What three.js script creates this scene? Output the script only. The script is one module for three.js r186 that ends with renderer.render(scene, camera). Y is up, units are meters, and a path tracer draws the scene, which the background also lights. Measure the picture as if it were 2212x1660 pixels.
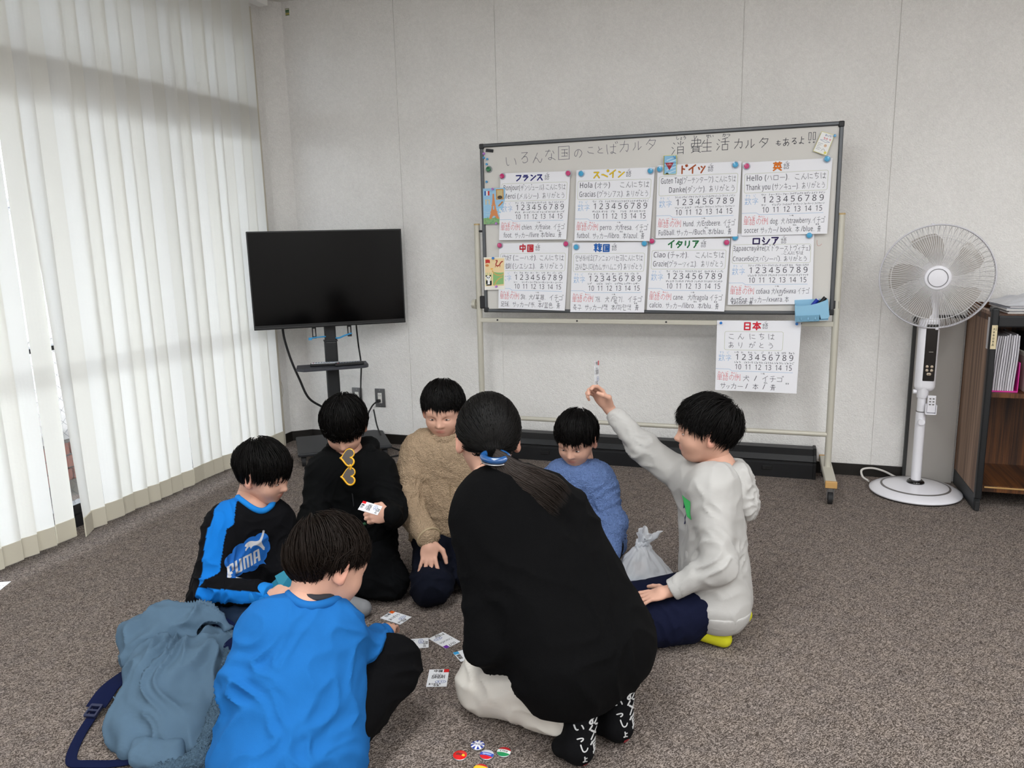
import * as THREE from 'three';
import { mergeGeometries, toCreasedNormals } from 'three/addons/utils/BufferGeometryUtils.js';
import { RoundedBoxGeometry } from 'three/addons/geometries/RoundedBoxGeometry.js';
import { DecalGeometry } from 'three/addons/geometries/DecalGeometry.js';
import { RectAreaLightUniformsLib } from 'three/addons/lights/RectAreaLightUniformsLib.js';
import { createNoise3D, createNoise2D } from 'simplex-noise';

// ---------------------------------------------------------------- camera, sky, lights, exposure
// The corner of the room is the origin: x runs along the back wall, z into the room, y up, metres.
const scene = new THREE.Scene();
const renderer = new THREE.WebGLRenderer();
renderer.toneMapping = THREE.LinearToneMapping;
renderer.toneMappingExposure = 1.66;
renderer.shadowMap.enabled = true;
RectAreaLightUniformsLib.init();

const camera = new THREE.PerspectiveCamera(53.4, 2212 / 1660, 0.05, 200);
camera.position.set(2.806, 1.28, 4.247);
{
  const right = new THREE.Vector3(0.95028, -0.02296, -0.31054), up = new THREE.Vector3(-0.03726, 0.98172, -0.18663);
  camera.setRotationFromMatrix(new THREE.Matrix4().makeBasis(right, up, new THREE.Vector3().crossVectors(right, up)));
}
// bright overcast daylight outside the window wall
scene.background = new THREE.Color().setRGB(5.0, 5.4, 5.8);

const CEIL = 2.69, ROOM_X = 7.2, ROOM_Z = 7.6;
const LAMPS = [];
for (const z of [3.0, 4.9, 6.7]) for (const x of [1.9, 3.95, 6.0]) LAMPS.push([x, z]);
const LAMP_W = 0.6, LAMP_L = 1.2, LAMP_POWER = 7.4, LAMP_COLOR = [0.96, 0.985, 1.0];

// ---------------------------------------------------------------- helpers
let seed = 12345;
function rnd() { seed = (seed + 0x6d2b79f5) | 0; let t = Math.imul(seed ^ (seed >>> 15), 1 | seed); t = (t + Math.imul(t ^ (t >>> 7), 61 | t)) ^ t; return ((t ^ (t >>> 14)) >>> 0) / 4294967296; }
const rr = (a, b) => a + (b - a) * rnd();
const noise3 = createNoise3D(rnd), noise2 = createNoise2D(rnd);
const V = (x, y, z) => new THREE.Vector3(x, y, z);
const lerp = (a, b, t) => a + (b - a) * t, clamp = (x, a, b) => Math.min(b, Math.max(a, x)), sstep = (a, b, x) => { const t = clamp((x - a) / (b - a), 0, 1); return t * t * (3 - 2 * t); };
const taken = new Map();
function numbered(n) { const k = taken.get(n) ?? 0; taken.set(n, k + 1); return k ? n + '_' + String(k).padStart(3, '0') : n; }
function tag(o, label, category, group, kind) {
  o.userData.label = label; o.userData.category = category;
  if (group) o.userData.group = group;
  if (kind) o.userData.kind = kind;
  return o;
}
function mesh(name, geo, mat, parent = scene) {
  if (Array.isArray(geo)) geo = merge(geo);
  const m = new THREE.Mesh(geo, mat);
  m.name = parent === scene ? numbered(name) : name;
  parent.add(m);
  return m;
}
function group(name, pos = [0, 0, 0], turn = 0) { const g = new THREE.Group(); g.name = numbered(name); g.position.set(...pos); g.rotation.y = turn; scene.add(g); return g; }
function merge(list) {
  const gs = list.map((g) => {
    g = g.index ? g.toNonIndexed() : g;
    for (const k of Object.keys(g.attributes)) if (!['position', 'normal', 'uv'].includes(k)) g.deleteAttribute(k);
    if (!g.attributes.uv) g.setAttribute('uv', new THREE.BufferAttribute(new Float32Array(g.attributes.position.count * 2), 2));
    if (!g.attributes.normal) g.computeVertexNormals();
    return g;
  });
  return gs.length === 1 ? gs[0] : mergeGeometries(gs);
}
function struct(name, geo, mat, label, category = 'wall') { const m = mesh(name, geo, mat); m.userData.kind = 'structure'; if (label) m.userData.label = label; if (category) m.userData.category = category; return m; }
// uv in metres by the face's main axis
function boxUV(g, s = 1) {
  g = g.index ? g.toNonIndexed() : g;
  const p = g.attributes.position, n = p.count, uv = new Float32Array(n * 2);
  const a = V(), b = V(), c = V(), e = V();
  for (let i = 0; i < n; i += 3) {
    a.fromBufferAttribute(p, i); b.fromBufferAttribute(p, i + 1); c.fromBufferAttribute(p, i + 2);
    e.subVectors(b, a).cross(c.sub(a));
    const ax = Math.abs(e.x), ay = Math.abs(e.y), az = Math.abs(e.z);
    for (let k = 0; k < 3; k++) {
      const x = p.getX(i + k), y = p.getY(i + k), z = p.getZ(i + k);
      const [u, v] = ax >= ay && ax >= az ? [z, y] : ay >= az ? [x, z] : [x, y];
      uv[(i + k) * 2] = u * s; uv[(i + k) * 2 + 1] = v * s;
    }
  }
  g.setAttribute('uv', new THREE.BufferAttribute(uv, 2));
  return g;
}
const at = (g, x, y, z, rx = 0, ry = 0, rz = 0) => { if (rx || ry || rz) g.applyMatrix4(new THREE.Matrix4().makeRotationFromEuler(new THREE.Euler(rx, ry, rz))); return g.translate(x, y, z); };
const bx = (w, h, d, x = 0, y = 0, z = 0, ry = 0) => at(new THREE.BoxGeometry(w, h, d), x, y, z, 0, ry);
const span = (x0, x1, y0, y1, z0, z1) => bx(x1 - x0, y1 - y0, z1 - z0, (x0 + x1) / 2, (y0 + y1) / 2, (z0 + z1) / 2);
const rb = (w, h, d, r, x = 0, y = 0, z = 0, seg = 3) => new RoundedBoxGeometry(w, h, d, seg, Math.min(r, w / 2.01, h / 2.01, d / 2.01)).translate(x, y, z);
const cyl = (r0, r1, h, x = 0, y = 0, z = 0, n = 24) => new THREE.CylinderGeometry(r1, r0, h, n).translate(x, y, z);
function rod(a, b, r, n = 10, r2 = r) {
  const A = V(...a), B = V(...b), d = B.clone().sub(A), g = new THREE.CylinderGeometry(r2, r, d.length(), n);
  g.applyQuaternion(new THREE.Quaternion().setFromUnitVectors(V(0, 1, 0), d.clone().normalize()));
  return g.translate((A.x + B.x) / 2, (A.y + B.y) / 2, (A.z + B.z) / 2);
}
const tube = (pts, r, seg = 40, n = 8, closed = false) => new THREE.TubeGeometry(new THREE.CatmullRomCurve3(pts.map((p) => V(...p)), closed), seg, r, n, closed);
const lathe = (pts, n = 48) => new THREE.LatheGeometry(pts.map((p) => new THREE.Vector2(p[0], p[1])), n);
const std = (color, roughness = 0.6, o = {}) => new THREE.MeshStandardMaterial({ color, roughness, ...o });
const phys = (color, roughness = 0.6, o = {}) => new THREE.MeshPhysicalMaterial({ color, roughness, ...o });
function dataTex(w, h, fn, srgb = true, repeat) {
  const d = new Uint8Array(w * h * 4);
  for (let y = 0; y < h; y++) for (let x = 0; x < w; x++) { const c = fn(x, y), i = (y * w + x) * 4; d[i] = c[0]; d[i + 1] = c[1]; d[i + 2] = c[2]; d[i + 3] = 255; }
  const t = new THREE.DataTexture(d, w, h); t.wrapS = t.wrapT = THREE.RepeatWrapping; t.magFilter = THREE.LinearFilter;
  if (srgb) t.colorSpace = THREE.SRGBColorSpace;
  if (repeat) t.repeat.set(...repeat);
  t.needsUpdate = true; return t;
}
// noise that repeats over a torus of w x h pixels: a small lattice of random values, smoothly read
function tileNoise(n) { const a = new Float32Array(n * n).map(() => rnd()); return (x, y) => { const fx = ((x % 1) + 1) % 1 * n, fy = ((y % 1) + 1) % 1 * n, ix = Math.floor(fx), iy = Math.floor(fy), tx = fx - ix, ty = fy - iy, sx = tx * tx * (3 - 2 * tx), sy = ty * ty * (3 - 2 * ty), g = (i, j) => a[(j % n) * n + (i % n)]; return lerp(lerp(g(ix, iy), g(ix + 1, iy), sx), lerp(g(ix, iy + 1), g(ix + 1, iy + 1), sx), sy); }; }
function canvas(w, h, draw) { const c = document.createElement('canvas'); c.width = w; c.height = h; const g = c.getContext('2d'); draw(g, w, h); const t = new THREE.CanvasTexture(c); t.colorSpace = THREE.SRGBColorSpace; return t; }
const grey = (v) => { v = clamp(Math.round(v), 0, 255); return [v, v, v]; };

// ---------------------------------------------------------------- shared surface textures
const tn8 = tileNoise(8), tn24 = tileNoise(24), tn64 = tileNoise(64), tn128 = tileNoise(128), tn256 = tileNoise(256), tn400 = tileNoise(400);
const carpetField = (u, v) => {   // short wavy loops of yarn
  const w = tn64(u, v) * 0.012, n = tn256(u + w, v - w), m = tn400(u - w, v + w * 1.4);
  return clamp(0.5 + (n - 0.5) * 0.6 + (m - 0.5) * 1.05, 0, 1);
};
const carpetMap = dataTex(1024, 1024, (x, y) => {
  const u = x / 1024, v = y / 1024, f = carpetField(u, v), warm = (tn24(u, v) - 0.5) * 8, k = sstep(0.16, 0.86, f);
  return [lerp(72, 160, k) + warm, lerp(64, 148, k) + warm * 0.8, lerp(59, 140, k) + warm * 0.5].map((q) => clamp(q, 0, 255));
});
const carpetBump = dataTex(1024, 1024, (x, y) => grey(255 * carpetField(x / 1024, y / 1024)), false);
const wallBump = dataTex(1024, 1024, (x, y) => { const u = x / 1024, v = y / 1024; return grey(128 + 120 * (tn128(u, v) - 0.5) + 130 * (tn256(u * 1, v) - 0.5) + 60 * (tn400(u, v) - 0.5)); }, false);
const wallMap = dataTex(512, 512, (x, y) => { const u = x / 512, v = y / 512, k = (tn8(u, v) - 0.5) * 5 + (tn64(u, v) - 0.5) * 5 + (tn256(u, v) - 0.5) * 9; return [237 + k, 235 + k, 232 + k]; });
const knitBump = dataTex(512, 512, (x, y) => { const a = Math.sin(x * 0.7854) * 0.5 + Math.sin(y * 0.7854) * 0.3; return grey(128 + 45 * a + 90 * (tn128(x / 512, y / 512) - 0.5) + 60 * (tn400(x / 512, y / 512) - 0.5)); }, false);
const furBump = dataTex(512, 512, (x, y) => { const u = x / 512, v = y / 512, w = tn24(u, v) * 0.04; return grey(255 * clamp(0.5 + (tn64(u + w, v - w) - 0.5) * 0.9 + (tn128(u - w, v) - 0.5) * 0.8 + (tn256(u, v) - 0.5) * 0.5, 0, 1)); }, false);
const woodTex = (dark, light, across = 1) => dataTex(512, 512, (x, y) => { const u = x / 512, v = y / 512, g = tn24(u, v * 0.0625) * 0.55 + tn128(u, v * 0.03) * 0.3 + tn400(u, v * 0.02) * 0.25, k = sstep(0.3, 0.8, g); return [0, 1, 2].map((c) => clamp(lerp(dark[c], light[c], k) + (tn256(u, v) - 0.5) * 6, 0, 255)); });

// ---------------------------------------------------------------- the room
const M = {};
carpetMap.repeat.set(1 / 0.66, 1 / 0.66); carpetBump.repeat.set(1 / 0.66, 1 / 0.66);
M.carpet = phys(0xffffff, 1, { specularIntensity: 0.2, sheen: 0.25, sheenRoughness: 0.55, sheenColor: 0xb8b0aa, map: carpetMap, bumpMap: carpetBump, bumpScale: 0.002 });
wallBump.repeat.set(1 / 0.75, 1 / 0.75);
wallMap.repeat.set(1 / 0.9, 1 / 0.9);
M.wall = std(0xffffff, 0.93, { map: wallMap, bumpMap: wallBump, bumpScale: 0.0022 });
M.wallBase = std(0xe8e6e2, 1);
M.ceiling = std(0xe4e1dc, 0.95, { bumpMap: wallBump, bumpScale: 0.001 });
M.baseboard = std(0x17130f, 0.5);
M.frameBlack = std(0x15151a, 0.5);
M.aluminium = std(0x77787c, 0.45, { metalness: 0.5 });

struct('floor', boxUV(span(-0.6, ROOM_X + 0.2, -0.12, 0, -0.2, ROOM_Z + 0.2)), M.carpet, 'grey brown speckled loop pile carpet', 'floor');
struct('ceiling', boxUV(span(-0.35, ROOM_X + 0.2, CEIL, CEIL + 0.15, -0.2, ROOM_Z + 0.2)), M.ceiling, 'off-white ceiling above the room', 'ceiling');
// back wall: a base and lengths of textured wallpaper with hairline seams between them
const wallBack = struct('wall_back', span(-0.3, ROOM_X + 0.2, 0, CEIL, -0.2, -0.004), M.wallBase, 'pale grey textured wallpaper on the back wall', 'wall');
{
  const seams = [0, 0.735, 1.345, 2.66, 3.37, 4.28, 5.2, 6.1, ROOM_X];
  for (let i = 0; i + 1 < seams.length; i++) mesh('wallpaper_strip', boxUV(span(seams[i] + (i ? 0.0011 : 0), seams[i + 1] - 0.0011, 0, CEIL, -0.004, 0)), M.wall, wallBack);
}
struct('wall_right', boxUV(span(ROOM_X, ROOM_X + 0.2, 0, CEIL, -0.2, ROOM_Z + 0.2)), M.wall, 'pale wall closing the far side of the room', 'wall');
struct('wall_rear', boxUV(span(-0.35, ROOM_X + 0.2, 0, CEIL, ROOM_Z, ROOM_Z + 0.2)), M.wall, 'pale wall opposite the whiteboard', 'wall');
// window wall: the corner pier with a slanted face, a lintel under the ceiling
function prism(pts, y0, y1) { const s = new THREE.Shape(pts.map(([x, z]) => new THREE.Vector2(x, -z))); return new THREE.ExtrudeGeometry(s, { depth: y1 - y0, bevelEnabled: false }).rotateX(-Math.PI / 2).translate(0, y0, 0); }
struct('wall_left', boxUV(merge([prism([[0, 0], [-0.105, 0.085], [-0.105, 0.21], [-0.34, 0.21], [-0.34, -0.02]], 0, CEIL), span(-0.345, -0.1, 2.62, CEIL, 0.21, ROOM_Z), span(-0.34, -0.1, 0, CEIL, 7.3, ROOM_Z)])), M.wall, 'slanted pale corner pier beside the window blind', 'wall');
struct('baseboard_back', span(0, 3.525, 0, 0.062, 0, 0.009), M.baseboard, 'black vinyl baseboard along the back wall', 'baseboard');
struct('baseboard_left', merge([prism([[0, 0], [-0.105, 0.085], [-0.105, 0.21], [-0.097, 0.21], [-0.097, 0.089], [0.006, 0.006]], 0, 0.062)]), M.baseboard, 'black vinyl baseboard around the corner pier', 'baseboard');

// windows: tall sashes of wired glass in black frames, a heavy transom beam, a low sill
{
  const X = -0.24, zs = [0.3, 1.02, 1.83, 2.64, 3.45, 4.26, 5.07, 5.88, 6.69, 7.3];
  M.pane = phys(0xffffff, 0.02, { transmission: 1, thickness: 0, ior: 1.5 });
  M.wire = std(0x8d9094, 0.5, { metalness: 0.6 });
  const beam = struct('trim_1', merge([span(X - 0.05, X + 0.05, 1.88, 2.055, 0.21, 7.3), span(X - 0.05, X + 0.05, 0, 0.055, 0.21, 7.3), span(X - 0.05, X + 0.05, 2.57, 2.62, 0.21, 7.3), span(X - 0.05, X + 0.05, 0.055, 2.57, 0.212, 0.3)]), M.frameBlack, 'black transom beam and sill of the window wall', 'window frame');
  const box2 = struct('trim_2', merge([span(0.07, 0.085, 2.66, CEIL, 0.6, 7.3)]), M.ceiling, 'curtain box hiding the head rail of the vertical blind', 'trim');
  struct('trim_3', merge([span(-0.1, -0.072, 0, 2.62, 0.2, 0.222), span(-0.1, -0.082, 0, 2.62, 0.222, 0.25)]), std(0xcfc8b8, 0.6), 'narrow cream casing where the corner pier meets the window', 'trim');
  for (let i = 0; i + 1 < zs.length; i++) {
    const w = group('window_' + (i + 1)); w.userData = { kind: 'structure', label: `wired glass window sash number ${i + 1} counted from the corner pier`, category: 'window' };
    const z0 = zs[i], z1 = zs[i + 1];
    mesh('frame', merge([span(X - 0.03, X + 0.03, 0.055, 2.57, z0 + 0.002, z0 + 0.028), span(X - 0.03, X + 0.03, 0.055, 2.57, z1 - 0.028, z1 - 0.002), span(X - 0.03, X + 0.03, 0.056, 0.1, z0 + 0.028, z1 - 0.028), span(X - 0.028, X + 0.028, 0.83, 0.85, z0 + 0.028, z1 - 0.028)]), M.frameBlack, w);
    for (const [y0, y1] of [[0.1, 0.83], [0.85, 1.88], [2.055, 2.57]]) {
      mesh('pane', span(X - 0.003, X + 0.003, y0, y1, z0 + 0.028, z1 - 0.028), M.pane, w);
      const wires = [], W = z1 - z0 - 0.056, H = y1 - y0;
      if (i < 5) for (const s of [-1, 1]) for (let c = -H; c < W; c += 0.055) {
        const a = Math.max(0, c), b = Math.min(W, c + H); if (b - a < 0.02) continue;
        const za = s > 0 ? z0 + 0.028 + a : z1 - 0.028 - a, zb = s > 0 ? z0 + 0.028 + b : z1 - 0.028 - b;
        wires.push(rod([X + 0.004, y0 + (a - c), za], [X + 0.004, y0 + (b - c), zb], 0.0006, 3));
      }
      if (wires.length) { const m = mesh('wire_mesh', merge(wires), M.wire, w); m.userData.kind = 'stuff'; }
    }
  }
}
// outdoors: paved terrace, a low brick planter and a white neighbouring wall
M.paving = std(0x6e6a66, 0.9); M.plaster = std(0xd9dcdf, 0.9); M.brickRed = std(0xa5695a, 0.9);
struct('roof_eave', span(-2.9, -0.345, 2.36, 2.85, -3, 11), std(0x45433f, 0.9), 'grey eave over the terrace outside the windows', 'roof');
struct('ground_outside', span(-90, -0.36, -0.2, -0.05, -60, 70), M.paving, 'pale paved terrace outside the windows', 'ground');
{
  const g = group('planter_wall', [-1.1, -0.05, 3]); tag(g, 'low red brick planter wall outside the wired windows', 'planter');
  mesh('core', bx(0.2, 0.24, 9, 0, 0.12, 0), M.paving, g);
  const bg = bx(0.02, 0.064, 0.2);
  for (let r = 0; r < 3; r++) for (let i = 0; i < 43; i++) { const m = mesh('brick', bg, M.brickRed, g); m.position.set(0.108, 0.036 + r * 0.076, -4.44 + i * 0.211 + (r % 2) * 0.1); }
  const n = group('neighbour_building', [-7.5, -0.05, 3]); tag(n, 'white plastered neighbour building with a grey eave outside the windows', 'building');
  mesh('wall', bx(0.3, 1.9, 20, 0, 0.95, 0), M.plaster, n);
  mesh('eave', bx(0.9, 0.12, 20.4, 0.1, 1.95, 0), M.aluminium, n);
}

// ceiling lamps: recessed panels, each a glowing diffuser with an area light of its size just below
M.diffuser = new THREE.MeshStandardMaterial({ color: 0xffffff, roughness: 0.8, emissive: new THREE.Color().setRGB(...LAMP_COLOR), emissiveIntensity: 1.5 });
M.lampFrame = std(0xf0efec, 0.4);
LAMPS.forEach(([x, z], i) => {
  const g = group('ceiling_light', [x, CEIL, z]);
  tag(g, 'white recessed ceiling light panel above the room', 'ceiling light', 'ceiling light panels');
  mesh('frame', merge([bx(LAMP_W + 0.06, 0.02, 0.03, 0, -0.01, LAMP_L / 2 + 0.015), bx(LAMP_W + 0.06, 0.02, 0.03, 0, -0.01, -LAMP_L / 2 - 0.015), bx(0.03, 0.02, LAMP_L, LAMP_W / 2 + 0.015, -0.01, 0), bx(0.03, 0.02, LAMP_L, -LAMP_W / 2 - 0.015, -0.01, 0)]), M.lampFrame, g);
  mesh('diffuser', bx(LAMP_W, 0.008, LAMP_L, 0, -0.006, 0), M.diffuser, g);
  const l = new THREE.RectAreaLight(new THREE.Color().setRGB(...LAMP_COLOR), LAMP_POWER, LAMP_W, LAMP_L);
  l.name = 'panel_light'; l.position.set(0, -0.022, 0); l.rotation.x = -Math.PI / 2; g.add(l);
});

// vertical blind: slats hang from a head rail, each turned a little differently, with a weight pocket at the foot
{
  const g = group('vertical_blind', [0, 0, 0]);
  tag(g, 'cream vertical blind of fabric slats drawn across the window wall', 'blind');
  M.slat = phys(0xeeede8, 1, { transmission: 0.5, thickness: 0, side: THREE.DoubleSide, bumpMap: knitBump, bumpScale: 0.0003 });
  M.slatB = phys(0xeae8e0, 1, { transmission: 0.47, thickness: 0, side: THREE.DoubleSide, bumpMap: knitBump, bumpScale: 0.0003 });
  M.pocket = std(0xd3cdbb, 0.9, { side: THREE.DoubleSide });
  mesh('head_rail', span(-0.03, 0.03, 2.62, 2.655, 0.18, 7.25), M.lampFrame, g);
  // z along the wall, turn at the top, turn at the foot, swing of the foot along the wall
  const TOP = 2.615, BOT = 0.045, WID = 0.09;
  const make = (z, a0, a1, swing, out, alt) => {
    const pos = [], uv = [], idx = [], NY = 16, NX = 3;
    for (let j = 0; j <= NY; j++) for (let i = 0; i <= NX; i++) {
      const v = j / NY, u = i / NX - 0.5, a = lerp(a0, a1, v) + 0.03 * Math.sin(v * 5 + z * 9), cup = (0.25 - u * u) * 0.008;
      const y = lerp(TOP, BOT, v), cz = z + swing * v * v, cx = out * v * v;
      pos.push(cx + Math.sin(a) * u * WID + Math.cos(a) * cup, y, cz + Math.cos(a) * u * WID - Math.sin(a) * cup); uv.push(u * WID, v * 2.6);
    }
    for (let j = 0; j < NY; j++) for (let i = 0; i < NX; i++) { const a = j * (NX + 1) + i, b = a + 1, c = a + NX + 1, d = c + 1; idx.push(a, c, b, b, c, d); }
    const geo = new THREE.BufferGeometry(); geo.setAttribute('position', new THREE.Float32BufferAttribute(pos, 3)); geo.setAttribute('uv', new THREE.Float32BufferAttribute(uv, 2)); geo.setIndex(idx); geo.computeVertexNormals();
    const s = mesh('slat', geo, alt ? M.slatB : M.slat, g);
    const p = rb(WID + 0.002, 0.085, 0.006, 0.003, 0, BOT + 0.043, 0, 2); p.rotateY(Math.PI / 2 + a1); p.translate(out, 0, z + swing);
    mesh('weight_pocket', p, M.pocket, s);
    return s;
  };
  const list = BLIND_SLATS();
  list.forEach(([z, a0, a1, sw, out], i) => make(z, a0, a1, sw, out, i % 2));
}
function BLIND_SLATS() {
  // slats hang a hand's breadth apart; a few stand off their neighbour and leave a slit of daylight
  const slits = [[0.575, 0.012], [0.79, 0.016], [1.15, 0.014], [1.66, 0.026], [1.93, 0.03], [2.9, 0.02]], out = []; let z = 0.372;
  for (let i = 0; z < 7.2; i++) {
    let a0 = -0.2 + 0.08 * Math.sin(i * 2.3), a1 = -0.2 + 0.13 * Math.sin(i * 1.7 + 1), sw = 0.005 * Math.sin(i * 3.1), off = 0.004 * Math.sin(i * 5.3);
    if (Math.abs(z - 1.86) < 0.04) { a1 = 0.5; off = 0.03; sw = -0.01; }
    if (Math.abs(z - 0.53) < 0.04) { a0 = -0.05; a1 = -0.3; sw = 0.03; }
    if (Math.abs(z - 1.12) < 0.04) { a1 = 0.1; sw = -0.016; }
    out.push([z, a0, a1, sw, off]);
    const next = z + 0.077 + 0.002 * Math.sin(i * 4.1), s = slits.find(([q]) => q > z && q <= next);
    z = next + (s ? s[1] : 0);
  }
  return out;
}
// ---------------------------------------------------------------- handwriting: each sign is a few pen strokes on a 10 x 10 grid (x then y; ~ is a curved stroke, o is a ring)
const PEN = {
  い: '~12152837 ~738587', ろ: '217126 ~2644647678593938', ん: '5119 ~1935455668798996', な: '1252 4116 7284 ~64685938476799', の: '~524728153261948769', こ: '2272 ~16284889', と: '3144 ~7335274888',
  は: '~111529 4393 ~717769486799', も: '~4137597886 2373 1666', あ: '1272 ~403548 ~6448291745758769', る: '217126 ~264564768769485768', よ: '5383 ~505749284789', し: '~2127497886', う: '3162 ~2463857849', ひ: '~1232263859777295',
  せ: '1493 717667 ~31375989', か: '~1363756948 4118 8295', つ: '~1453948758', に: '~111529 4383 ~475898', ち: '1282 ~402655867849', り: '~212536 ~717659', き: '2272 2484 4077 ~275979', す: '1292 ~50554635446649', た: '1262 3019 5585 ~576989',
  れ: '2029 ~133317626898', ぬ: '2248 ~613916539588696799', ほ: '~111529 4292 4494 ~727769486799', お: '1262 ~4048391755858759 7283', さ: '2373 4067 ~265879', く: '713579', ゆ: '~12271642845758 ~505739',
  ア: '118164 535639', イ: '8015 5359', ウ: '5052 1214 12827649', エ: '2272 5258 1898', オ: '1393 606958 5418', カ: '1383877968 504519', キ: '2272 1696 4069', ク: '3014 32827439', ケ: '3015 2393 636739', コ: '128288 1888',
  サ: '1393 3136 707649', シ: '2133 1436 296893', ス: '127219 5589', セ: '149376 313999', ソ: '1234 8239', タ: '4115 32827539 3466', チ: '7021 1494 525739', ツ: '1325 4253 8249', テ: '2272 1494 545739', ト: '4049 4374',
  ナ: '1393 515639', ニ: '2272 1888', ヌ: '128219 3477', ノ: '7119', ハ: '3217 6288', ヒ: '2129 2989 8334', フ: '12826629', ヘ: '153598', ホ: '1393 5059 3416 6486', マ: '128255 3367', ミ: '2363 2565 2878', ム: '411888 6599',
  メ: '7119 3376', モ: '2272 1585 424888', ヤ: '139365 4159', ユ: '227278 1898', ヨ: '218188 2585 2888', ラ: '2272 14847539', リ: '2126 717659', ル: '323619 616996', レ: '313995', ロ: '1218 128288 1888', ワ: '1216 12827649', ン: '2243 2993', ー: '1595',
  国: '1119 118189 1989 3373 5357 3575 3777 6576', 消: '1122 0415 0926 6063 4152 8172 4449 448489 4686 4888', 費: '218183 2383 232595 404426 6066 3538 357578 3676 3777 3878 4829 6889', 生: '3114 2383 5059 2686 1989', 活: '1122 0415 0926 8041 3393 6165 4549 458589 4989',
  語: '2021 0242 1333 1434 1619 163639 1939 5090 7064 528284 4494 5659 568689 5989', 数: '0112 4132 2024 0343 251849 3609 0646 6054 6292 8259 6499', 字: '5051 1213 128283 3474 7456 565849 1696', 単: '2031 5051 8071 2226 228286 2484 2686 5259 1898',
  例: '2004 1319 3161 4135 336339 4455 7276 909988', 犬: '1393 505419 5499 7182', 本: '1292 5059 5217 5297 3777', 青: '2181 3272 5044 1494 353829 357579 3676 3878', 英: '1191 3032 7072 2326 238386 1696 525619 5699', 中: '1216 128286 1686 5059',
  韓: '2022 0141 1215 123235 1434 1535 0747 2529 5191 6063 5393 6466 648486 6686 5898 7679', 日: '2129 218189 2989 2585', 你: '2004 1319 5034 429284 636958 4538 8598', 好: '201649 4309 0343 519173 737869 5595',
  謝: '1011 0222 0323 0424 0609 062629 0929 5041 4147 416169 4363 4565 3767 6639 7393 909988 7586', 狗: '3003 10343819 3508 5044 529289 5457 547477 5777', 草: '1191 3032 7072 3336 337376 3575 3676 1797 5659', 莓: '1191 3032 7072 2393 342888 348479 1696 5556',
  足: '2124 218184 2484 5458 5686 3519 2899', 球: '0131 1118 0434 0838 4393 606958 4455 4785 6499 8091', 书: '127274 149487 5059 8091', 蓝: '1191 3032 7072 2325 4346 6355 6494 2787 2729 4749 6769 8789 1999', 色: '4013 317163 238385 5355 2585 232999 9997',
  안: 'o332 7075 7393 363989', 녕: '111454 8085 6282 6484 o572', 하: '2141 1353 o362 7079 7595', 세: '3108 3358 5474 7179 9099', 요: 'o522 4548 6568 1898', 감: '115144 7075 7292 2629 268689 2989', 사: '3108 3358 7079 7595', 합: '2040 1151 o331 7075 7292 2629 8689 2888 2989',
  니: '111757 8089', 다: '51111757 7079 7595', 개: '014128 6069 9099 6494', 딸: '20000424 50303454 7075 7292 267677272989', 기: '115138 8089', 축: '4050 2171 5124 5274 1595 5557 277779', 구: '217164 1696 5659', 책: '2030 1151 3104 3254 6065 8085 6383 278789',
  파: '0151 1126 4146 0757 7079 7595', 란: '104042121454 7075 7292 363989', 색: '3004 3254 6065 8085 6383 278789',
  大: '1393 505419 5499', 市: '5052 1292 2428 248488 5259', 品: '3034 307074 3474 0609 064649 0949 5659 569699 5999', 真: '1191 5002 2327 238387 2585 2787 1898 3719 6799', 父: '3012 6092 7319 2389',
};
const VOICED = 'ばはびひぶふべへぼほがかぎきぐくげけごこざさじしずすぜせぞそだたぢちづつでてどとガカギキグクゲケゴコザサジシズスゼセゾソダタヂチヅツデテドトバハビヒブフベヘボホヴウ', HALF = 'パハピヒプフペヘポホ', SMALL = 'ょよゅゆゃやっつャヤュユョヨッツァアィイゥウェエォオ';
const paired = (list, c) => { for (let i = 0; i < list.length; i += 2) if (list[i] === c) return list[i + 1]; return null; };
function strokes(g, code, x, y, s) {
  for (const part of code.split(' ')) {
    g.beginPath();
    if (part[0] === 'o') { g.arc(x + (+part[1] + 0.5) * s / 10, y + (+part[2] + 0.5) * s / 10, +part[3] * s / 10, 0, 7); g.stroke(); continue; }
    const curved = part[0] === '~', q = curved ? part.slice(1) : part, P = [];
    for (let i = 0; i + 1 < q.length; i += 2) P.push([x + (+q[i] + 0.5) * s / 10, y + (+q[i + 1] + 0.5) * s / 10]);
    g.moveTo(...P[0]);
    if (!curved || P.length < 3) for (const p of P.slice(1)) g.lineTo(...p);
    else { for (let i = 1; i < P.length - 1; i++) { const e = i === P.length - 2 ? P[i + 1] : [(P[i][0] + P[i + 1][0]) / 2, (P[i][1] + P[i + 1][1]) / 2]; g.quadraticCurveTo(...P[i], ...e); } }
    g.stroke();
  }
}
function sign(g, c, x, y, s) {   // one sign in a box of s; returns how far to move on
  let b = paired(SMALL, c);
  if (b) { strokes(g, PEN[b] ?? '', x, y + s * 0.32, s * 0.68); return s * 0.72; }
  if ((b = paired(VOICED, c))) { strokes(g, PEN[b] ?? '', x, y + s * 0.06, s * 0.92); g.beginPath(); g.moveTo(x + s * 0.82, y + s * 0.02); g.lineTo(x + s * 0.88, y + s * 0.16); g.moveTo(x + s * 0.95, y - s * 0.02); g.lineTo(x + s, y + s * 0.12); g.stroke(); return s; }
  if ((b = paired(HALF, c))) { strokes(g, PEN[b] ?? '', x, y + s * 0.06, s * 0.92); g.beginPath(); g.arc(x + s * 0.92, y + s * 0.1, s * 0.09, 0, 7); g.stroke(); return s; }
  strokes(g, PEN[c], x, y, s);
  return s;
}
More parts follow.
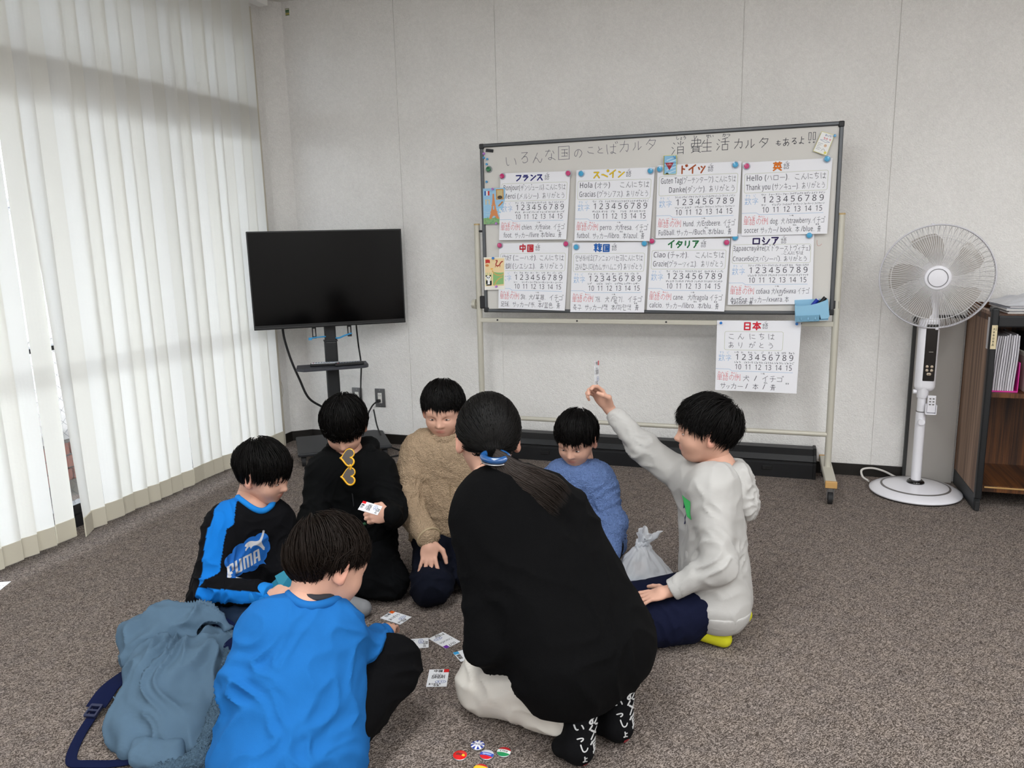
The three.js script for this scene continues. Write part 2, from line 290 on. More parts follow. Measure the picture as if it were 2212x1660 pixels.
const drawn = (c) => PEN[c] || paired(SMALL, c) || paired(VOICED, c) || paired(HALF, c);
function write(g, text, x, y, s, color, lw, { fit, latin = 1.02, gap = 0.02, weight = '' } = {}) {
  const width = (go) => {
    let X = 0;
    for (const c of text) {
      if (c === ' ') { X += s * 0.32; continue; }
      if (c === '…') { if (go) { g.fillStyle = color; for (let k = 0; k < 3; k++) g.fillRect(x + X + k * s * 0.13, y + s * 0.8, lw * 0.8, lw * 0.8); } X += s * 0.42; continue; }
      if (drawn(c)) { if (go) sign(g, c, x + X, y, s); X += (paired(SMALL, c) ? 0.72 : 1) * s * (1 + gap); continue; }
      g.font = `${weight}${s * latin}px sans-serif`; g.fillStyle = color;
      if (go) g.fillText(c, x + X, y + s * 0.86);
      X += g.measureText(c).width * 1.04;
    }
    return X;
  };
  g.save(); g.lineCap = 'round'; g.lineJoin = 'round'; g.strokeStyle = color; g.lineWidth = lw;
  const w = width(false), k = fit ? fit / w : 1;
  g.translate(x, y); g.scale(k, 1); g.translate(-x, -y);
  width(true); g.restore();
  return w * k;
}
function bold(g, text, x, y, s, color, rim, lw) {   // broad marker lettering with a darker rim
  if (rim) write(g, text, x, y, s, rim, lw + 3, { gap: 0.06 });
  return write(g, text, x, y, s, color, lw, { gap: 0.06 });
}
// ---------------------------------------------------------------- whiteboard on its wheeled stand
const BZ = 0.26;
M.paleSteel = std(0xc9c5b8, 0.45, { metalness: 0.15 });
M.rim = std(0x5b5d60, 0.38, { metalness: 0.65 });
M.rimDark = std(0x232326, 0.5);
M.rubber = std(0x1d1d1f, 0.7);
M.chrome = std(0xa8a9ab, 0.3, { metalness: 0.9 });
{
  const g = group('whiteboard_stand', [2.232, 0, BZ]); tag(g, 'wheeled whiteboard covered with handwritten language posters', 'whiteboard');
  const face = canvas(2048, 1030, (c, w, h) => {
    c.fillStyle = '#d8d5d0'; c.fillRect(0, 0, w, h);
    const px = (x) => (x - 1.337) / 1.79 * w, py = (y) => (1.77 - y) / 0.897 * h, m = w / 1.79;
    const ink = '#5a5864', dark = '#2f2f36';
    let cells = [['い', 1.464, 1.72, 0.078], ['ろ', 1.546, 1.73, 0.066], ['ん', 1.616, 1.724, 0.062], ['な', 1.684, 1.737, 0.066], ['国', 1.752, 1.752, 0.082], ['の', 1.84, 1.73, 0.054], ['こ', 1.913, 1.737, 0.044], ['と', 1.96, 1.735, 0.046], ['ば', 2.01, 1.748, 0.064], ['カ', 2.078, 1.752, 0.06], ['ル', 2.146, 1.75, 0.052], ['タ', 2.21, 1.76, 0.066]];
    c.lineCap = 'round'; c.lineJoin = 'round';
    for (const [s, x, y, q] of cells) { c.strokeStyle = ink; c.lineWidth = 2.6; sign(c, s, px(x), py(y), q * m); }
    cells = [['消', 2.348, 1.735, 0.07], ['費', 2.428, 1.742, 0.074], ['生', 2.486, 1.738, 0.066], ['活', 2.565, 1.738, 0.064], ['カ', 2.644, 1.728, 0.05], ['ル', 2.696, 1.728, 0.05], ['タ', 2.758, 1.732, 0.056], ['も', 2.838, 1.712, 0.03], ['あ', 2.868, 1.718, 0.04], ['る', 2.906, 1.718, 0.034], ['よ', 2.936, 1.72, 0.036]];
    for (const [s, x, y, q] of cells) { c.strokeStyle = dark; c.lineWidth = 3; sign(c, s, px(x - 0.004), py(y), q * m); }
    for (const [t, x] of [['しょう', 2.365], ['ひ', 2.45], ['せい', 2.51], ['かつ', 2.588]]) write(c, t, px(x), py(1.757), 0.019 * m, dark, 2.2);
    for (const x of [2.984, 3.003]) { c.lineWidth = 2.4; c.strokeRect(px(x), py(1.735), 0.01 * m, 0.034 * m); c.beginPath(); c.arc(px(x + 0.004), py(1.69), 3, 0, 7); c.stroke(); }
    c.strokeStyle = '#c07a6e'; c.lineWidth = 1.6; sign(c, 'し', px(3.035), py(1.235), 0.035 * m);
  });
  const sx = (x) => x - 2.232;
  mesh('board', boxUV01(bx(1.775, 0.882, 0.012, 0, 1.3215, 0.0)), phys(0xffffff, 0.24, { map: face, specularIntensity: 0.5 }), g);
  const T = 0.019;
  mesh('frame_rail', rb(1.79, T, 0.026, 0.006, 0, 1.77 - T / 2, 0.003), M.rim, g);
  mesh('frame_rail', rb(1.79, T, 0.026, 0.006, 0, 0.874 + T / 2, 0.003), M.rim, g);
  for (const s of [-1, 1]) mesh('frame_rail', rb(T, 0.897, 0.026, 0.006, s * (0.895 - T / 2), 1.322, 0.003), M.rim, g);
  for (const s of [-1, 1]) for (const y of [1.757, 0.888]) mesh('corner_cap', rb(0.026, 0.028, 0.032, 0.006, s * 0.884, y, 0.003), M.rimDark, g);
  for (const s of [-1, 1]) {
    const x = s < 0 ? -0.929 : 0.908;
    const p = mesh('post', merge([rod([x, 0.1, 0], [x, 1.348, 0], 0.0165, 18)]), M.paleSteel, g);
    mesh('end_plug', cyl(0.017, 0.0165, 0.008, x, 1.352, 0, 18), std(0xc2a878, 0.6), p);
    mesh('pivot', merge([rod([x, 1.315, 0.004], [s * 0.89, 1.315, 0.004], 0.006, 8)]), M.rimDark, g);
    mesh('clamp_block', rb(0.03, 0.04, 0.03, 0.003, s * 0.902, 0.925, 0.0), M.rimDark, g);
    const f = mesh('foot', rb(0.05, 0.03, 0.46, 0.006, x, 0.098, 0.02), M.paleSteel, g);
    for (const z of [-0.208, 0.248]) {
      mesh('end_cap', rb(0.053, 0.033, 0.02, 0.004, x, 0.098, z + 0.002), std(0xc59a5e, 0.55), f);
      const k = mesh('caster', merge([rb(0.026, 0.03, 0.02, 0.003, x, 0.072, z * 0.94), bx(0.003, 0.05, 0.024, x - 0.014, 0.05, z * 0.94), bx(0.003, 0.05, 0.024, x + 0.014, 0.05, z * 0.94)]), M.chrome, g);
      mesh('wheel', at(new THREE.CylinderGeometry(0.028, 0.028, 0.02, 20), x, 0.0285, z * 0.94 + 0.006, 0, 0, Math.PI / 2), M.rubber, k);
    }
  }
  mesh('crossbar', rb(1.83, 0.024, 0.024, 0.003, -0.01, 0.83, 0), M.paleSteel, g);
  for (const x of [-0.82, -0.37, 0.1, 0.75]) mesh('bolt', at(new THREE.CylinderGeometry(0.005, 0.005, 0.004, 10), x, 0.832, 0.013, Math.PI / 2), M.rimDark, g);
  mesh('crossbar', rod([-0.93, 0.278, 0], [0.91, 0.278, 0], 0.0125, 16), M.paleSteel, g);
  mesh('tilt_knob', merge([at(new THREE.CylinderGeometry(0.024, 0.028, 0.022, 20), -0.958, 0.918, 0.0, 0, 0, Math.PI / 2), rod([-0.96, 0.918, 0], [-0.9, 0.918, 0], 0.007, 8)]), M.paleSteel, g);
  mesh('grip_clip', rb(0.026, 0.07, 0.02, 0.006, -0.905, 0.93, 0.012), M.rimDark, g);
}
function boxUV01(g) { return g; }

// posters: sheets of drawing paper with hand lettering, the loose corners lifting a little
const POSTERS = [
  ['french', [[1.453, 1.613], [1.834, 1.607], [1.438, 1.265], [1.812, 1.262]], 'フランス', '#20246f', null, ['Bonjour(ボンジュール)…こんにちは', 'Merci (メルシー)… ありがとう'], ['アン ドゥ トロワ カトル サンク シス セット ユイット ヌフ', 'ディス オーンズ ドゥーズ トレーズ カトルズ カーンズ'], ['chien… 犬/fraise… イチゴ', '  foot… サッカー/livre 本/bleu… 青']],
  ['spanish', [[1.866, 1.61], [2.266, 1.605], [1.854, 1.254], [2.246, 1.244]], 'スペイン', '#f0c814', '#5b4a12', ['Hola (オラ)     こんにちは', 'Gracias (グラシアス)… ありがとう'], ['ウノ ドス トレス クワトロ シンコ セイス シエテ オチョ ヌエベ', 'ディエス オンセ ドセ トレセ カトルセ キンセ'], ['perro… 犬/fresa… イチゴ', 'futbol… サッカー/libro… 本/azul… 青']],
  ['german', [[2.279, 1.613], [2.68, 1.613], [2.275, 1.257], [2.671, 1.258]], 'ドイツ', '#a24a20', null, ['Guten Tag(グーテンターク)…こんにちは', '     Danke(ダンケ)… ありがとう'], ['アインス ツヴァイ ドライ フィア フュンフ ゼックス ジーベン アハト ノイン', 'ツェーン エルフ ツヴェルフ ドライツェーン フィアツェーン フュンフツェーン'], ['Hund… 犬/Erdbeere… イチゴ', 'Fußball…サッカー/Buch…本/blau… 青']],
  ['english', [[2.684, 1.606], [3.085, 1.607], [2.691, 1.26], [3.078, 1.262]], '英', '#e8791c', '#6b3411', ['Hello (ハロー)…  こんにちは', 'Thank you (サンキュー)… ありがとう'], ['ワン トゥー スリー フォー ファイヴ シックス セブン エイト ナイン', 'テン イレブン トゥエルブ サーティーン フォーティーン フィフティーン'], ['dog… 犬 /strawberry…イチゴ', 'soccer サッカー/ book… 本 /blue… 青']],
  ['chinese', [[1.435, 1.248], [1.821, 1.246], [1.423, 0.898], [1.8, 0.888]], '中国', '#cf2230', '#7a0f18', ['你好 (ニーハオ)… こんにちは', '謝謝 (シエシエ)…  ありがとう'], ['イー アル サン スー ウー リウ チー バー ジウ', 'シー シーイー シーアル シーサン シースー シーウー'], ['狗… 犬/草莓…  イチゴ', '足球… サッカー/书… 本/蓝色… 青']],
  ['korean', [[1.841, 1.243], [2.235, 1.24], [1.828, 0.88], [2.221, 0.882]], '韓国', '#1d63b8', '#0d2f63', ['안녕하세요(アンニョンハセヨ)こんにちは', '감사합니다(カムサハムニダ) ありがとう'], ['イル イー サム サー オー ユク チル パル ク', 'シプ シビル シビー シプサム シプサー シボー'], ['개…  犬 /딸기…  イチゴ', '축구  サッカー/책  本/파란색  青']],
  ['italian', [[2.249, 1.252], [2.637, 1.249], [2.234, 0.894], [2.62, 0.89]], 'イタリア', '#1c6b3c', null, ['Ciao (チャオ)…   こんにちは', 'Grazie(グラーツィエ)…  ありがとう'], ['ウノ ドゥエ トレ クワトロ チンクエ セイ セッテ オット ノーヴェ', 'ディエチ ウンディチ ドディチ トレディチ クワトルディチ クインディチ'], ['cane…  犬/fragola イチゴ', 'calcio… サッカー/libro… 本/blu… 青']],
  ['russian', [[2.643, 1.272], [3.022, 1.268], [2.635, 0.922], [3.029, 0.928]], 'ロシア', '#281a4e', null, ['Здравствуйте(ズドラーストヴィチェ)', 'Спасибо(スパシーバ)… ありがとう'], ['アジーン ドヴァ トリー チトゥイリ ピャーチ シェスチ セミ ヴォセミ ジェヴャチ', 'ジェシチ アジナツチ ドヴェナツチ トリナツチ チトイルナツチ ピトナツチ'], ['собака 犬/клубника イチゴ', 'футбол…サッカー/книга…本']],
  ['japanese', [[2.586, 0.844], [2.984, 0.847], [2.586, 0.487], [2.977, 0.486]], '日本', '#e0263c', '#8c1020', ['こ ん  に ち は', 'あ り  が と う'], ['いち に さん し ご ろく しち はち きゅう', 'じゅう じゅういち じゅうに じゅうさん じゅうし じゅうご'], ['犬  /  イチゴ', ' サッカー /  本  /  青']],
];
function posterFace([kind, , title, color, rim, greet, kana, words]) {
  return canvas(640, 580, (g, w, h) => {
    g.fillStyle = '#f1f1f6'; g.fillRect(0, 0, w, h);
    const ink = '#3a3a42', Y = (v) => v * h, X = (v) => v * w, one = title.length < 2;
    const s = title.length === 4 ? 62 : 68, tx = one ? X(0.34) : X(0.22) + (4 - title.length) * 24 + (kind === 'japanese' ? 10 : 0), ty = kind === 'russian' ? Y(0.045) : Y(0.015);
    const e = bold(g, title, tx, ty, s, color, rim, rim ? 8 : 11);
    write(g, '語', tx + e + 6, ty + 12, 46, ink, 2.6); write(g, 'ご', tx + e + 22, ty - 1, 15, ink, 2);
    // box of greetings
    g.strokeStyle = '#aab083'; g.lineWidth = 2; g.beginPath();
    const x0 = kind === 'japanese' ? 0.1 : 0.025, x1 = kind === 'japanese' ? 0.8 : 0.965, y0 = 0.155, y1 = 0.415;
    g.roundRect(X(x0), Y(y0), X(x1 - x0), Y(y1 - y0), 14); g.stroke();
    if (kind === 'russian') { write(g, greet[0], X(0.03), Y(0.165), 50, ink, 3, { fit: X(0.93), latin: 1.1 }); write(g, '…こんにちは', X(0.62), Y(0.25), 30, ink, 2.6); write(g, greet[1], X(0.03), Y(0.315), 46, ink, 3, { fit: X(0.9), latin: 1.1 }); }
    else greet.forEach((t, i) => write(g, t, X(kind === 'japanese' ? 0.14 : 0.045), Y(0.172 + i * 0.125), 54, ink, 3, { fit: X(kind === 'japanese' ? 0.56 : 0.9), latin: 1.12 }));
    // numbers
    write(g, '数字', X(0.03), Y(0.475), 60, '#7fa9d8', 3, { fit: X(0.165) }); write(g, 'すう', X(0.04), Y(0.437), 18, '#9dbce0', 2); write(g, 'じ', X(0.13), Y(0.437), 18, '#9dbce0', 2);
    for (let i = 0; i < 9; i++) { write(g, String(i + 1), X(0.235 + i * 0.081), Y(0.463), 62, ink, 3, { latin: 1.05 }); }
    kana[0].split(' ').forEach((t, i) => write(g, t, X(0.225 + i * 0.081), Y(0.432), 17, ink, 1.9, { fit: Math.min(X(0.074), t.length * 18) }));
    for (let i = 0; i < 6; i++) write(g, String(i + 10), X(0.235 + i * 0.122), Y(0.605), 56, ink, 3, { fit: X(0.085), latin: 1.05 });
    kana[1].split(' ').forEach((t, i) => write(g, t, X(0.225 + i * 0.122), Y(0.572), 17, ink, 1.9, { fit: Math.min(X(0.112), t.length * 18) }));
    g.strokeStyle = '#86a8d4'; g.lineWidth = 2.2; g.beginPath(); g.moveTo(0, Y(0.69)); g.lineTo(X(0.17), Y(0.69)); g.lineTo(X(0.205), Y(0.716)); g.lineTo(X(0.94), Y(0.716)); g.stroke();
    // words
    write(g, '単語の例', X(0.012), Y(0.755), 58, '#cc4f55', 3, { fit: X(0.3) }); write(g, 'たん ご   れい', X(0.03), Y(0.727), 17, '#cc4f55', 1.8, { fit: X(0.24) });
    write(g, words[0], X(0.335), Y(0.768), 52, ink, 3, { fit: X(kind === 'japanese' ? 0.5 : 0.63), latin: 1.1 }); write(g, 'いぬ', X(0.56), Y(0.727), 14, ink, 1.6);
    write(g, words[1], X(0.03), Y(0.884), 52, ink, 3, { fit: X(kind === 'russian' ? 0.7 : kind === 'japanese' ? 0.72 : 0.9), latin: 1.1 }); write(g, 'ほん', X(0.6), Y(0.856), 14, ink, 1.6); if (kind !== 'russian') write(g, 'あお', X(0.86), Y(0.856), 14, ink, 1.6);
    if (kind === 'russian') write(g, 'синий…青', X(0.05), Y(0.94), 34, ink, 2.6, { latin: 1.1 });
  });
}
function sheet(q, z, lift, n = 10) {   // a sheet between four corners [top left, top right, bottom left, bottom right], standing off the board where it curls
  const pos = [], uv = [], idx = [];
  for (let j = 0; j <= n; j++) for (let i = 0; i <= n; i++) {
    const u = i / n, v = j / n, x = lerp(lerp(q[0][0], q[1][0], u), lerp(q[2][0], q[3][0], u), v), y = lerp(lerp(q[0][1], q[1][1], u), lerp(q[2][1], q[3][1], u), v);
    pos.push(x, y, z + lift * (v * v * (0.35 + 0.65 * u * u) + 0.12 * Math.sin(u * 3.1 + v)) + 0.002 * Math.sin(u * Math.PI) * (1 - v)); uv.push(u, 1 - v);
  }
  for (let j = 0; j < n; j++) for (let i = 0; i < n; i++) { const a = j * (n + 1) + i, b = a + 1, c = a + n + 1, d = c + 1; idx.push(a, c, b, b, c, d); }
  const g = new THREE.BufferGeometry(); g.setAttribute('position', new THREE.Float32BufferAttribute(pos, 3)); g.setAttribute('uv', new THREE.Float32BufferAttribute(uv, 2)); g.setIndex(idx); g.computeVertexNormals(); return g;
}
function paper(q, z, lift, front, n) {   // front and back of a thin sheet in one geometry: two material slots
  const a = sheet(q, z, lift, n), b = sheet(q, z - 0.0006, lift, n);
  const i = b.index.array; for (let k = 0; k < i.length; k += 3) { const t = i[k]; i[k] = i[k + 1]; i[k + 1] = t; }
  b.computeVertexNormals();
  const g = mergeGeometries([a, b], true);
  return [g, [front, M.paper]];
}
M.paper = std(0xe9e9ee, 0.9, { side: THREE.DoubleSide });
const posterLabels = {
  french: 'handwritten poster of French words with a dark blue title', spanish: 'handwritten poster of Spanish words with a yellow title', german: 'handwritten poster of German words with a brown title', english: 'handwritten poster of English words with an orange title',
  chinese: 'handwritten poster of Chinese words with a red title', korean: 'handwritten poster of Korean words with a blue title', italian: 'handwritten poster of Italian words with a green title', russian: 'handwritten poster of Russian words with a dark purple title', japanese: 'handwritten poster of Japanese words hanging below the whiteboard frame',
};
for (const p of POSTERS) {
  const front = std(0xffffff, 0.85, { map: posterFace(p), side: THREE.DoubleSide });
  const z = BZ + (p[0] === 'japanese' ? 0.0175 : ['chinese', 'korean', 'italian', 'russian'].includes(p[0]) ? 0.0175 : 0.0195);
  const [g, m] = paper(p[1], z, p[0] === 'russian' ? 0.004 : 0.016, front);
  tag(mesh('poster', g, m), posterLabels[p[0]], 'poster', 'language posters on the whiteboard');
}
// small picture cards under magnets
function picture(name, q, label, draw, z = BZ + 0.0215) {
  const [g, m] = paper(q, z, 0.002, std(0xffffff, 0.7, { map: canvas(256, 384, draw), side: THREE.DoubleSide }), 4);
  tag(mesh(name, g, m), label, 'picture card', 'picture cards on the whiteboard');
}
picture('picture_card', [[1.352, 1.539], [1.478, 1.538], [1.351, 1.351], [1.478, 1.354]], 'picture card with an iron tower and a tricolour flag', (g, w, h) => {
  g.fillStyle = '#9cc7e6'; g.fillRect(0, 0, w, h);
  for (let i = 0; i < 60; i++) { g.fillStyle = `rgba(${170 + rnd() * 70},${205 + rnd() * 40},235,0.5)`; g.fillRect(rnd() * w, rnd() * h * 0.8, 20 + rnd() * 40, 3); }
  g.fillStyle = '#8fb882'; g.fillRect(0, h * 0.83, w, h); for (let i = 0; i < 40; i++) { g.fillStyle = `rgba(${90 + rnd() * 60},${140 + rnd() * 50},${90 + rnd() * 40},0.7)`; g.beginPath(); g.arc(rnd() * w, h * (0.82 + rnd() * 0.16), 8, 0, 7); g.fill(); }
  [['#2f5fae', 16], ['#f4f4f4', 36], ['#c23b3f', 56]].forEach(([c, x]) => { g.fillStyle = c; g.fillRect(x, 28, 20, 48); });
  g.fillStyle = '#c58b3b'; g.fillRect(152, 12, 84, 112); g.fillStyle = '#cdbb8c'; g.fillRect(162, 22, 64, 92); g.fillStyle = '#4a4238'; g.beginPath(); g.ellipse(194, 100, 28, 18, 0, 0, 7); g.fill();   // a plain framed portrait, only its colours
  g.fillStyle = '#d9c7a2'; g.fillRect(22, 120, 60, 8); g.fillRect(26, 128, 14, 46); g.fillRect(64, 128, 14, 46);
  g.fillStyle = '#d98d58'; g.beginPath(); g.moveTo(112, 60); g.lineTo(128, 60); g.quadraticCurveTo(138, 230, 184, 330); g.lineTo(152, 330); g.quadraticCurveTo(122, 262, 92, 330); g.lineTo(62, 330); g.quadraticCurveTo(104, 230, 112, 60); g.fill();
  g.fillStyle = '#9cc7e6'; g.fillRect(113, 190, 14, 40); g.fillStyle = '#d98d58'; g.fillRect(92, 180, 54, 7); g.fillRect(78, 250, 88, 9);
  g.strokeStyle = '#c77f3a'; g.lineWidth = 16; g.beginPath(); g.moveTo(176, 196); g.lineTo(226, 148); g.stroke();
  g.fillStyle = '#eef2ee'; for (let i = 0; i < 9; i++) { g.beginPath(); g.arc(180 + rnd() * 60, 220 + rnd() * 60, 9, 0, 7); g.fill(); }
});
picture('picture_card', [[1.345, 1.175], [1.468, 1.174], [1.345, 0.997], [1.463, 1.002]], 'picture card with a panda, a dragon and a long wall', (g, w, h) => {
  g.fillStyle = '#f6f3ea'; g.fillRect(0, 0, w, h); g.fillStyle = '#f4d9a8'; g.fillRect(12, 14, w - 24, h - 58);
  for (let i = 0; i < 60; i++) { g.fillStyle = `rgba(244,${200 + rnd() * 40},${140 + rnd() * 60},0.5)`; g.fillRect(12 + rnd() * 190, 14 + rnd() * 300, 34, 5); }
  g.fillStyle = '#cf3730'; g.beginPath(); g.moveTo(20, 32); g.quadraticCurveTo(44, 20, 74, 32); g.lineTo(76, 70); g.quadraticCurveTo(46, 60, 22, 72); g.fill();
  g.fillStyle = '#d58a4c'; g.beginPath(); g.ellipse(40, 96, 22, 14, 0, 0, 7); g.fill(); g.fillStyle = '#f1b23c'; g.beginPath(); g.arc(96, 130, 16, 0, Math.PI); g.fill();
  g.strokeStyle = '#a8352a'; g.lineWidth = 13; g.lineCap = 'round'; g.beginPath(); g.moveTo(150, 40); g.bezierCurveTo(190, 30, 120, 90, 160, 100); g.bezierCurveTo(200, 110, 190, 60, 226, 50); g.stroke(); g.lineWidth = 6; for (const x of [146, 172, 200]) { g.beginPath(); g.moveTo(x, 96); g.lineTo(x - 8, 116); g.stroke(); }
  g.fillStyle = '#8fbf7b'; g.beginPath(); g.moveTo(110, 170); g.quadraticCurveTo(180, 190, 240, 180); g.lineTo(240, 320); g.lineTo(110, 330); g.fill(); g.strokeStyle = '#d8b16a'; g.lineWidth = 14; g.beginPath(); g.moveTo(104, 160); g.bezierCurveTo(130, 230, 230, 220, 236, 200); g.moveTo(128, 330); g.quadraticCurveTo(150, 260, 220, 236); g.stroke();
  g.fillStyle = '#a9cf93'; for (const x of [18, 40, 66, 86]) g.fillRect(x, 180, 7, 150);
  g.fillStyle = '#fafafa'; g.beginPath(); g.ellipse(50, 240, 30, 26, 0, 0, 7); g.fill(); g.beginPath(); g.ellipse(54, 296, 34, 36, 0, 0, 7); g.fill();
  g.fillStyle = '#1c1c1e'; for (const [x, y, r] of [[26, 218, 10], [76, 216, 10], [38, 238, 7], [62, 238, 7], [50, 250, 4]]) { g.beginPath(); g.arc(x, y, r, 0, 7); g.fill(); } g.fillRect(20, 270, 22, 44); g.fillRect(70, 276, 22, 46); g.fillRect(26, 318, 62, 14);
});
picture('picture_card', [[2.309, 1.658], [2.374, 1.657], [2.31, 1.567], [2.373, 1.566]], 'small blue card with a dark red triangle on it', (g, w, h) => {
  g.fillStyle = '#8fc3e4'; g.fillRect(0, 0, w, h); g.fillStyle = '#33485a'; g.fillRect(0, 0, 16, h); g.fillRect(0, 150, w, 8); g.fillRect(0, 210, w, 6);
  g.strokeStyle = '#e7f1f8'; g.lineWidth = 12; for (const y of [60, 120, 260, 330]) { g.beginPath(); g.moveTo(60, y + 40); g.lineTo(240, y - 30); g.stroke(); }
  g.fillStyle = '#9c1f33'; g.beginPath(); g.moveTo(30, 146); g.lineTo(200, 146); g.lineTo(116, 300); g.fill(); write(g, 'こばん', 66, 166, 34, '#e6d7d7', 5, { fit: 96 });
  g.fillStyle = '#e9da4d'; g.beginPath(); g.arc(222, 34, 24, 0, 7); g.fill(); g.fillStyle = '#202428'; g.beginPath(); g.arc(70, h, 36, 0, 7); g.fill(); g.strokeStyle = '#d8d34a'; g.lineWidth = 8; g.strokeRect(4, 4, w - 8, h - 8);
}, BZ + 0.0275);
picture('picture_card', [[3.032, 1.729], [3.089, 1.709], [2.998, 1.642], [3.058, 1.618]], 'white tilted card with a drawn person and yellow edge', (g, w, h) => {
  g.fillStyle = '#d6d07a'; g.fillRect(0, 0, w, h); g.fillStyle = '#f4f4f2'; g.fillRect(8, 8, w - 16, h - 16);
  write(g, 'おしごと', 90, 26, 34, '#3d5590', 5, { fit: 120 }); write(g, 'まちのみせ', 60, 84, 40, '#d05a6a', 6, { fit: 170 }); g.strokeStyle = '#7a7fa8'; g.lineWidth = 5; g.beginPath(); g.moveTo(40, 150); g.lineTo(110, 132); g.lineTo(220, 150); g.lineTo(150, 172); g.closePath(); g.stroke();
  for (let i = 0; i < 5; i++) { g.fillStyle = '#6c6c78'; g.fillRect(24, 206 + i * 28, 90 - (i % 3) * 18, 5); }
  g.fillStyle = '#d9b79a'; g.beginPath(); g.arc(168, 226, 26, 0, 7); g.fill(); g.strokeStyle = '#6f6a66'; g.lineWidth = 5; g.beginPath(); g.moveTo(130, 330); g.quadraticCurveTo(160, 250, 204, 330); g.stroke(); g.fillStyle = '#e8dd6a'; g.beginPath(); g.arc(212, 344, 24, 0, 7); g.fill();
});
// magnets
{
  const color = { pink: 0xc4186a, sky: 0x2c9fd0, blue: 0x1679cf, green: 0x0d6b3b, tiny: 0x3d97cf, lilac: 0xb070c8 };
  const hue = { pink: 'pink', sky: 'sky blue', blue: 'deep blue', green: 'dark green', tiny: 'small light blue', lilac: 'small lilac' };
  const mats = {}, geos = {};
  const clear = phys(0xffffff, 0.08, { transmission: 0.85, thickness: 0, color: 0xf2f6fa });
  const put = (kind, list, label, r, h) => {
    mats[kind] ??= phys(color[kind], 0.25, { clearcoat: 0.6 });
    geos[kind] ??= [at(lathe([[0, h], [r * 0.62, h], [r * 0.72, h * 0.9], [r * 0.66, h * 0.42], [r * 0.66, 0], [0, 0]], 20), 0, 0, 0, Math.PI / 2), at(lathe([[r * 0.68, 0], [r, 0], [r, h * 0.28], [r * 0.95, h * 0.36], [r * 0.68, h * 0.36]], 20), 0, 0, 0, Math.PI / 2)];
    for (const [x, y, z0 = 0.013, l = label] of list) {
      const z = z0 > 0.0095 ? z0 + 0.0085 : z0;
      const g = group('magnet', [x, y, BZ + z]); tag(g, l, 'magnet', 'round magnets on the whiteboard');
      mesh('knob', geos[kind][0], mats[kind], g); if (r > 0.012) mesh('rim', geos[kind][1], clear, g);
    }
  };
  const on = (c, where) => `${hue[c]} round magnet holding ${where}`;
  put('pink', [[1.466, 1.598, 0.014, on('pink', 'the poster with the dark blue title, first corner')], [1.825, 1.596, 0.014, on('pink', 'the poster with the dark blue title, lifted corner')], [1.441, 1.238, 0.012, on('pink', 'the outer corner of the Chinese poster')], [1.809, 1.239, 0.012, on('pink', 'the Chinese poster beside the Korean one')], [2.257, 1.244, 0.012, on('pink', 'the Italian poster beside the Korean one')], [2.622, 1.23, 0.012, on('pink', 'the Italian poster beside the Russian one')], [2.704, 1.588, 0.014, on('pink', 'the poster with the orange title')]], '', 0.0175, 0.013);
  put('sky', [[1.893, 1.591, 0.014, on('sky', 'the Spanish poster beside the French one')], [2.246, 1.588, 0.014, on('sky', 'the Spanish poster beside the German one')], [2.291, 1.594, 0.014, on('sky', 'the German poster beside the triangle card')], [2.652, 1.597, 0.014, on('sky', 'the German poster beside the English one')], [3.061, 1.603, 0.014, on('sky', 'the English poster near the frame rail')], [1.864, 1.221, 0.012, on('sky', 'the Korean poster beside the Chinese one')], [2.219, 1.233, 0.012, on('sky', 'the Korean poster beside the Italian one')], [2.661, 1.253, 0.0105, on('sky', 'the Russian poster under the German one')], [3.0, 1.256, 0.0105, on('sky', 'the Russian poster under the English one')]], '', 0.0175, 0.013);
  put('blue', [[2.606, 0.833, 0.016, on('blue', 'the hanging Japanese poster, title side')], [2.963, 0.833, 0.016, on('blue', 'the hanging Japanese poster, below the pen tray')], [1.402, 1.17, 0.014, on('blue', 'the panda picture card')]], '', 0.0095, 0.012);
  put('green', [[1.386, 1.638, 0.006, 'large dark green round magnet on bare whiteboard']], '', 0.018, 0.02);
  put('tiny', [[1.359, 1.699, 0.006, 'small light blue magnet touching the lilac one'], [1.378, 1.691, 0.006, 'small light blue magnet beside a twin near the black strip'], [1.374, 1.665, 0.006, 'small light blue magnet touching the green magnet'], [1.371, 1.574, 0.006, 'small light blue magnet alone above the tower card'], [3.089, 1.705, 0.017, 'small light blue magnet holding the white tilted card'], [2.365, 1.648, 0.026, 'small light blue magnet on the triangle card']], '', 0.0085, 0.009);
  put('lilac', [[1.36, 1.72, 0.006, 'small lilac magnet under the black strip'], [1.41, 1.534, 0.015, 'small lilac magnet at the top of the tower card'], [1.425, 1.354, 0.015, 'small lilac magnet at the foot of the tower card'], [1.416, 1.017, 0.015, 'small lilac magnet at the foot of the panda card']], '', 0.009, 0.01);
  tag(mesh('magnet_strip', rb(0.042, 0.016, 0.006, 0.002).rotateZ(-0.15).translate(1.392, 1.734, BZ + 0.0095), M.rimDark), 'short black magnet strip in the whiteboard corner', 'magnet');
}
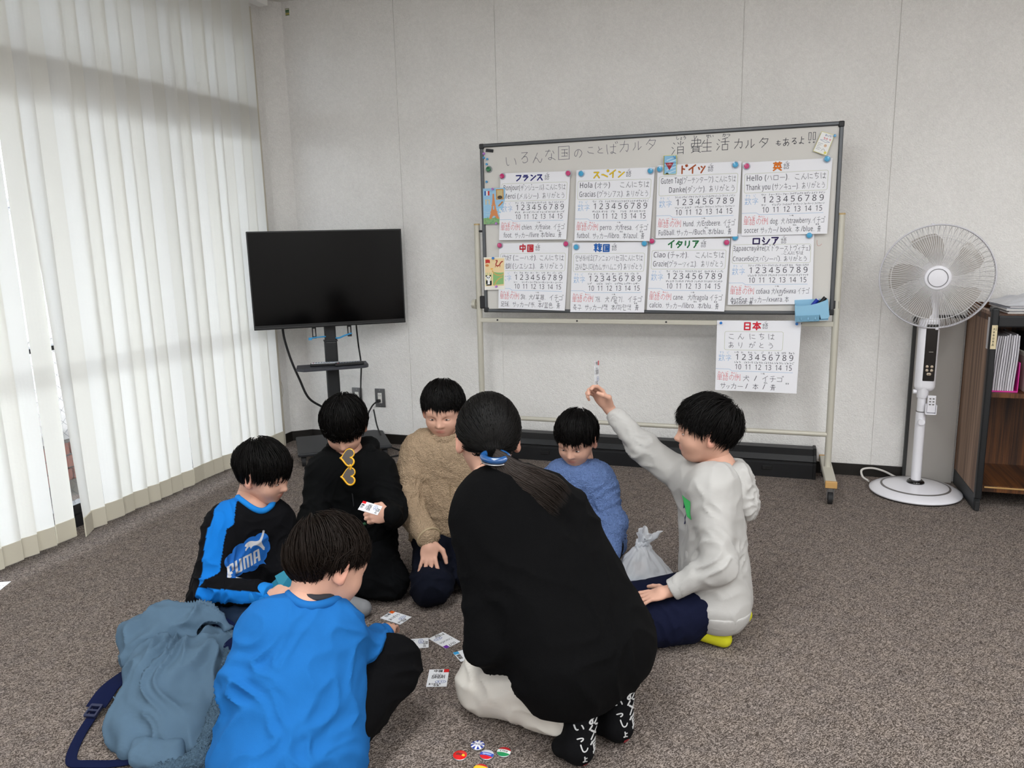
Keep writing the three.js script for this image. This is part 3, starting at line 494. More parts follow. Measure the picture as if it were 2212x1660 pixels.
// blue pen tray with a magnet back, two marker pens in it
{
  const g = group('pen_tray', [3.027, 0.9, BZ + 0.0185], 0); g.rotation.z = 0.055; tag(g, 'light blue plastic pen tray clinging to the whiteboard frame', 'pen tray');
  const m = std(0x8dbfdc, 0.45), S = new THREE.Shape();
  S.moveTo(-0.072, -0.05); S.lineTo(0.03, -0.05); S.lineTo(0.034, -0.016); S.lineTo(0.04, -0.04); S.lineTo(0.066, -0.04); S.lineTo(0.076, -0.03); S.lineTo(0.07, 0.05); S.quadraticCurveTo(0.0, 0.018, -0.076, 0.026); S.closePath();
  mesh('front', new THREE.ExtrudeGeometry(S, { depth: 0.004, bevelEnabled: true, bevelSize: 0.0015, bevelThickness: 0.0015, bevelSegments: 2 }).translate(0, 0, 0.045), m, g);
  mesh('back', rb(0.148, 0.104, 0.004, 0.0015, -0.002, 0.0, 0.004), m, g);
  mesh('side', rb(0.004, 0.09, 0.046, 0.0015, -0.073, -0.01, 0.025), m, g); mesh('side', rb(0.004, 0.09, 0.046, 0.0015, 0.071, 0.0, 0.025), m, g);
  mesh('ledge', rb(0.104, 0.03, 0.006, 0.002, -0.02, -0.035, 0.052), std(0x6f9fba, 0.5), g);
  mesh('floor_plate', rb(0.146, 0.004, 0.046, 0.0015, 0, -0.046, 0.025), m, g);
  for (const x of [-0.05, -0.018, 0.014]) mesh('peg', cyl(0.004, 0.0015, 0.012, x, -0.034, 0.058, 10), m, g);
  mesh('thumb_disc', at(new THREE.CylinderGeometry(0.017, 0.017, 0.003, 24, 1, false, -Math.PI / 2, Math.PI), -0.004, -0.018, 0.0525, Math.PI / 2), m, g);
}
function marker(name, a, b, color, label) {
  const g = group(name, a); tag(g, label, 'marker pen');
  const A = V(0, 0, 0), B = V(b[0] - a[0], b[1] - a[1], b[2] - a[2]), at_ = (t) => A.clone().lerp(B, t).toArray();
  mesh('barrel', rod(at_(0), at_(0.62), 0.0085, 16), std(0xe8e4da, 0.4), g); mesh('cap', rod(at_(0.6), at_(0.97), 0.0098, 16), std(color, 0.35), g); mesh('cap_end', rod(at_(0.97), at_(1), 0.0075, 16), std(0xdadada, 0.4), g);
}
marker('marker_pen', [2.99, 0.868, BZ + 0.038], [3.053, 0.955, BZ + 0.042], 0x0d2f9e, 'blue capped marker pen standing in the pen tray');
marker('marker_pen', [3.015, 0.872, BZ + 0.049], [3.087, 0.966, BZ + 0.049], 0x121214, 'black capped marker pen leaning in the pen tray');
// ---------------------------------------------------------------- television on its wheeled stand
{
  const yaw = Math.atan2(0.494, 0.693), c = [0.417, 1.068, 0.356], W = 0.862, H = 0.55;
  const g = group('television', [c[0], c[1] - H / 2, c[2]], yaw); tag(g, 'large black flat television switched off on a wheeled stand', 'television');
  mesh('body', rb(W, H, 0.022, 0.004, 0, H / 2, 0), std(0x101113, 0.4), g);
  mesh('screen', bx(W - 0.014, H - 0.032, 0.002, 0, H / 2 + 0.009, 0.0112), phys(0x030304, 0.12, { specularIntensity: 0.35 }), g);
  mesh('chin', rb(W, 0.014, 0.028, 0.004, 0, 0.007, 0.001), std(0x17181a, 0.3), g);
  mesh('rear_housing', rb(W * 0.62, H * 0.55, 0.03, 0.012, 0, H * 0.4, -0.025), std(0x141416, 0.6), g);
  const s = group('television_stand', [0.36, 0, 0.29], yaw); tag(s, 'black steel column stand with a small shelf under the television', 'television stand');
  const k = std(0x1b1d20, 0.45), kd = std(0x24262a, 0.5);
  mesh('base_plate', rb(0.54, 0.022, 0.42, 0.008, 0.03, 0.072, 0.02), kd, s);
  for (const [x, z] of [[-0.21, 0.19], [0.26, 0.19], [-0.21, -0.15], [0.26, -0.15]]) { const w = mesh('caster', rb(0.03, 0.03, 0.03, 0.004, x, 0.048, z), k, s); mesh('wheel', at(new THREE.CylinderGeometry(0.028, 0.028, 0.022, 18), x, 0.028, z + 0.008, 0, 0, Math.PI / 2), M.rubber, w); }
  mesh('lower_column', rb(0.075, 0.62, 0.055, 0.012, 0, 0.39, 0), k, s);
  mesh('upper_column', rb(0.066, 0.62, 0.046, 0.01, 0, 1.0, 0), k, s);
  mesh('collar', rb(0.08, 0.008, 0.06, 0.002, 0, 0.7, 0), kd, s);
  const tray = new THREE.Shape(); tray.moveTo(-0.2, 0.0); tray.lineTo(0.2, 0.0); tray.lineTo(0.2, 0.12); tray.quadraticCurveTo(0.2, 0.17, 0.15, 0.17); tray.lineTo(-0.17, 0.17); tray.lineTo(-0.21, 0.13); tray.closePath();
  mesh('shelf_tray', new THREE.ExtrudeGeometry(tray, { depth: 0.012, bevelEnabled: true, bevelSize: 0.002, bevelThickness: 0.002, bevelSegments: 2 }).rotateX(Math.PI / 2).translate(0, 0.56, -0.005), std(0x3a3c44, 0.5), s);
  for (const x of [-0.092, 0.112]) mesh('bracket_arm', merge([bx(0.006, 0.36, 0.012, x - 0.009, 0.905, 0.028), bx(0.006, 0.36, 0.012, x + 0.009, 0.905, 0.028), bx(0.024, 0.012, 0.012, x, 0.785, 0.028), bx(0.024, 0.012, 0.012, x, 0.727, 0.028)]), M.rimDark, s);
  mesh('mount_plate', bx(0.26, 0.2, 0.014, 0, 1.06, 0.032), M.rimDark, s);
  mesh('tie_ribbon', merge([tube([[-0.115, 0.722, 0.03], [-0.09, 0.727, 0.04], [-0.04, 0.728, 0.032], [0.0, 0.722, -0.03]], 0.004, 20, 6), tube([[0.0, 0.722, -0.03], [0.045, 0.715, 0.03], [0.08, 0.728, 0.036], [0.125, 0.74, 0.03]], 0.005, 20, 6), rb(0.02, 0.016, 0.008, 0.003, -0.117, 0.72, 0.034)]), std(0x3fa4e0, 0.4), s).userData.label = 'bright blue plastic ribbon';
}
function remote(name, x, z, turn, top, label) {
  const g = group(name, [x, 0.5625, z], turn); tag(g, label, 'remote control');
  mesh('body', rb(0.045, 0.016, 0.17, 0.005, 0, 0.008, 0), std(0x17181a, 0.45), g);
  mesh('face_plate', rb(0.04, 0.003, 0.155, 0.001, 0, 0.0165, 0), std(top, 0.4), g);
  const b = new THREE.CylinderGeometry(0.0032, 0.0036, 0.002, 10), bm = std(0x8b96a4, 0.5), rm = std(0xc2323c, 0.5);
  for (let r = 0; r < 9; r++) for (let c = 0; c < 3; c++) { const m = mesh('button', b, r === 0 && c === 0 ? rm : bm, g); m.position.set(-0.012 + c * 0.012, 0.019, -0.066 + r * 0.0155); }
}
{
  const yaw = Math.atan2(0.494, 0.693), R = (x, z) => [0.36 + x * Math.cos(yaw) + z * Math.sin(yaw), 0.29 - x * Math.sin(yaw) + z * Math.cos(yaw)];
  let p = R(-0.045, 0.075); remote('remote_control', p[0], p[1], yaw + Math.PI / 2 - 0.12, 0xdfe3ea, 'white faced remote control lying on the stand shelf');
  p = R(0.09, 0.12); remote('remote_control', p[0], p[1], yaw + Math.PI / 2 + 0.08, 0x2a2c30, 'black remote control lying on the stand shelf');
}
// cords and sockets
M.cord = std(0x121214, 0.5);
tag(mesh('antenna_cable', tube([[0.13, 0.86, 0.4], [0.115, 0.775, 0.405], [0.127, 0.612, 0.375], [0.162, 0.468, 0.345], [0.196, 0.344, 0.31], [0.25, 0.25, 0.21], [0.24, 0.12, 0.1], [0.255, 0.03, 0.05], [0.3, 0.0075, 0.03], [0.36, 0.0075, 0.022]], 0.007, 60, 8), M.cord), 'thick black cable sagging behind the television column', 'cable');
tag(mesh('power_cord', tube([[0.505, 0.86, 0.23], [0.5, 0.777, 0.22], [0.48, 0.665, 0.175], [0.485, 0.539, 0.165], [0.478, 0.425, 0.17], [0.483, 0.332, 0.19], [0.47, 0.2, 0.13], [0.45, 0.17, 0.09], [0.46, 0.21, 0.065], [0.485, 0.258, 0.05], [0.51, 0.281, 0.036]], 0.0048, 70, 8), M.cord), 'thin black power cord plugged into the wall socket', 'cord');
tag(mesh('floor_cord', tube([[0.5, 0.235, 0.07], [0.54, 0.12, 0.1], [0.62, 0.03, 0.14], [0.72, 0.0065, 0.16], [0.77, 0.0065, 0.22], [0.72, 0.0065, 0.3]], 0.0048, 50, 8), M.cord), 'black cord trailing from the socket onto the carpet', 'cord');
function outlet(x, y, label, plug) {
  const g = group('wall_socket', [x, y, 0]); tag(g, label, 'wall socket', 'steel wall sockets');
  mesh('plate', rb(0.07, 0.12, 0.008, 0.003, 0, 0, 0.0045), std(0x7c7c7e, 0.35, { metalness: 0.7 }), g);
  const f = mesh('insert', rb(0.027, 0.066, 0.005, 0.002, 0, 0, 0.0095), std(0xe7e5e0, 0.5), g);
  for (const yy of [0.016, -0.016]) for (const xx of [-0.005, 0.005]) mesh('slot', bx(0.0018, 0.009, 0.002, xx, yy, 0.0118), M.rimDark, f);
  for (const yy of [0.051, -0.051]) mesh('screw', at(new THREE.CylinderGeometry(0.003, 0.003, 0.002, 10), 0, yy, 0.009, Math.PI / 2), M.chrome, g);
  if (plug) mesh('plug', merge([rb(0.024, 0.02, 0.026, 0.005, -0.003, -0.016, 0.0265)]), M.cord, g);
}
outlet(0.516, 0.297, 'steel plate wall socket with a black plug in it', true);
outlet(0.352, 0.297, 'steel plate wall socket partly hidden behind the television column', false);
tag(mesh('blind_cord', tube([[-0.098, 0.75, 0.2], [-0.088, 0.62, 0.2], [-0.096, 0.52, 0.185], [-0.088, 0.45, 0.19], [-0.08, 0.36, 0.175], [-0.092, 0.3, 0.18], [-0.1, 0.27, 0.2]], 0.0016, 40, 6), std(0xcfc9bb, 0.7)), 'thin cream pull cord dangling against the corner pier', 'cord');
{
  const t = canvas(64, 96, (g) => { g.fillStyle = '#7f8a6a'; g.fillRect(0, 0, 64, 96); g.fillStyle = '#3f6b4a'; g.fillRect(0, 24, 64, 22); g.fillStyle = '#c9b25a'; g.fillRect(0, 66, 64, 14); g.fillStyle = '#e3e0c8'; g.fillRect(8, 8, 48, 10); });
  tag(mesh('wall_sticker', bx(0.026, 0.04, 0.001, 0.04, 2.63, 0.0008), std(0xffffff, 0.6, { map: t })), 'small green and yellow sticker near the ceiling corner', 'sticker');
}
// projection screen in its long black case on the floor
{
  const g = group('projection_screen_case', [2.255, 0, 0.075]); tag(g, 'long black projection screen case lying along the baseboard', 'screen case');
  const m = std(0x16171a, 0.42), m2 = std(0x0e0e10, 0.5);
  const S = new THREE.Shape(); S.moveTo(-0.055, 0); S.lineTo(0.06, 0); S.lineTo(0.06, 0.075); S.lineTo(0.05, 0.085); S.lineTo(0.062, 0.095); S.lineTo(0.055, 0.125); S.lineTo(0.02, 0.152); S.lineTo(-0.045, 0.152); S.lineTo(-0.055, 0.14); S.closePath();
  mesh('case', new THREE.ExtrudeGeometry(S, { depth: 1.66, bevelEnabled: false }).rotateY(Math.PI / 2).translate(-0.83, 0, 0), m, g);
  const E = new THREE.ExtrudeGeometry(S, { depth: 0.012, bevelEnabled: true, bevelSize: 0.003, bevelThickness: 0.002, bevelSegments: 1 });
  for (const x of [-0.84, 0.83]) mesh('end_cap', E.clone().rotateY(Math.PI / 2).translate(x, 0.002, 0), m2, g);
  mesh('slot', bx(1.64, 0.012, 0.004, 0, 0.086, -0.052), m2, g);
  mesh('handle', tube([[-0.26, 0.152, 0], [-0.24, 0.168, 0], [-0.16, 0.17, 0], [-0.14, 0.152, 0]], 0.006, 24, 8), m2, g);
  for (const x of [-0.6, 0.62]) mesh('latch', rb(0.05, 0.022, 0.008, 0.002, x, 0.05, -0.063), m2, g);
  g.rotation.y = Math.PI;   // the sloped side looks into the room
}

// ---------------------------------------------------------------- standing electric fan
{
  const g = group('electric_fan', [3.545, 0, 0.235]); tag(g, 'white standing electric fan with a black control panel', 'electric fan');
  const w = phys(0xe9e8ee, 0.25, { clearcoat: 0.4 }), line = std(0x6d6a68, 0.4), blk = phys(0x0b0b0d, 0.12, { clearcoat: 0.5 });
  mesh('base', lathe([[0, 0.004], [0.196, 0.004], [0.205, 0.01], [0.204, 0.017], [0.18, 0.03], [0.12, 0.045], [0.05, 0.054], [0, 0.056]], 64), w, g);
  mesh('base_ring', lathe([[0.146, 0.0395], [0.155, 0.0375], [0.155, 0.0385], [0.146, 0.0405], [0.146, 0.0395]], 64), line, g);
  mesh('foot_ring', lathe([[0.15, 0], [0.195, 0], [0.195, 0.006], [0.15, 0.006]], 48), M.rimDark, g);
  mesh('pole_collar', lathe([[0, 0.05], [0.042, 0.05], [0.038, 0.062], [0.028, 0.07], [0, 0.072]], 32), blk, g);
  mesh('lower_pole', cyl(0.0225, 0.0225, 0.35, 0, 0.235, 0, 28), w, g);
  mesh('pole_ring', cyl(0.0232, 0.0232, 0.004, 0, 0.412, 0, 28), line, g);
  mesh('upper_pole', cyl(0.02, 0.02, 0.11, 0, 0.46, 0, 28), w, g);
  mesh('height_knob', at(new THREE.CylinderGeometry(0.015, 0.015, 0.016, 20), 0.0, 0.365, 0.026, Math.PI / 2), w, g);
  mesh('tilt_screw', at(new THREE.CylinderGeometry(0.011, 0.011, 0.014, 18), -0.034, 0.508, 0, 0, 0, Math.PI / 2), w, g);
  // control housing: a tall rounded wedge with the black panel set in its face
  const housing = mesh('control_housing', merge([rb(0.09, 0.36, 0.06, 0.028, 0.006, 0.69, 0.0, 6), cyl(0.024, 0.03, 0.06, 0, 0.51, 0, 24)]), w, g);
  mesh('control_panel', rb(0.05, 0.27, 0.008, 0.024, 0.014, 0.7, 0.029, 8), blk, housing);
  const bg = at(lathe([[0, 0.003], [0.006, 0.003], [0.0075, 0], [0, 0]], 16), 0, 0, 0, Math.PI / 2), bm = std(0xb9aa98, 0.35, { metalness: 0.4 });
  for (const [x, y] of [[0.004, 0.635], [0.024, 0.635], [0.004, 0.617], [0.024, 0.617], [0.01, 0.599], [0.017, 0.599]]) { const m = mesh('button', bg, bm, housing); m.position.set(x, y, 0.033); }
  mesh('panel_mark', bx(0.018, 0.0025, 0.001, 0.016, 0.705, 0.0335), std(0x9a968e, 0.5), housing);
  // remote holder and remote
  mesh('remote_holder', merge([rb(0.044, 0.05, 0.006, 0.002, 0.034, 0.43, 0.022), rb(0.005, 0.045, 0.024, 0.002, 0.012, 0.43, 0.032), rb(0.005, 0.045, 0.024, 0.002, 0.056, 0.43, 0.032), rb(0.044, 0.006, 0.024, 0.002, 0.034, 0.408, 0.032)]), w, g);
  const rem = mesh('handset', rb(0.036, 0.082, 0.01, 0.003, 0.035, 0.456, 0.032), w, g);
  for (let i = 0; i < 3; i++) for (let j = 0; j < 2; j++) mesh('handset_button', rb(0.008, 0.006, 0.002, 0.001, 0.028 + j * 0.014, 0.482 - i * 0.014, 0.0375), line, rem);
  // head: turned a little off the camera's line
  const head = new THREE.Group(); head.name = 'fan_head'; head.position.set(0.012, 1.055, 0.03); head.rotation.set(-0.0, -0.1, 0); g.add(head);
  mesh('motor', at(lathe([[0, -0.06], [0.05, -0.055], [0.068, -0.02], [0.07, 0.03], [0.06, 0.06], [0, 0.06]], 32), 0, 0, -0.075, Math.PI / 2), w, head);
  mesh('neck', merge([rod([0, -0.06, -0.06], [-0.004, -0.22, -0.03], 0.026, 18, 0.03)]), w, head);
  const R = 0.236, front = [], back = [];
  const N = 120, ringAt = (r, z, t = 0.0014) => at(new THREE.TorusGeometry(r, t, 6, 96), 0, 0, z);
  for (let i = 0; i < N; i++) {
    const a = i / N * Math.PI * 2, p = (r, z, da = 0) => [Math.cos(a + da) * r, Math.sin(a + da) * r, z];
    front.push(tube([p(0.05, 0.078), p(0.11, 0.074, 0.03), p(0.185, 0.06, 0.05), p(0.222, 0.036, 0.055), p(R - 0.002, 0.004, 0.055)], 0.00135, 10, 4));
    if (i % 2 === 0) back.push(tube([p(0.07, -0.062), p(0.16, -0.055), p(0.215, -0.035), p(R - 0.002, -0.004)], 0.0011, 8, 4));
  }
  front.push(ringAt(0.19, 0.058, 0.0013)); back.push(ringAt(0.18, -0.05), ringAt(0.1, -0.06));
  const cageM = phys(0xdedcdd, 0.35, { clearcoat: 0.3 });
  const cf = mesh('front_grille', merge(front), cageM, head); cf.userData.kind = 'stuff'; const cb = mesh('rear_grille', merge(back), cageM, head); cb.userData.kind = 'stuff';
  mesh('rim_ring', merge([at(lathe([[R - 0.004, -0.011], [R + 0.003, -0.011], [R + 0.004, 0.008], [R - 0.003, 0.009], [R - 0.004, -0.011]], 96), 0, 0, 0, Math.PI / 2), rb(0.014, 0.01, 0.018, 0.003, 0.02, -R - 0.004, 0), rb(0.012, 0.008, 0.018, 0.003, -0.03, R + 0.003, 0)]), w, head);
  mesh('centre_cap', at(lathe([[0, 0.012], [0.05, 0.01], [0.055, 0.004], [0.055, 0], [0, 0]], 48), 0, 0, 0.076, Math.PI / 2), w, head);
  mesh('cap_ring', at(lathe([[0.0385, 0.0115], [0.0415, 0.0112], [0.0415, 0.0124], [0.0385, 0.0124], [0.0385, 0.0115]], 48), 0, 0, 0.0762, Math.PI / 2), std(0x77777b, 0.4), head);
  const bladeM = phys(0xcfcac4, 0.15, { transmission: 0.5, thickness: 0, side: THREE.DoubleSide });
  for (let k = 0; k < 5; k++) {
    const P = [], idx = [], nu = 8, nv = 6, a0 = k / 5 * Math.PI * 2 + 0.32;
    for (let j = 0; j <= nv; j++) for (let i = 0; i <= nu; i++) {
      const r = lerp(0.04, 0.198, j / nv), half = lerp(0.3, 0.36, Math.sin(j / nv * 2.4)) * (j === nv ? 0.75 : 1), t = i / nu - 0.5, a = a0 + t * 2 * half + 0.35 * (r - 0.04) / 0.16;
      P.push(Math.cos(a) * r, Math.sin(a) * r, 0.012 - t * 0.05);
    }
    for (let j = 0; j < nv; j++) for (let i = 0; i < nu; i++) { const a = j * (nu + 1) + i, b = a + 1, c = a + nu + 1, d = c + 1; idx.push(a, b, c, b, d, c); }
    const bgm = new THREE.BufferGeometry(); bgm.setAttribute('position', new THREE.Float32BufferAttribute(P, 3)); bgm.setIndex(idx); bgm.computeVertexNormals(); mesh('blade', bgm, bladeM, head);
  }
  mesh('hub', at(lathe([[0, 0.04], [0.03, 0.038], [0.042, 0.02], [0.042, -0.02], [0, -0.02]], 32), 0, 0, 0.006, Math.PI / 2), bladeM, head);
}
tag(mesh('fan_cord', tube([[3.35, 0.012, 0.13], [3.325, 0.022, 0.09], [3.325, 0.046, 0.05], [3.37, 0.054, 0.035], [3.43, 0.04, 0.026], [3.485, 0.014, 0.024], [3.51, 0.0065, 0.022]], 0.0055, 40, 8), std(0xd8d4cf, 0.5)), 'loop of pale fan cord on the carpet by the baseboard', 'cord');

// grey steel panel standing between wall and shelf
{
  const g = group('steel_panel', [3.64, 0, 0.016]); tag(g, 'grey steel panel with a dark edge standing behind the fan', 'panel');
  mesh('sheet', bx(0.21, 0.84, 0.018, 0.0, 0.42, 0), std(0xaeaaa5, 0.5), g);
  mesh('edge_strip', rb(0.016, 0.84, 0.024, 0.003, -0.113, 0.42, 0), std(0x3b3c3c, 0.5), g);
  mesh('top_strip', rb(0.226, 0.014, 0.024, 0.003, -0.004, 0.847, 0), std(0x3b3c3c, 0.5), g);
}

// ---------------------------------------------------------------- low open bookshelf and what is on it
const woodSide = woodTex([104, 79, 64], [160, 130, 109]), woodBack = woodTex([44, 22, 8], [104, 62, 28]);
M.woodSide = std(0xffffff, 0.5, { map: woodSide }); M.woodBack = std(0xffffff, 0.45, { map: woodBack });
M.blackTrim = std(0x16181b, 0.42);
woodSide.repeat.set(2.2, 1); woodBack.repeat.set(1.6, 1);
{
  const X0 = 3.755, X1 = 4.62, D = 0.425, H = 0.93, g = group('bookshelf', [X0, 0, 0.02]); tag(g, 'low walnut bookshelf with black edging beside the fan', 'bookshelf');
  const L = X1 - X0;
  for (const x of [0.012, L - 0.012]) {
    const s = mesh('side_panel', boxUV(span(x - 0.011, x + 0.011, 0.075, H - 0.02, 0, D - 0.03)), M.woodSide, g);
    mesh('front_edging', merge([rb(0.028, H - 0.06, 0.034, 0.008, x, (H + 0.055) / 2, D - 0.017)]), M.blackTrim, s);
    mesh('corner_cap', rb(0.03, 0.026, 0.06, 0.012, x, H - 0.012, D - 0.03), M.blackTrim, s);
    mesh('kick_plate', rb(0.026, 0.075, D - 0.02, 0.003, x, 0.0385, D / 2 - 0.01), std(0x2c3033, 0.5), s);
    mesh('levelling_foot', rb(0.02, 0.045, 0.02, 0.004, x, 0.0235, D - 0.014), M.rubber, s);
  }
  mesh('top_board', boxUV(span(0.0, L, H - 0.06, H - 0.035, 0, D - 0.05)), M.woodBack, g);
  mesh('top_edging', rb(L - 0.06, 0.05, 0.03, 0.006, L / 2, H - 0.062, D - 0.045), M.blackTrim, g);
  mesh('shelf_board', boxUV(span(0.023, L - 0.023, 0.525, 0.545, 0, D - 0.045)), M.woodBack, g);
  mesh('bottom_board', boxUV(span(0.023, L - 0.023, 0.085, 0.115, 0, D - 0.04)), M.woodBack, g);
  mesh('back_board', boxUV(span(0.0, L, 0.075, H - 0.01, -0.006, 0.004)), M.woodBack, g);
  mesh('worn_edge', rb(0.16, 0.008, 0.004, 0.002, 0.12, 0.107, D - 0.038), std(0xb08a55, 0.7), g).userData.label = 'chipped pale shelf edge';
  const st = canvas(128, 512, (c, w, h) => { c.fillStyle = '#d8c9a4'; c.fillRect(0, 0, w, h); c.strokeStyle = '#a59672'; c.strokeRect(6, 6, w - 12, h - 12); '大字市日本品'.split('').forEach((s, i) => { write(c, s, 26, 60 + i * 66, 50, '#2b261c', 7); }); '中国語'.split('').forEach((s, i) => write(c, s, 88, 24 + i * 32, 24, '#4a4334', 3)); });
  mesh('property_label', bx(0.022, 0.105, 0.0008, 0.012, H - 0.128, D + 0.0005), std(0xffffff, 0.7, { map: st }), g).userData.label = 'cream label with vertical writing';
  mesh('taped_note', bx(0.0012, 0.14, 0.034, -0.0002, H - 0.115, D - 0.045), std(0xc6c4c6, 0.8), g).userData.label = 'pale note taped to the side';
  // pink file box with limp booklets
  const f = group('file_box', [X0 + 0.032, 0.5455, 0.13]); tag(f, 'pink open file box on the bookshelf', 'file box');
  const pk = std(0xd9349b, 0.45);
  mesh('base', bx(0.112, 0.005, 0.24, 0.056, 0.0025, 0.12), pk, f); mesh('side', bx(0.003, 0.13, 0.24, 0.1105, 0.07, 0.12), pk, f); mesh('side', bx(0.003, 0.13, 0.24, 0.0015, 0.07, 0.12), pk, f); mesh('back', bx(0.106, 0.2, 0.003, 0.056, 0.105, 0.002), pk, f);
  const booklet = (i) => {
    const n = 12, P = [], q = [], lean = 0.04, th = 0.0068, x = 0.005 + i * 0.0093, h = 0.252 - (i < 4 ? 0.006 : 0.004 * Math.sin(i * 2.2));
    const S = new THREE.Shape(); const L_ = [], R_ = [];
    for (let k = 0; k <= n; k++) { const v = k / n, o = x + lean * 0.3 * v * v + 0.008 * Math.sin(v * 3.1 + 0.6) * v * i / 9; L_.push(new THREE.Vector2(o, v * h)); R_.push(new THREE.Vector2(o + th * (1 - 0.1 * v), v * h)); }
    S.setFromPoints([...L_, ...R_.reverse()]);
    return new THREE.ExtrudeGeometry(S, { depth: 0.2, bevelEnabled: false }).translate(0, 0.0055, 0.03);
  };
  const tone = [0xc9c7cd, 0xbcbac0, 0xb1afb3, 0xd2d0d6];
  for (let i = 0; i < 10; i++) { const m = mesh('booklet', booklet(i), std(tone[i % 4], 0.8)); m.position.set(X0 + 0.032, 0.5455, 0.135); tag(m, 'limp grey booklet standing in the pink file box', 'booklet', 'booklets in the pink file box'); }
  // cream basket with thin dark spined books
  const b = group('storage_basket', [X0 + 0.17, 0.5455, 0.12]); tag(b, 'cream plastic storage basket full of thin books', 'basket');
  const cr = std(0xcfc9ba, 0.5);
  mesh('shell', merge([rb(0.28, 0.16, 0.005, 0.002, 0.14, 0.085, 0.262), rb(0.005, 0.16, 0.26, 0.002, 0.002, 0.085, 0.132), rb(0.005, 0.16, 0.26, 0.002, 0.278, 0.085, 0.132), rb(0.28, 0.16, 0.005, 0.002, 0.14, 0.085, 0.002), rb(0.28, 0.006, 0.26, 0.002, 0.14, 0.004, 0.132)]), cr, b);
  mesh('lip', merge([rb(0.292, 0.022, 0.01, 0.004, 0.14, 0.168, 0.266), rb(0.01, 0.022, 0.27, 0.004, -0.002, 0.168, 0.132)]), cr, b);
  mesh('tag', bx(0.05, 0.028, 0.001, 0.075, 0.148, 0.2655), M.paper, b);
  const bg = rb(0.0095, 0.245, 0.19, 0.0015), bms = [0x26272b, 0x34363c, 0x1f2024, 0x3d3b3a].map((c) => std(c, 0.5));
  const spine = std(0xffffff, 0.6, { map: canvas(32, 512, (c, w, h) => { c.fillStyle = '#a5a2a0'; c.fillRect(0, 0, w, h); for (let y = 14; y < h - 30; y += 22) { c.fillStyle = rnd() < 0.8 ? '#44444a' : '#8b8b90'; c.fillRect(8, y, 16, 14 * rnd() + 4); } }) });
  for (let i = 0; i < 18; i++) { const t = group('thin_book', [X0 + 0.18 + i * 0.0135, 0.677, 0.25]); mesh('cover', bg, bms[i % 4], t); mesh('spine', bx(0.006, 0.235, 0.001, 0, 0, 0.0952), spine, t); tag(t, 'thin dark covered book standing in the cream basket', 'book', 'thin books in the cream basket'); }
  // loose papers in a clear bag on top
  for (let i = 0; i < 5; i++) tag(mesh('paper_stack_sheet', rb(0.42, 0.006, 0.29, 0.002, X0 + 0.29 + 0.008 * Math.sin(i * 2), 0.8985 + i * 0.0066, 0.2 + 0.006 * Math.cos(i * 3)).rotateY(0), std([0xd9d6d2, 0xc6c6cc, 0xe2e0de, 0xb9bcc4, 0xdcdadd][i], 0.7)), 'flat bundle of printed paper stacked on the bookshelf', 'paper bundle', 'paper bundles on the bookshelf');
  const pos = [], idx = [], n = 22;
  for (let j = 0; j <= n; j++) for (let i = 0; i <= n; i++) { const u = i / n, v = j / n, e = Math.min(u, 1 - u, v, 1 - v) * 4, hh = clamp(e, 0, 1); pos.push(lerp(0.05, 0.55, u) + 0.02 * v, 0.9315 + hh * (0.022 + 0.026 * Math.abs(noise2(u * 3, v * 3)) + 0.012 * Math.abs(noise2(u * 9, v * 9))) , lerp(0.06, 0.36, v)); }
  for (let j = 0; j < n; j++) for (let i = 0; i < n; i++) { const a = j * (n + 1) + i, bb = a + 1, c = a + n + 1, d = c + 1; idx.push(a, c, bb, bb, c, d); }
  const bgm = new THREE.BufferGeometry(); bgm.setAttribute('position', new THREE.Float32BufferAttribute(pos, 3)); bgm.setIndex(idx); bgm.computeVertexNormals();
  const pb = mesh('clear_bag', bgm, phys(0xe6e8ee, 0.3, { transmission: 0.35, thickness: 0, side: THREE.DoubleSide })); pb.position.x = X0; tag(pb, 'crumpled clear plastic bag lying on the paper bundles', 'plastic bag');
}
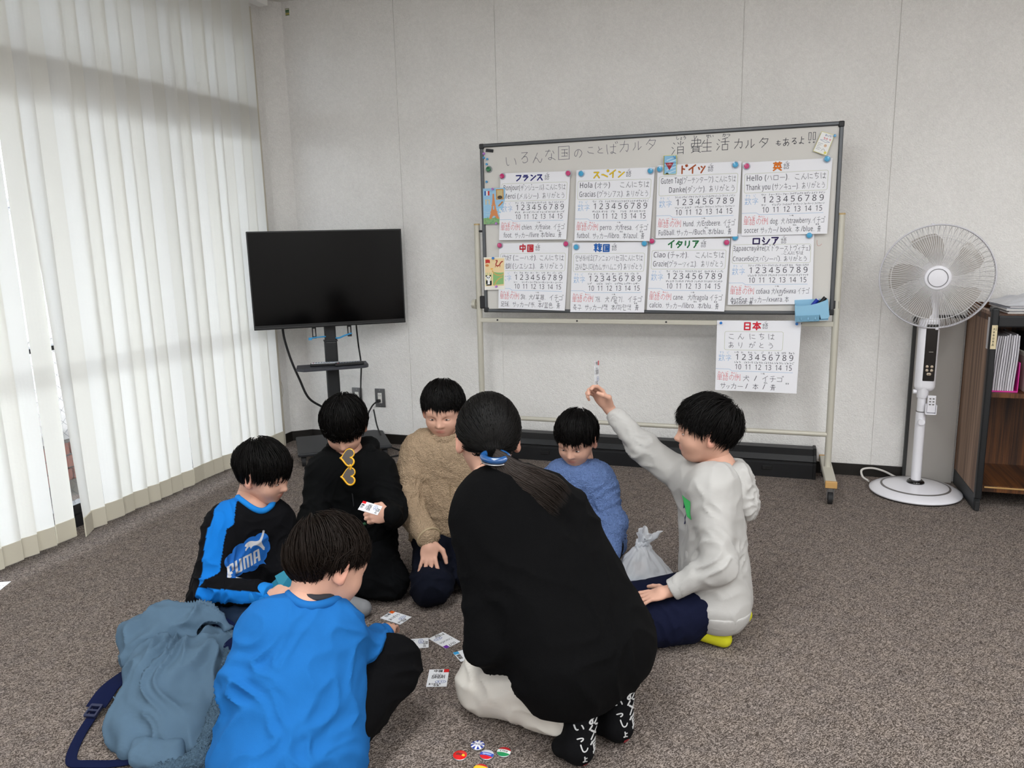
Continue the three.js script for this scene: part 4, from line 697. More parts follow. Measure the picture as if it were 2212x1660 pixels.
// joints of the seven people, in metres
const POSE = {
  hoodie: { head: [2.643, 0.652, 1.778], neck: [2.686, 0.513, 1.771], shL: [2.675, 0.479, 1.899], shR: [2.587, 0.450, 1.698], elL: [2.705, 0.282, 1.983], wrL: [2.564, 0.191, 2.005], elR: [2.421, 0.538, 1.628], wrR: [2.295, 0.666, 1.601], hip: [2.690, 0.140, 1.834], hiL: [2.705, 0.130, 1.917], hiR: [2.672, 0.100, 1.763], knL: [2.499, 0.075, 2.018], knR: [2.436, 0.070, 1.879], anL: [2.636, 0.052, 1.956], anR: [2.721, 0.075, 1.837], toL: [2.724, 0.026, 1.953], toR: [2.781, 0.050, 1.822] },
  woman: { head: [2.083, 0.728, 2.292], neck: [2.148, 0.622, 2.367], shL: [2.111, 0.526, 2.431], shR: [2.299, 0.493, 2.268], elL: [2.179, 0.264, 2.558], wrL: [2.120, 0.135, 2.325], elR: [2.442, 0.242, 2.304], wrR: [2.301, 0.179, 2.127], hip: [2.398, 0.220, 2.473], hiL: [2.358, 0.200, 2.544], hiR: [2.433, 0.200, 2.390], knL: [2.127, 0.082, 2.462], knR: [2.221, 0.090, 2.161], anL: [2.387, 0.090, 2.556], anR: [2.458, 0.100, 2.434], toL: [2.406, 0.028, 2.611], toR: [2.483, 0.028, 2.500] },
  blueshirt: { head: [1.794, 0.485, 2.684], neck: [1.772, 0.387, 2.775], shL: [1.683, 0.346, 2.834], shR: [1.844, 0.309, 2.724], elL: [1.691, 0.272, 2.911], wrL: [1.601, 0.143, 2.753], elR: [1.859, 0.218, 2.630], wrR: [1.824, 0.189, 2.498], hip: [1.789, 0.120, 2.910], hiL: [1.715, 0.120, 2.913], hiR: [1.850, 0.120, 2.868], knL: [1.647, 0.100, 2.725], knR: [1.902, 0.175, 2.604], anL: [1.625, 0.050, 2.635], anR: [1.846, 0.050, 2.776], toL: [1.674, 0.030, 2.623], toR: [1.842, 0.040, 2.866] },
  logo: { head: [1.211, 0.511, 2.142], neck: [1.171, 0.384, 2.181], shL: [1.227, 0.321, 2.111], shR: [1.144, 0.361, 2.302], elR: [1.163, 0.199, 2.393], wrR: [1.405, 0.220, 2.416], elL: [1.275, 0.172, 2.169], wrL: [1.398, 0.181, 2.276], hip: [1.106, 0.120, 2.256], hiL: [1.120, 0.110, 2.190], hiR: [1.111, 0.110, 2.311], knR: [1.416, 0.100, 2.437], knL: [1.319, 0.110, 2.166], anR: [1.177, 0.050, 2.333], anL: [1.402, 0.045, 2.088], toL: [1.532, 0.034, 2.095], toR: [1.098, 0.040, 2.340] },
  black: { head: [1.362, 0.615, 1.857], neck: [1.368, 0.480, 1.839], shL: [1.492, 0.436, 1.828], shR: [1.274, 0.441, 1.900], elL: [1.572, 0.316, 1.912], wrL: [1.620, 0.353, 2.017], elR: [1.291, 0.282, 1.990], wrR: [1.427, 0.254, 2.102], hip: [1.354, 0.140, 1.795], hiL: [1.407, 0.130, 1.779], hiR: [1.295, 0.130, 1.816], knL: [1.553, 0.070, 1.947], knR: [1.459, 0.070, 1.967], anL: [1.426, 0.050, 1.789], anR: [1.341, 0.050, 1.817], toL: [1.343, 0.030, 1.713], toR: [1.299, 0.030, 1.728] },
  tan: { head: [1.664, 0.643, 1.643], neck: [1.662, 0.512, 1.628], shL: [1.782, 0.459, 1.609], shR: [1.562, 0.473, 1.690], elR: [1.566, 0.303, 1.788], wrR: [1.707, 0.231, 1.906], elL: [1.866, 0.299, 1.689], wrL: [1.835, 0.244, 1.839], hip: [1.658, 0.150, 1.638], hiL: [1.724, 0.140, 1.618], hiR: [1.610, 0.140, 1.656], knR: [1.723, 0.075, 1.943], knL: [1.847, 0.070, 1.806], anR: [1.626, 0.050, 1.669], anL: [1.711, 0.050, 1.587], toR: [1.595, 0.030, 1.554], toL: [1.665, 0.030, 1.499] },
  bluefleece: { head: [2.154, 0.528, 1.526], neck: [2.161, 0.389, 1.509], shL: [2.252, 0.355, 1.529], shR: [2.070, 0.350, 1.525], elL: [2.298, 0.236, 1.602], wrL: [2.308, 0.152, 1.723], elR: [2.050, 0.221, 1.579], wrR: [2.119, 0.172, 1.717], hip: [2.186, 0.130, 1.521], hiL: [2.246, 0.120, 1.503], hiR: [2.138, 0.120, 1.539], knL: [2.260, 0.075, 1.690], knR: [2.141, 0.075, 1.772], anL: [2.239, 0.050, 1.466], anR: [2.152, 0.050, 1.494], toL: [2.192, 0.030, 1.378], toR: [2.139, 0.030, 1.396] },
};
const HELD = { raised: [2.247, 0.793, 1.592], chest: [1.598, 0.413, 2.12], lap: [1.44, 0.256, 2.386] };
const SUN = { at: [1.43, 0.528, 1.962], n: [0.28, 0.25, 0.92], down: [0.1, -0.98, 0.2] };
// ---------------------------------------------------------------- people: smooth bodies from distance fields
// prims: {t:'c', a, b, ra, rb} tapered capsule, {t:'e', c, r, q} ellipsoid; op 's' carves; k is the blending width; {t:'p', n, d, c, R} cuts what lies beyond a plane, near c only
function sdfGeo(prims, cell, wobble) {
  const lo = V(1e9, 1e9, 1e9), hi = V(-1e9, -1e9, -1e9);
  const box = (p) => { if (p.t === 'p') return null; const r = p.t === 'c' ? Math.max(p.ra, p.rb) : Math.max(...p.r), b = new THREE.Box3(); for (const c of p.t === 'c' ? [p.a, p.b] : [p.c]) { b.expandByPoint(V(c[0] - r, c[1] - r, c[2] - r)); b.expandByPoint(V(c[0] + r, c[1] + r, c[2] + r)); } return b; };
  for (const p of prims) { const b = box(p); if (b && p.op !== 's') { lo.min(b.min); hi.max(b.max); } }
  lo.subScalar(cell * 3); hi.addScalar(cell * 3);
  const nx = Math.ceil((hi.x - lo.x) / cell) + 1, ny = Math.ceil((hi.y - lo.y) / cell) + 1, nz = Math.ceil((hi.z - lo.z) / cell) + 1;
  const F = new Float32Array(nx * ny * nz).fill(1);
  for (const p of prims) {
    const k = p.k ?? 0.02, b = box(p); let x0 = 0, x1 = nx - 1, y0 = 0, y1 = ny - 1, z0 = 0, z1 = nz - 1;
    const m = p.t === 'p' ? 0 : Math.max(k, cell * 4) + 0.01;
    if (b) { x0 = clamp(Math.floor((b.min.x - m - lo.x) / cell), 0, nx - 1); x1 = clamp(Math.ceil((b.max.x + m - lo.x) / cell), 0, nx - 1); y0 = clamp(Math.floor((b.min.y - m - lo.y) / cell), 0, ny - 1); y1 = clamp(Math.ceil((b.max.y + m - lo.y) / cell), 0, ny - 1); z0 = clamp(Math.floor((b.min.z - m - lo.z) / cell), 0, nz - 1); z1 = clamp(Math.ceil((b.max.z + m - lo.z) / cell), 0, nz - 1); }
    let ev;
    if (p.t === 'c') {
      const [ax, ay, az] = p.a, dx = p.b[0] - ax, dy = p.b[1] - ay, dz = p.b[2] - az, L = dx * dx + dy * dy + dz * dz || 1e-9;
      ev = (x, y, z) => { const t = clamp(((x - ax) * dx + (y - ay) * dy + (z - az) * dz) / L, 0, 1), ex = x - ax - dx * t, ey = y - ay - dy * t, ez = z - az - dz * t; return Math.sqrt(ex * ex + ey * ey + ez * ez) - p.ra - (p.rb - p.ra) * t; };
    } else if (p.t === 'e') {
      const M4 = p.q ? new THREE.Matrix4().makeRotationFromQuaternion(p.q.clone().invert()).elements : null, [cx, cy, cz] = p.c, [rx, ry, rz] = p.r;
      ev = (x, y, z) => { let X = x - cx, Y = y - cy, Z = z - cz; if (M4) [X, Y, Z] = [M4[0] * X + M4[4] * Y + M4[8] * Z, M4[1] * X + M4[5] * Y + M4[9] * Z, M4[2] * X + M4[6] * Y + M4[10] * Z]; const a = X / rx, b2 = Y / ry, c = Z / rz, k0 = Math.sqrt(a * a + b2 * b2 + c * c), k1 = Math.sqrt(a * a / rx / rx + b2 * b2 / ry / ry + c * c / rz / rz); return k1 < 1e-6 ? -Math.min(rx, ry, rz) : k0 * (k0 - 1) / k1; };
    } else {
      const [a, b2, c] = p.n, [cx, cy, cz] = p.c ?? [0, 0, 0], R2 = p.R ? p.R * p.R : 1e9;
      ev = (x, y, z) => ((x - cx) ** 2 + (y - cy) ** 2 + (z - cz) ** 2 < R2 ? a * x + b2 * y + c * z - p.d : -1);
    }
    for (let kz = z0; kz <= z1; kz++) for (let j = y0; j <= y1; j++) { let o = (kz * ny + j) * nx + x0; for (let i = x0; i <= x1; i++, o++) {
      let d = ev(lo.x + i * cell, lo.y + j * cell, lo.z + kz * cell), f = F[o];
      if (p.t === 'p') { if (d > f) F[o] = d; continue; }
      if (p.op === 's') { d = -d; const h = Math.max(k - Math.abs(f - d), 0) / k; F[o] = Math.max(f, d) + h * h * k / 4; continue; }
      const h = Math.max(k - Math.abs(f - d), 0) / k; F[o] = Math.min(f, d) - h * h * k / 4;
    } }
  }
  // surface nets
  const vid = new Int32Array(nx * ny * nz).fill(-1), pos = [], idx = [], sx = 1, sy = nx, sz = nx * ny;
  for (let kz = 0; kz < nz - 1; kz++) for (let j = 0; j < ny - 1; j++) for (let i = 0; i < nx - 1; i++) {
    const o = kz * sz + j * sy + i; let mask = 0;
    for (let c = 0; c < 8; c++) if (F[o + (c & 1) * sx + (c >> 1 & 1) * sy + (c >> 2) * sz] < 0) mask |= 1 << c;
    if (mask === 0 || mask === 255) continue;
    let X = 0, Y = 0, Z = 0, n = 0;
    for (let c = 0; c < 8; c++) for (const b of [1, 2, 4]) { const d = c | b; if (d === c) continue; if ((mask >> c & 1) === (mask >> d & 1)) continue; const f0 = F[o + (c & 1) * sx + (c >> 1 & 1) * sy + (c >> 2) * sz], f1 = F[o + (d & 1) * sx + (d >> 1 & 1) * sy + (d >> 2) * sz], t = f0 / (f0 - f1); X += (c & 1) + (b === 1 ? t : 0); Y += (c >> 1 & 1) + (b === 2 ? t : 0); Z += (c >> 2) + (b === 4 ? t : 0); n++; }
    vid[o] = pos.length / 3; pos.push(lo.x + (i + X / n) * cell, lo.y + (j + Y / n) * cell, lo.z + (kz + Z / n) * cell);
  }
  const quad = (a, b, c, d, flip) => { if (a < 0 || b < 0 || c < 0 || d < 0) return; flip ? idx.push(a, c, b, a, d, c) : idx.push(a, b, c, a, c, d); };
  for (let kz = 1; kz < nz - 1; kz++) for (let j = 1; j < ny - 1; j++) for (let i = 1; i < nx - 1; i++) {
    const o = kz * sz + j * sy + i, f = F[o] < 0;
    if (f !== F[o + sx] < 0) quad(vid[o - sy - sz], vid[o - sz], vid[o], vid[o - sy], !f);
    if (f !== F[o + sy] < 0) quad(vid[o - sx - sz], vid[o - sx], vid[o], vid[o - sz], !f);
    if (f !== F[o + sz] < 0) quad(vid[o - sx - sy], vid[o - sy], vid[o], vid[o - sx], !f);
  }
  const g = new THREE.BufferGeometry(); g.setAttribute('position', new THREE.Float32BufferAttribute(pos, 3)); g.setIndex(idx); g.computeVertexNormals();
  if (wobble) {
    const p = g.attributes.position, nn = g.attributes.normal;
    for (let i = 0; i < p.count; i++) { const w = wobble(p.getX(i), p.getY(i), p.getZ(i)); p.setXYZ(i, p.getX(i) + nn.getX(i) * w, p.getY(i) + nn.getY(i) * w, p.getZ(i) + nn.getZ(i) * w); }
    g.computeVertexNormals();
  }
  return g;
}
const cap = (a, b, ra, rb_ = ra, k = 0.03, o = {}) => ({ t: 'c', a, b, ra, rb: rb_, k, ...o });
const ell = (c, r, q, k = 0.02, o = {}) => ({ t: 'e', c, r, q, k, ...o });
const cut = (point, normal, R) => { const n = V(...normal).normalize(); return { t: 'p', n: n.toArray(), d: n.dot(V(...point)), c: point, R }; };
const add3 = (a, b, s = 1) => [a[0] + b[0] * s, a[1] + b[1] * s, a[2] + b[2] * s], mix3 = (a, b, t) => [lerp(a[0], b[0], t), lerp(a[1], b[1], t), lerp(a[2], b[2], t)], sub3 = (a, b) => [a[0] - b[0], a[1] - b[1], a[2] - b[2]];
const norm3 = (a) => V(...a).normalize().toArray(), cross3 = (a, b) => V(...a).cross(V(...b)).toArray(), dist3 = (a, b) => Math.hypot(a[0] - b[0], a[1] - b[1], a[2] - b[2]);
// the same field at one point
function fieldAt(prims, q) {
  let f = 1;
  for (const p of prims) {
    if (p.t !== 'c' || p.op === 's') continue;
    const d3 = sub3(p.b, p.a), L = d3[0] ** 2 + d3[1] ** 2 + d3[2] ** 2 || 1e-9, t = clamp(((q[0] - p.a[0]) * d3[0] + (q[1] - p.a[1]) * d3[1] + (q[2] - p.a[2]) * d3[2]) / L, 0, 1), d = dist3(q, add3(p.a, d3, t)) - p.ra - (p.rb - p.ra) * t, k = p.k ?? 0.02, h = Math.max(k - Math.abs(f - d), 0) / k;
    f = Math.min(f, d) - h * h * k / 4;
  }
  return f;
}
// a knitted band along the rim where the neck opening leaves the garment
function neckBand(prims, a, axis, r, t, rise = 0) {
  const n = V(...axis).normalize(), x = n.clone().cross(V(0.3, 0.2, 1)).normalize(), y = n.clone().cross(x), pts = [];
  for (let i = 0; i < 36; i++) { const f = i / 36 * Math.PI * 2, o = x.clone().multiplyScalar(Math.cos(f) * r).addScaledVector(y, Math.sin(f) * r); let s = -0.03; for (; s < 0.12; s += 0.002) if (fieldAt(prims, [a[0] + o.x + n.x * s, a[1] + o.y + n.y * s, a[2] + o.z + n.z * s]) > 0) break; pts.push([a[0] + o.x + n.x * (s + rise), a[1] + o.y + n.y * (s + rise), a[2] + o.z + n.z * (s + rise)]); }
  for (let k = 0; k < 3; k++) for (let i = 0; i < 36; i++) pts[i] = mix3(pts[i], mix3(pts[(i + 35) % 36], pts[(i + 1) % 36], 0.5), 0.5);
  return tube(pts, t, 90, 10, true);
}
// smooth normals kept, uv laid on by the main axis
function cloth(g, s = 1) { return boxUV(g, s); }

// folds: long soft ridges across the stretch of the cloth, denser near given joints
function folds(amp, freq, joints = [], dir = [0.62, 0.45, 0.64], fine = 0.22) {
  const o = rr(0, 50), L = Math.hypot(...dir), [dx, dy, dz] = dir.map((q) => q / L);
  return (x, y, z) => {
    let near = 0.4; for (const [c, r] of joints) near = Math.max(near, 1 - 0.6 * sstep(0.3 * r, r, Math.hypot(x - c[0], y - c[1], z - c[2])));
    const w1 = noise3(x * 4 + o, y * 4, z * 4) * 0.05, w2 = noise3(x * 4, y * 4 + o, z * 4) * 0.05, X = x + w1, Y = y + w2, Z = z - w1, t = (X * dx + Y * dy + Z * dz) * 0.72;   // squeezed along the fold
    const a = noise3((X - dx * t) * freq + o, (Y - dy * t) * freq, (Z - dz * t) * freq), b = noise3(x * freq * 2.1 + o, y * freq * 2.1, z * freq * 2.1), rdg = 1 - Math.abs(a);
    return 0.8 * amp * near * (rdg * rdg * 2 - 1 + b * fine);
  };
}
// ---- head: one shape for everybody, in its own axes (y up, z out of the face), the child's size
const HEAD = (() => {
  const P = [
    ell([0, 0.018, -0.012], [0.071, 0.086, 0.088], null, 0.02), ell([0, -0.03, 0.022], [0.056, 0.075, 0.06], null, 0.04), ell([0, -0.078, 0.04], [0.03, 0.024, 0.03], null, 0.03),
    ell([0.03, -0.035, 0.05], [0.026, 0.026, 0.024], null, 0.025), ell([-0.03, -0.035, 0.05], [0.026, 0.026, 0.024], null, 0.025), ell([0, 0.018, 0.062], [0.05, 0.024, 0.02], null, 0.025),
    cap([0, -0.004, 0.078], [0, -0.03, 0.092], 0.0075, 0.0105, 0.012), ell([0.009, -0.033, 0.084], [0.007, 0.006, 0.007], null, 0.008), ell([-0.009, -0.033, 0.084], [0.007, 0.006, 0.007], null, 0.008),
    ell([0, -0.0535, 0.0765], [0.019, 0.0048, 0.009], null, 0.006), ell([0, -0.0625, 0.075], [0.016, 0.0055, 0.009], null, 0.006),
    ell([0.029, -0.006, 0.082], [0.014, 0.008, 0.01], null, 0.012, { op: 's' }), ell([-0.029, -0.006, 0.082], [0.014, 0.008, 0.01], null, 0.012, { op: 's' }),
    ell([0.029, -0.003, 0.0665], [0.0135, 0.0115, 0.012], null, 0.006), ell([-0.029, -0.003, 0.0665], [0.0135, 0.0115, 0.012], null, 0.006),
  ];
  for (const s of [-1, 1]) {   // ears: a dished oval standing off the side
    const q = new THREE.Quaternion().setFromEuler(new THREE.Euler(0.15, s * 0.45, s * -0.12));
    P.push(ell([s * 0.077, -0.008, -0.012], [0.0085, 0.031, 0.019], q, 0.008), ell([s * 0.0865, -0.004, -0.006], [0.006, 0.02, 0.011], q, 0.006, { op: 's' }), ell([s * 0.0755, -0.032, -0.004], [0.007, 0.01, 0.009], q, 0.008));
  }
  P.push(cap([0, -0.03, -0.03], [0, -0.13, -0.045], 0.042, 0.04, 0.03));
  const g = sdfGeo(P, 0.0032);
  return g;
})();
function skinColors(g, base, isHead, toLocal) {
  const p = g.attributes.position, c = new Float32Array(p.count * 3), v = V();
  for (let i = 0; i < p.count; i++) {
    v.fromBufferAttribute(p, i);
    let r = base[0], gg = base[1], b = base[2];
    if (isHead) {
      const lip = Math.exp(-(((v.x) / 0.017) ** 4) - ((v.y + 0.058) / 0.0075) ** 4) * (v.z > 0.06 ? 1 : 0), ear = Math.max(0, Math.abs(v.x) - 0.068) * 14;
      r = lerp(r, 0.5, lip * 0.75); gg = lerp(gg, 0.16, lip * 0.75); b = lerp(b, 0.13, lip * 0.75);
      gg *= 1 - ear * 0.6; b *= 1 - ear * 0.6;
    }
    c[i * 3] = r; c[i * 3 + 1] = gg; c[i * 3 + 2] = b;
  }
  g.setAttribute('color', new THREE.BufferAttribute(c, 3));
  return g;
}
// ---- hand: wrist at the origin, fingers along +x, back of the hand +y, thumb on the +z side
function handGeo({ curl = [0.25, 0.3, 0.35, 0.4], spread = 0.06, thumb = [0.5, 0.25], pinch = false, s = 1, ext }) {
  const P = [cap([0, 0, 0], [0.028, 0, 0], 0.0165, 0.019, 0.012), ell([0.045, -0.001, 0], [0.034, 0.0115, 0.029], null, 0.014), cap([-(ext ?? 0.03), 0, 0], [0, 0, 0], 0.0178, 0.0168, 0.012)];
  const len = [0.06, 0.067, 0.062, 0.049], zz = [0.0215, 0.0075, -0.007, -0.0205], rad = [0.0068, 0.0071, 0.0067, 0.0058];
  for (let f = 0; f < 4; f++) {
    let a = [f === 0 || f === 3 ? 0.066 : 0.071, 0.001, zz[f]], t = -0.02, yaw = zz[f] * spread * 45 * 0.55;
    let c = curl[f]; const seg = [0.44, 0.32, 0.24];
    for (let k = 0; k < 3; k++) { t += c * (k === 0 ? 0.8 : 1.1); const L = len[f] * seg[k], b = [a[0] + Math.cos(t) * Math.cos(yaw) * L, a[1] - Math.sin(t) * L, a[2] + Math.cos(t) * Math.sin(yaw) * L]; P.push(cap(a, b, rad[f] * (1 - k * 0.06), rad[f] * (0.94 - k * 0.08), k ? 0.003 : 0.006)); a = b; }
  }
  const [ty, tc] = thumb; let a = [0.018, -0.004, 0.018], d = [Math.cos(ty + 0.35), -0.25, Math.sin(ty + 0.35)];
  const b = add3(a, d, 0.03); P.push(cap(a, b, 0.0115, 0.0088, 0.01)); const d2 = [Math.cos(ty - tc), -0.2 - (pinch ? 0.5 : 0), Math.sin(ty - tc)], c = add3(b, norm3(d2), 0.024); P.push(cap(b, c, 0.0085, 0.0076, 0.004)); const d3 = norm3([Math.cos(ty - tc * 1.8), -0.25, Math.sin(ty - tc * 1.8)]); P.push(cap(c, add3(c, d3, 0.017), 0.0076, 0.0062, 0.003));
  const g = sdfGeo(P, 0.0026); g.scale(s, s, s); return g;
}
function placeHand(g, wrist, dir, back, mirror) {   // dir: where the fingers point; back: where the back of the hand looks
  if (mirror) { g.scale(1, 1, -1); const i = g.index.array; for (let k = 0; k < i.length; k += 3) { const t = i[k]; i[k] = i[k + 1]; i[k + 1] = t; } g.computeVertexNormals(); }
  const x = V(...dir).normalize(), z = x.clone().cross(V(...back)).normalize(), y = z.clone().cross(x);
  g.applyMatrix4(new THREE.Matrix4().makeBasis(x, y, z).setPosition(...wrist)); return g;
}
// ---- hair: a cap over the skull and a few thousand tapering locks combed away from the crown
function lockGeo(list) {   // list of {p: [[x,y,z]...], w}
  let nv = 0, ni = 0; for (const l of list) { nv += l.p.length * 3; ni += (l.p.length - 1) * 18; }
  const pos = new Float32Array(nv * 3), nor = new Float32Array(nv * 3), idx = new Uint32Array(ni); let v = 0, q = 0;
  const t = V(), s = V(), n = V(), up = V();
  for (const l of list) {
    const P = l.p, base = v;
    for (let k = 0; k < P.length; k++) {
      const a = P[Math.max(0, k - 1)], b = P[Math.min(P.length - 1, k + 1)]; t.set(b[0] - a[0], b[1] - a[1], b[2] - a[2]).normalize();
      up.set(...l.up(P[k])); s.crossVectors(t, up).normalize(); n.crossVectors(s, t).normalize();
      const f = k / (P.length - 1), w = l.w * (f < 0.15 ? 0.65 + f * 2.3 : f > 0.55 ? Math.pow(1 - (f - 0.55) / 0.45, 0.75) * 0.98 + 0.02 : 1);
      for (let m = 0; m < 3; m++) { const a2 = m * 2.0944 + 1.5708, cx = Math.cos(a2) * w, cy = Math.sin(a2) * w * 0.6; pos.set([P[k][0] + s.x * cx + n.x * cy, P[k][1] + s.y * cx + n.y * cy, P[k][2] + s.z * cx + n.z * cy], v * 3); nor.set([s.x * Math.cos(a2) + n.x * Math.sin(a2), s.y * Math.cos(a2) + n.y * Math.sin(a2), s.z * Math.cos(a2) + n.z * Math.sin(a2)], v * 3); v++; }
    }
    for (let k = 0; k + 1 < P.length; k++) for (let m = 0; m < 3; m++) { const a = base + k * 3 + m, b = base + k * 3 + (m + 1) % 3, c = a + 3, d = b + 3; idx.set([a, c, b, b, c, d], q); q += 6; }
  }
  const g = new THREE.BufferGeometry(); g.setAttribute('position', new THREE.BufferAttribute(pos, 3)); g.setAttribute('normal', new THREE.BufferAttribute(nor, 3)); g.setIndex(new THREE.BufferAttribute(idx, 1)); return g;
}
const SK = { c: [0, 0.018, -0.012], r: [0.073, 0.088, 0.09] };
const onSkull = (az, el, out) => { const d = [Math.sin(az) * Math.cos(el), Math.sin(el), Math.cos(az) * Math.cos(el)]; return [SK.c[0] + d[0] * (SK.r[0] + out), SK.c[1] + d[1] * (SK.r[1] + out), SK.c[2] + d[2] * (SK.r[2] + out)]; };
// fringe: lowest elevation of the hair by azimuth (0 = front, pi = back)
function hairLine(az, o) { const a = Math.abs(az) / Math.PI; const pts = [[0, o.front], [0.22, o.front - 0.02], [0.36, o.temple], [0.46, o.ear], [0.58, o.ear - 0.22], [0.72, o.back + 0.1], [1, o.back]]; for (let i = 0; i + 1 < pts.length; i++) if (a <= pts[i + 1][0]) return lerp(pts[i][1], pts[i + 1][1], sstep(pts[i][0], pts[i + 1][0], a)); return o.back; }
function shortHair(o) {
  o = { front: 0.22, temple: 0.0, ear: -0.02, back: -0.62, thick: 0.015, n: 4200, mess: 0.12, whorl: [Math.PI - 0.25, 0.95], len: 1.25, ...o };
  const locks = [], W = onSkull(o.whorl[0], o.whorl[1], 0), wd = V(W[0] - SK.c[0], W[1] - SK.c[1], W[2] - SK.c[2]).normalize();
  const centre = SK.c, upAt = (p) => { const u = [p[0] - centre[0], p[1] - centre[1], p[2] - centre[2]]; return norm3(u); };
  for (let i = 0; i < o.n; i++) {
    const az = rr(-Math.PI, Math.PI), u = rnd(), lo = hairLine(az, o) + 0.1; let el = Math.asin(lerp(Math.sin(Math.min(lo, 1.4)), 1, Math.pow(u, 0.9)));
    let d = V(Math.sin(az) * Math.cos(el), Math.sin(el), Math.cos(az) * Math.cos(el));
    // comb direction: away from the crown, a swirl near it, then down
    const away = d.clone().sub(wd.clone().multiplyScalar(d.dot(wd))); const swirl = wd.clone().cross(d).multiplyScalar(0.7 * Math.exp(-away.length() * 2.5)); away.normalize().add(swirl).normalize();
    const nz = (k) => noise3(d.x * 4.5 + k, d.y * 4.5 + o.whorl[1], d.z * 4.5 - k), j = V(nz(11) + rr(-0.25, 0.25), nz(37) + rr(-0.25, 0.25), nz(71) + rr(-0.25, 0.25)).multiplyScalar(o.mess * 2); away.add(j);
    const L = o.len * rr(0.75, 1.2), steps = 6, out0 = clamp(0.55 + 0.5 * nz(91) + rr(-0.3, 0.3), 0.12, 1.15) * o.thick, P = [];
    let cur = d.clone(); const stray = 0.15 * nz(133) + rr(-0.07, 0.05);
    for (let k = 0; k < steps; k++) {
      const f = k / (steps - 1), a2 = Math.atan2(cur.x, cur.z), e2 = Math.asin(clamp(cur.y, -1, 1)), end = hairLine(a2, o) - stray * (Math.abs(a2) > 2 ? 1 : 0.7);
      const low = sstep(0.45, -0.05, e2 - hairLine(a2, o)), out = 0.003 + out0 * (1 - 0.3 * f) * (1 - 0.55 * low * (Math.abs(a2) > 1.9 ? 1 : 0.4)) + (o.lift ?? 0) * f * f * rnd();
      P.push([SK.c[0] + cur.x * (SK.r[0] + out), SK.c[1] + cur.y * (SK.r[1] + out), SK.c[2] + cur.z * (SK.r[2] + out)]);
      if (e2 < end && k > 2) break;
      const tan = away.clone().add(V(0, -0.25 - 0.5 * f, 0)); tan.sub(cur.clone().multiplyScalar(tan.dot(cur))).normalize();
      cur.addScaledVector(tan, L / steps).normalize();
    }
    if (P.length > 2) locks.push({ p: P, w: rr(0.001, 0.0024), up: upAt });
  }
  return [scalpGeo(o, o.thick * 0.45), lockGeo(locks)];
}
function scalpGeo(o, out) {
  const na = 48, ne = 20, pos = [], idx = [];
  for (let j = 0; j <= ne; j++) for (let i = 0; i <= na; i++) { const az = (i / na * 2 - 1) * Math.PI, lo = hairLine(az, o) + (o.scalpUp ?? 0.05), e = lerp(lo, Math.PI / 2 - 0.03, j / ne); pos.push(...onSkull(az, e, j === 0 ? -0.004 : out * clamp(j / 3, 0.5, 1) + 0.0015 * noise3(az * 6, e * 3, 1))); }
  for (let j = 0; j < ne; j++) for (let i = 0; i < na; i++) { const a = j * (na + 1) + i, b = a + 1, c = a + na + 1, d = c + 1; idx.push(a, b, c, b, d, c); }
  const g = new THREE.BufferGeometry(); g.setAttribute('position', new THREE.Float32BufferAttribute(pos, 3)); g.setIndex(idx); g.computeVertexNormals(); return g;
}
function joinIndexed(list) { return mergeGeometries(list.map((g) => { g = g.index ? g.toNonIndexed() : g; for (const k of Object.keys(g.attributes)) if (k !== 'position' && k !== 'normal') g.deleteAttribute(k); return g; })); }

const SKIN = [0.63, 0.36, 0.265];
M.skin = phys(0xffffff, 0.55, { vertexColors: true, specularIntensity: 0.5 });
M.eyeWhite = phys(0xb9aea6, 0.3); M.iris = phys(0x140d09, 0.12);
M.hair = phys(0x0b0908, 0.5, { specularIntensity: 0.3 }); M.hairBrown = phys(0x18100b, 0.5, { specularIntensity: 0.3 });
const headFrame = (pos, fwd, tilt = [0, 1, 0], s = 1) => { const z = V(...fwd).normalize(), x = V(...tilt).cross(z).normalize(), y = z.clone().cross(x); return new THREE.Matrix4().makeBasis(x, y, z).scale(V(s, s, s)).setPosition(...pos); };

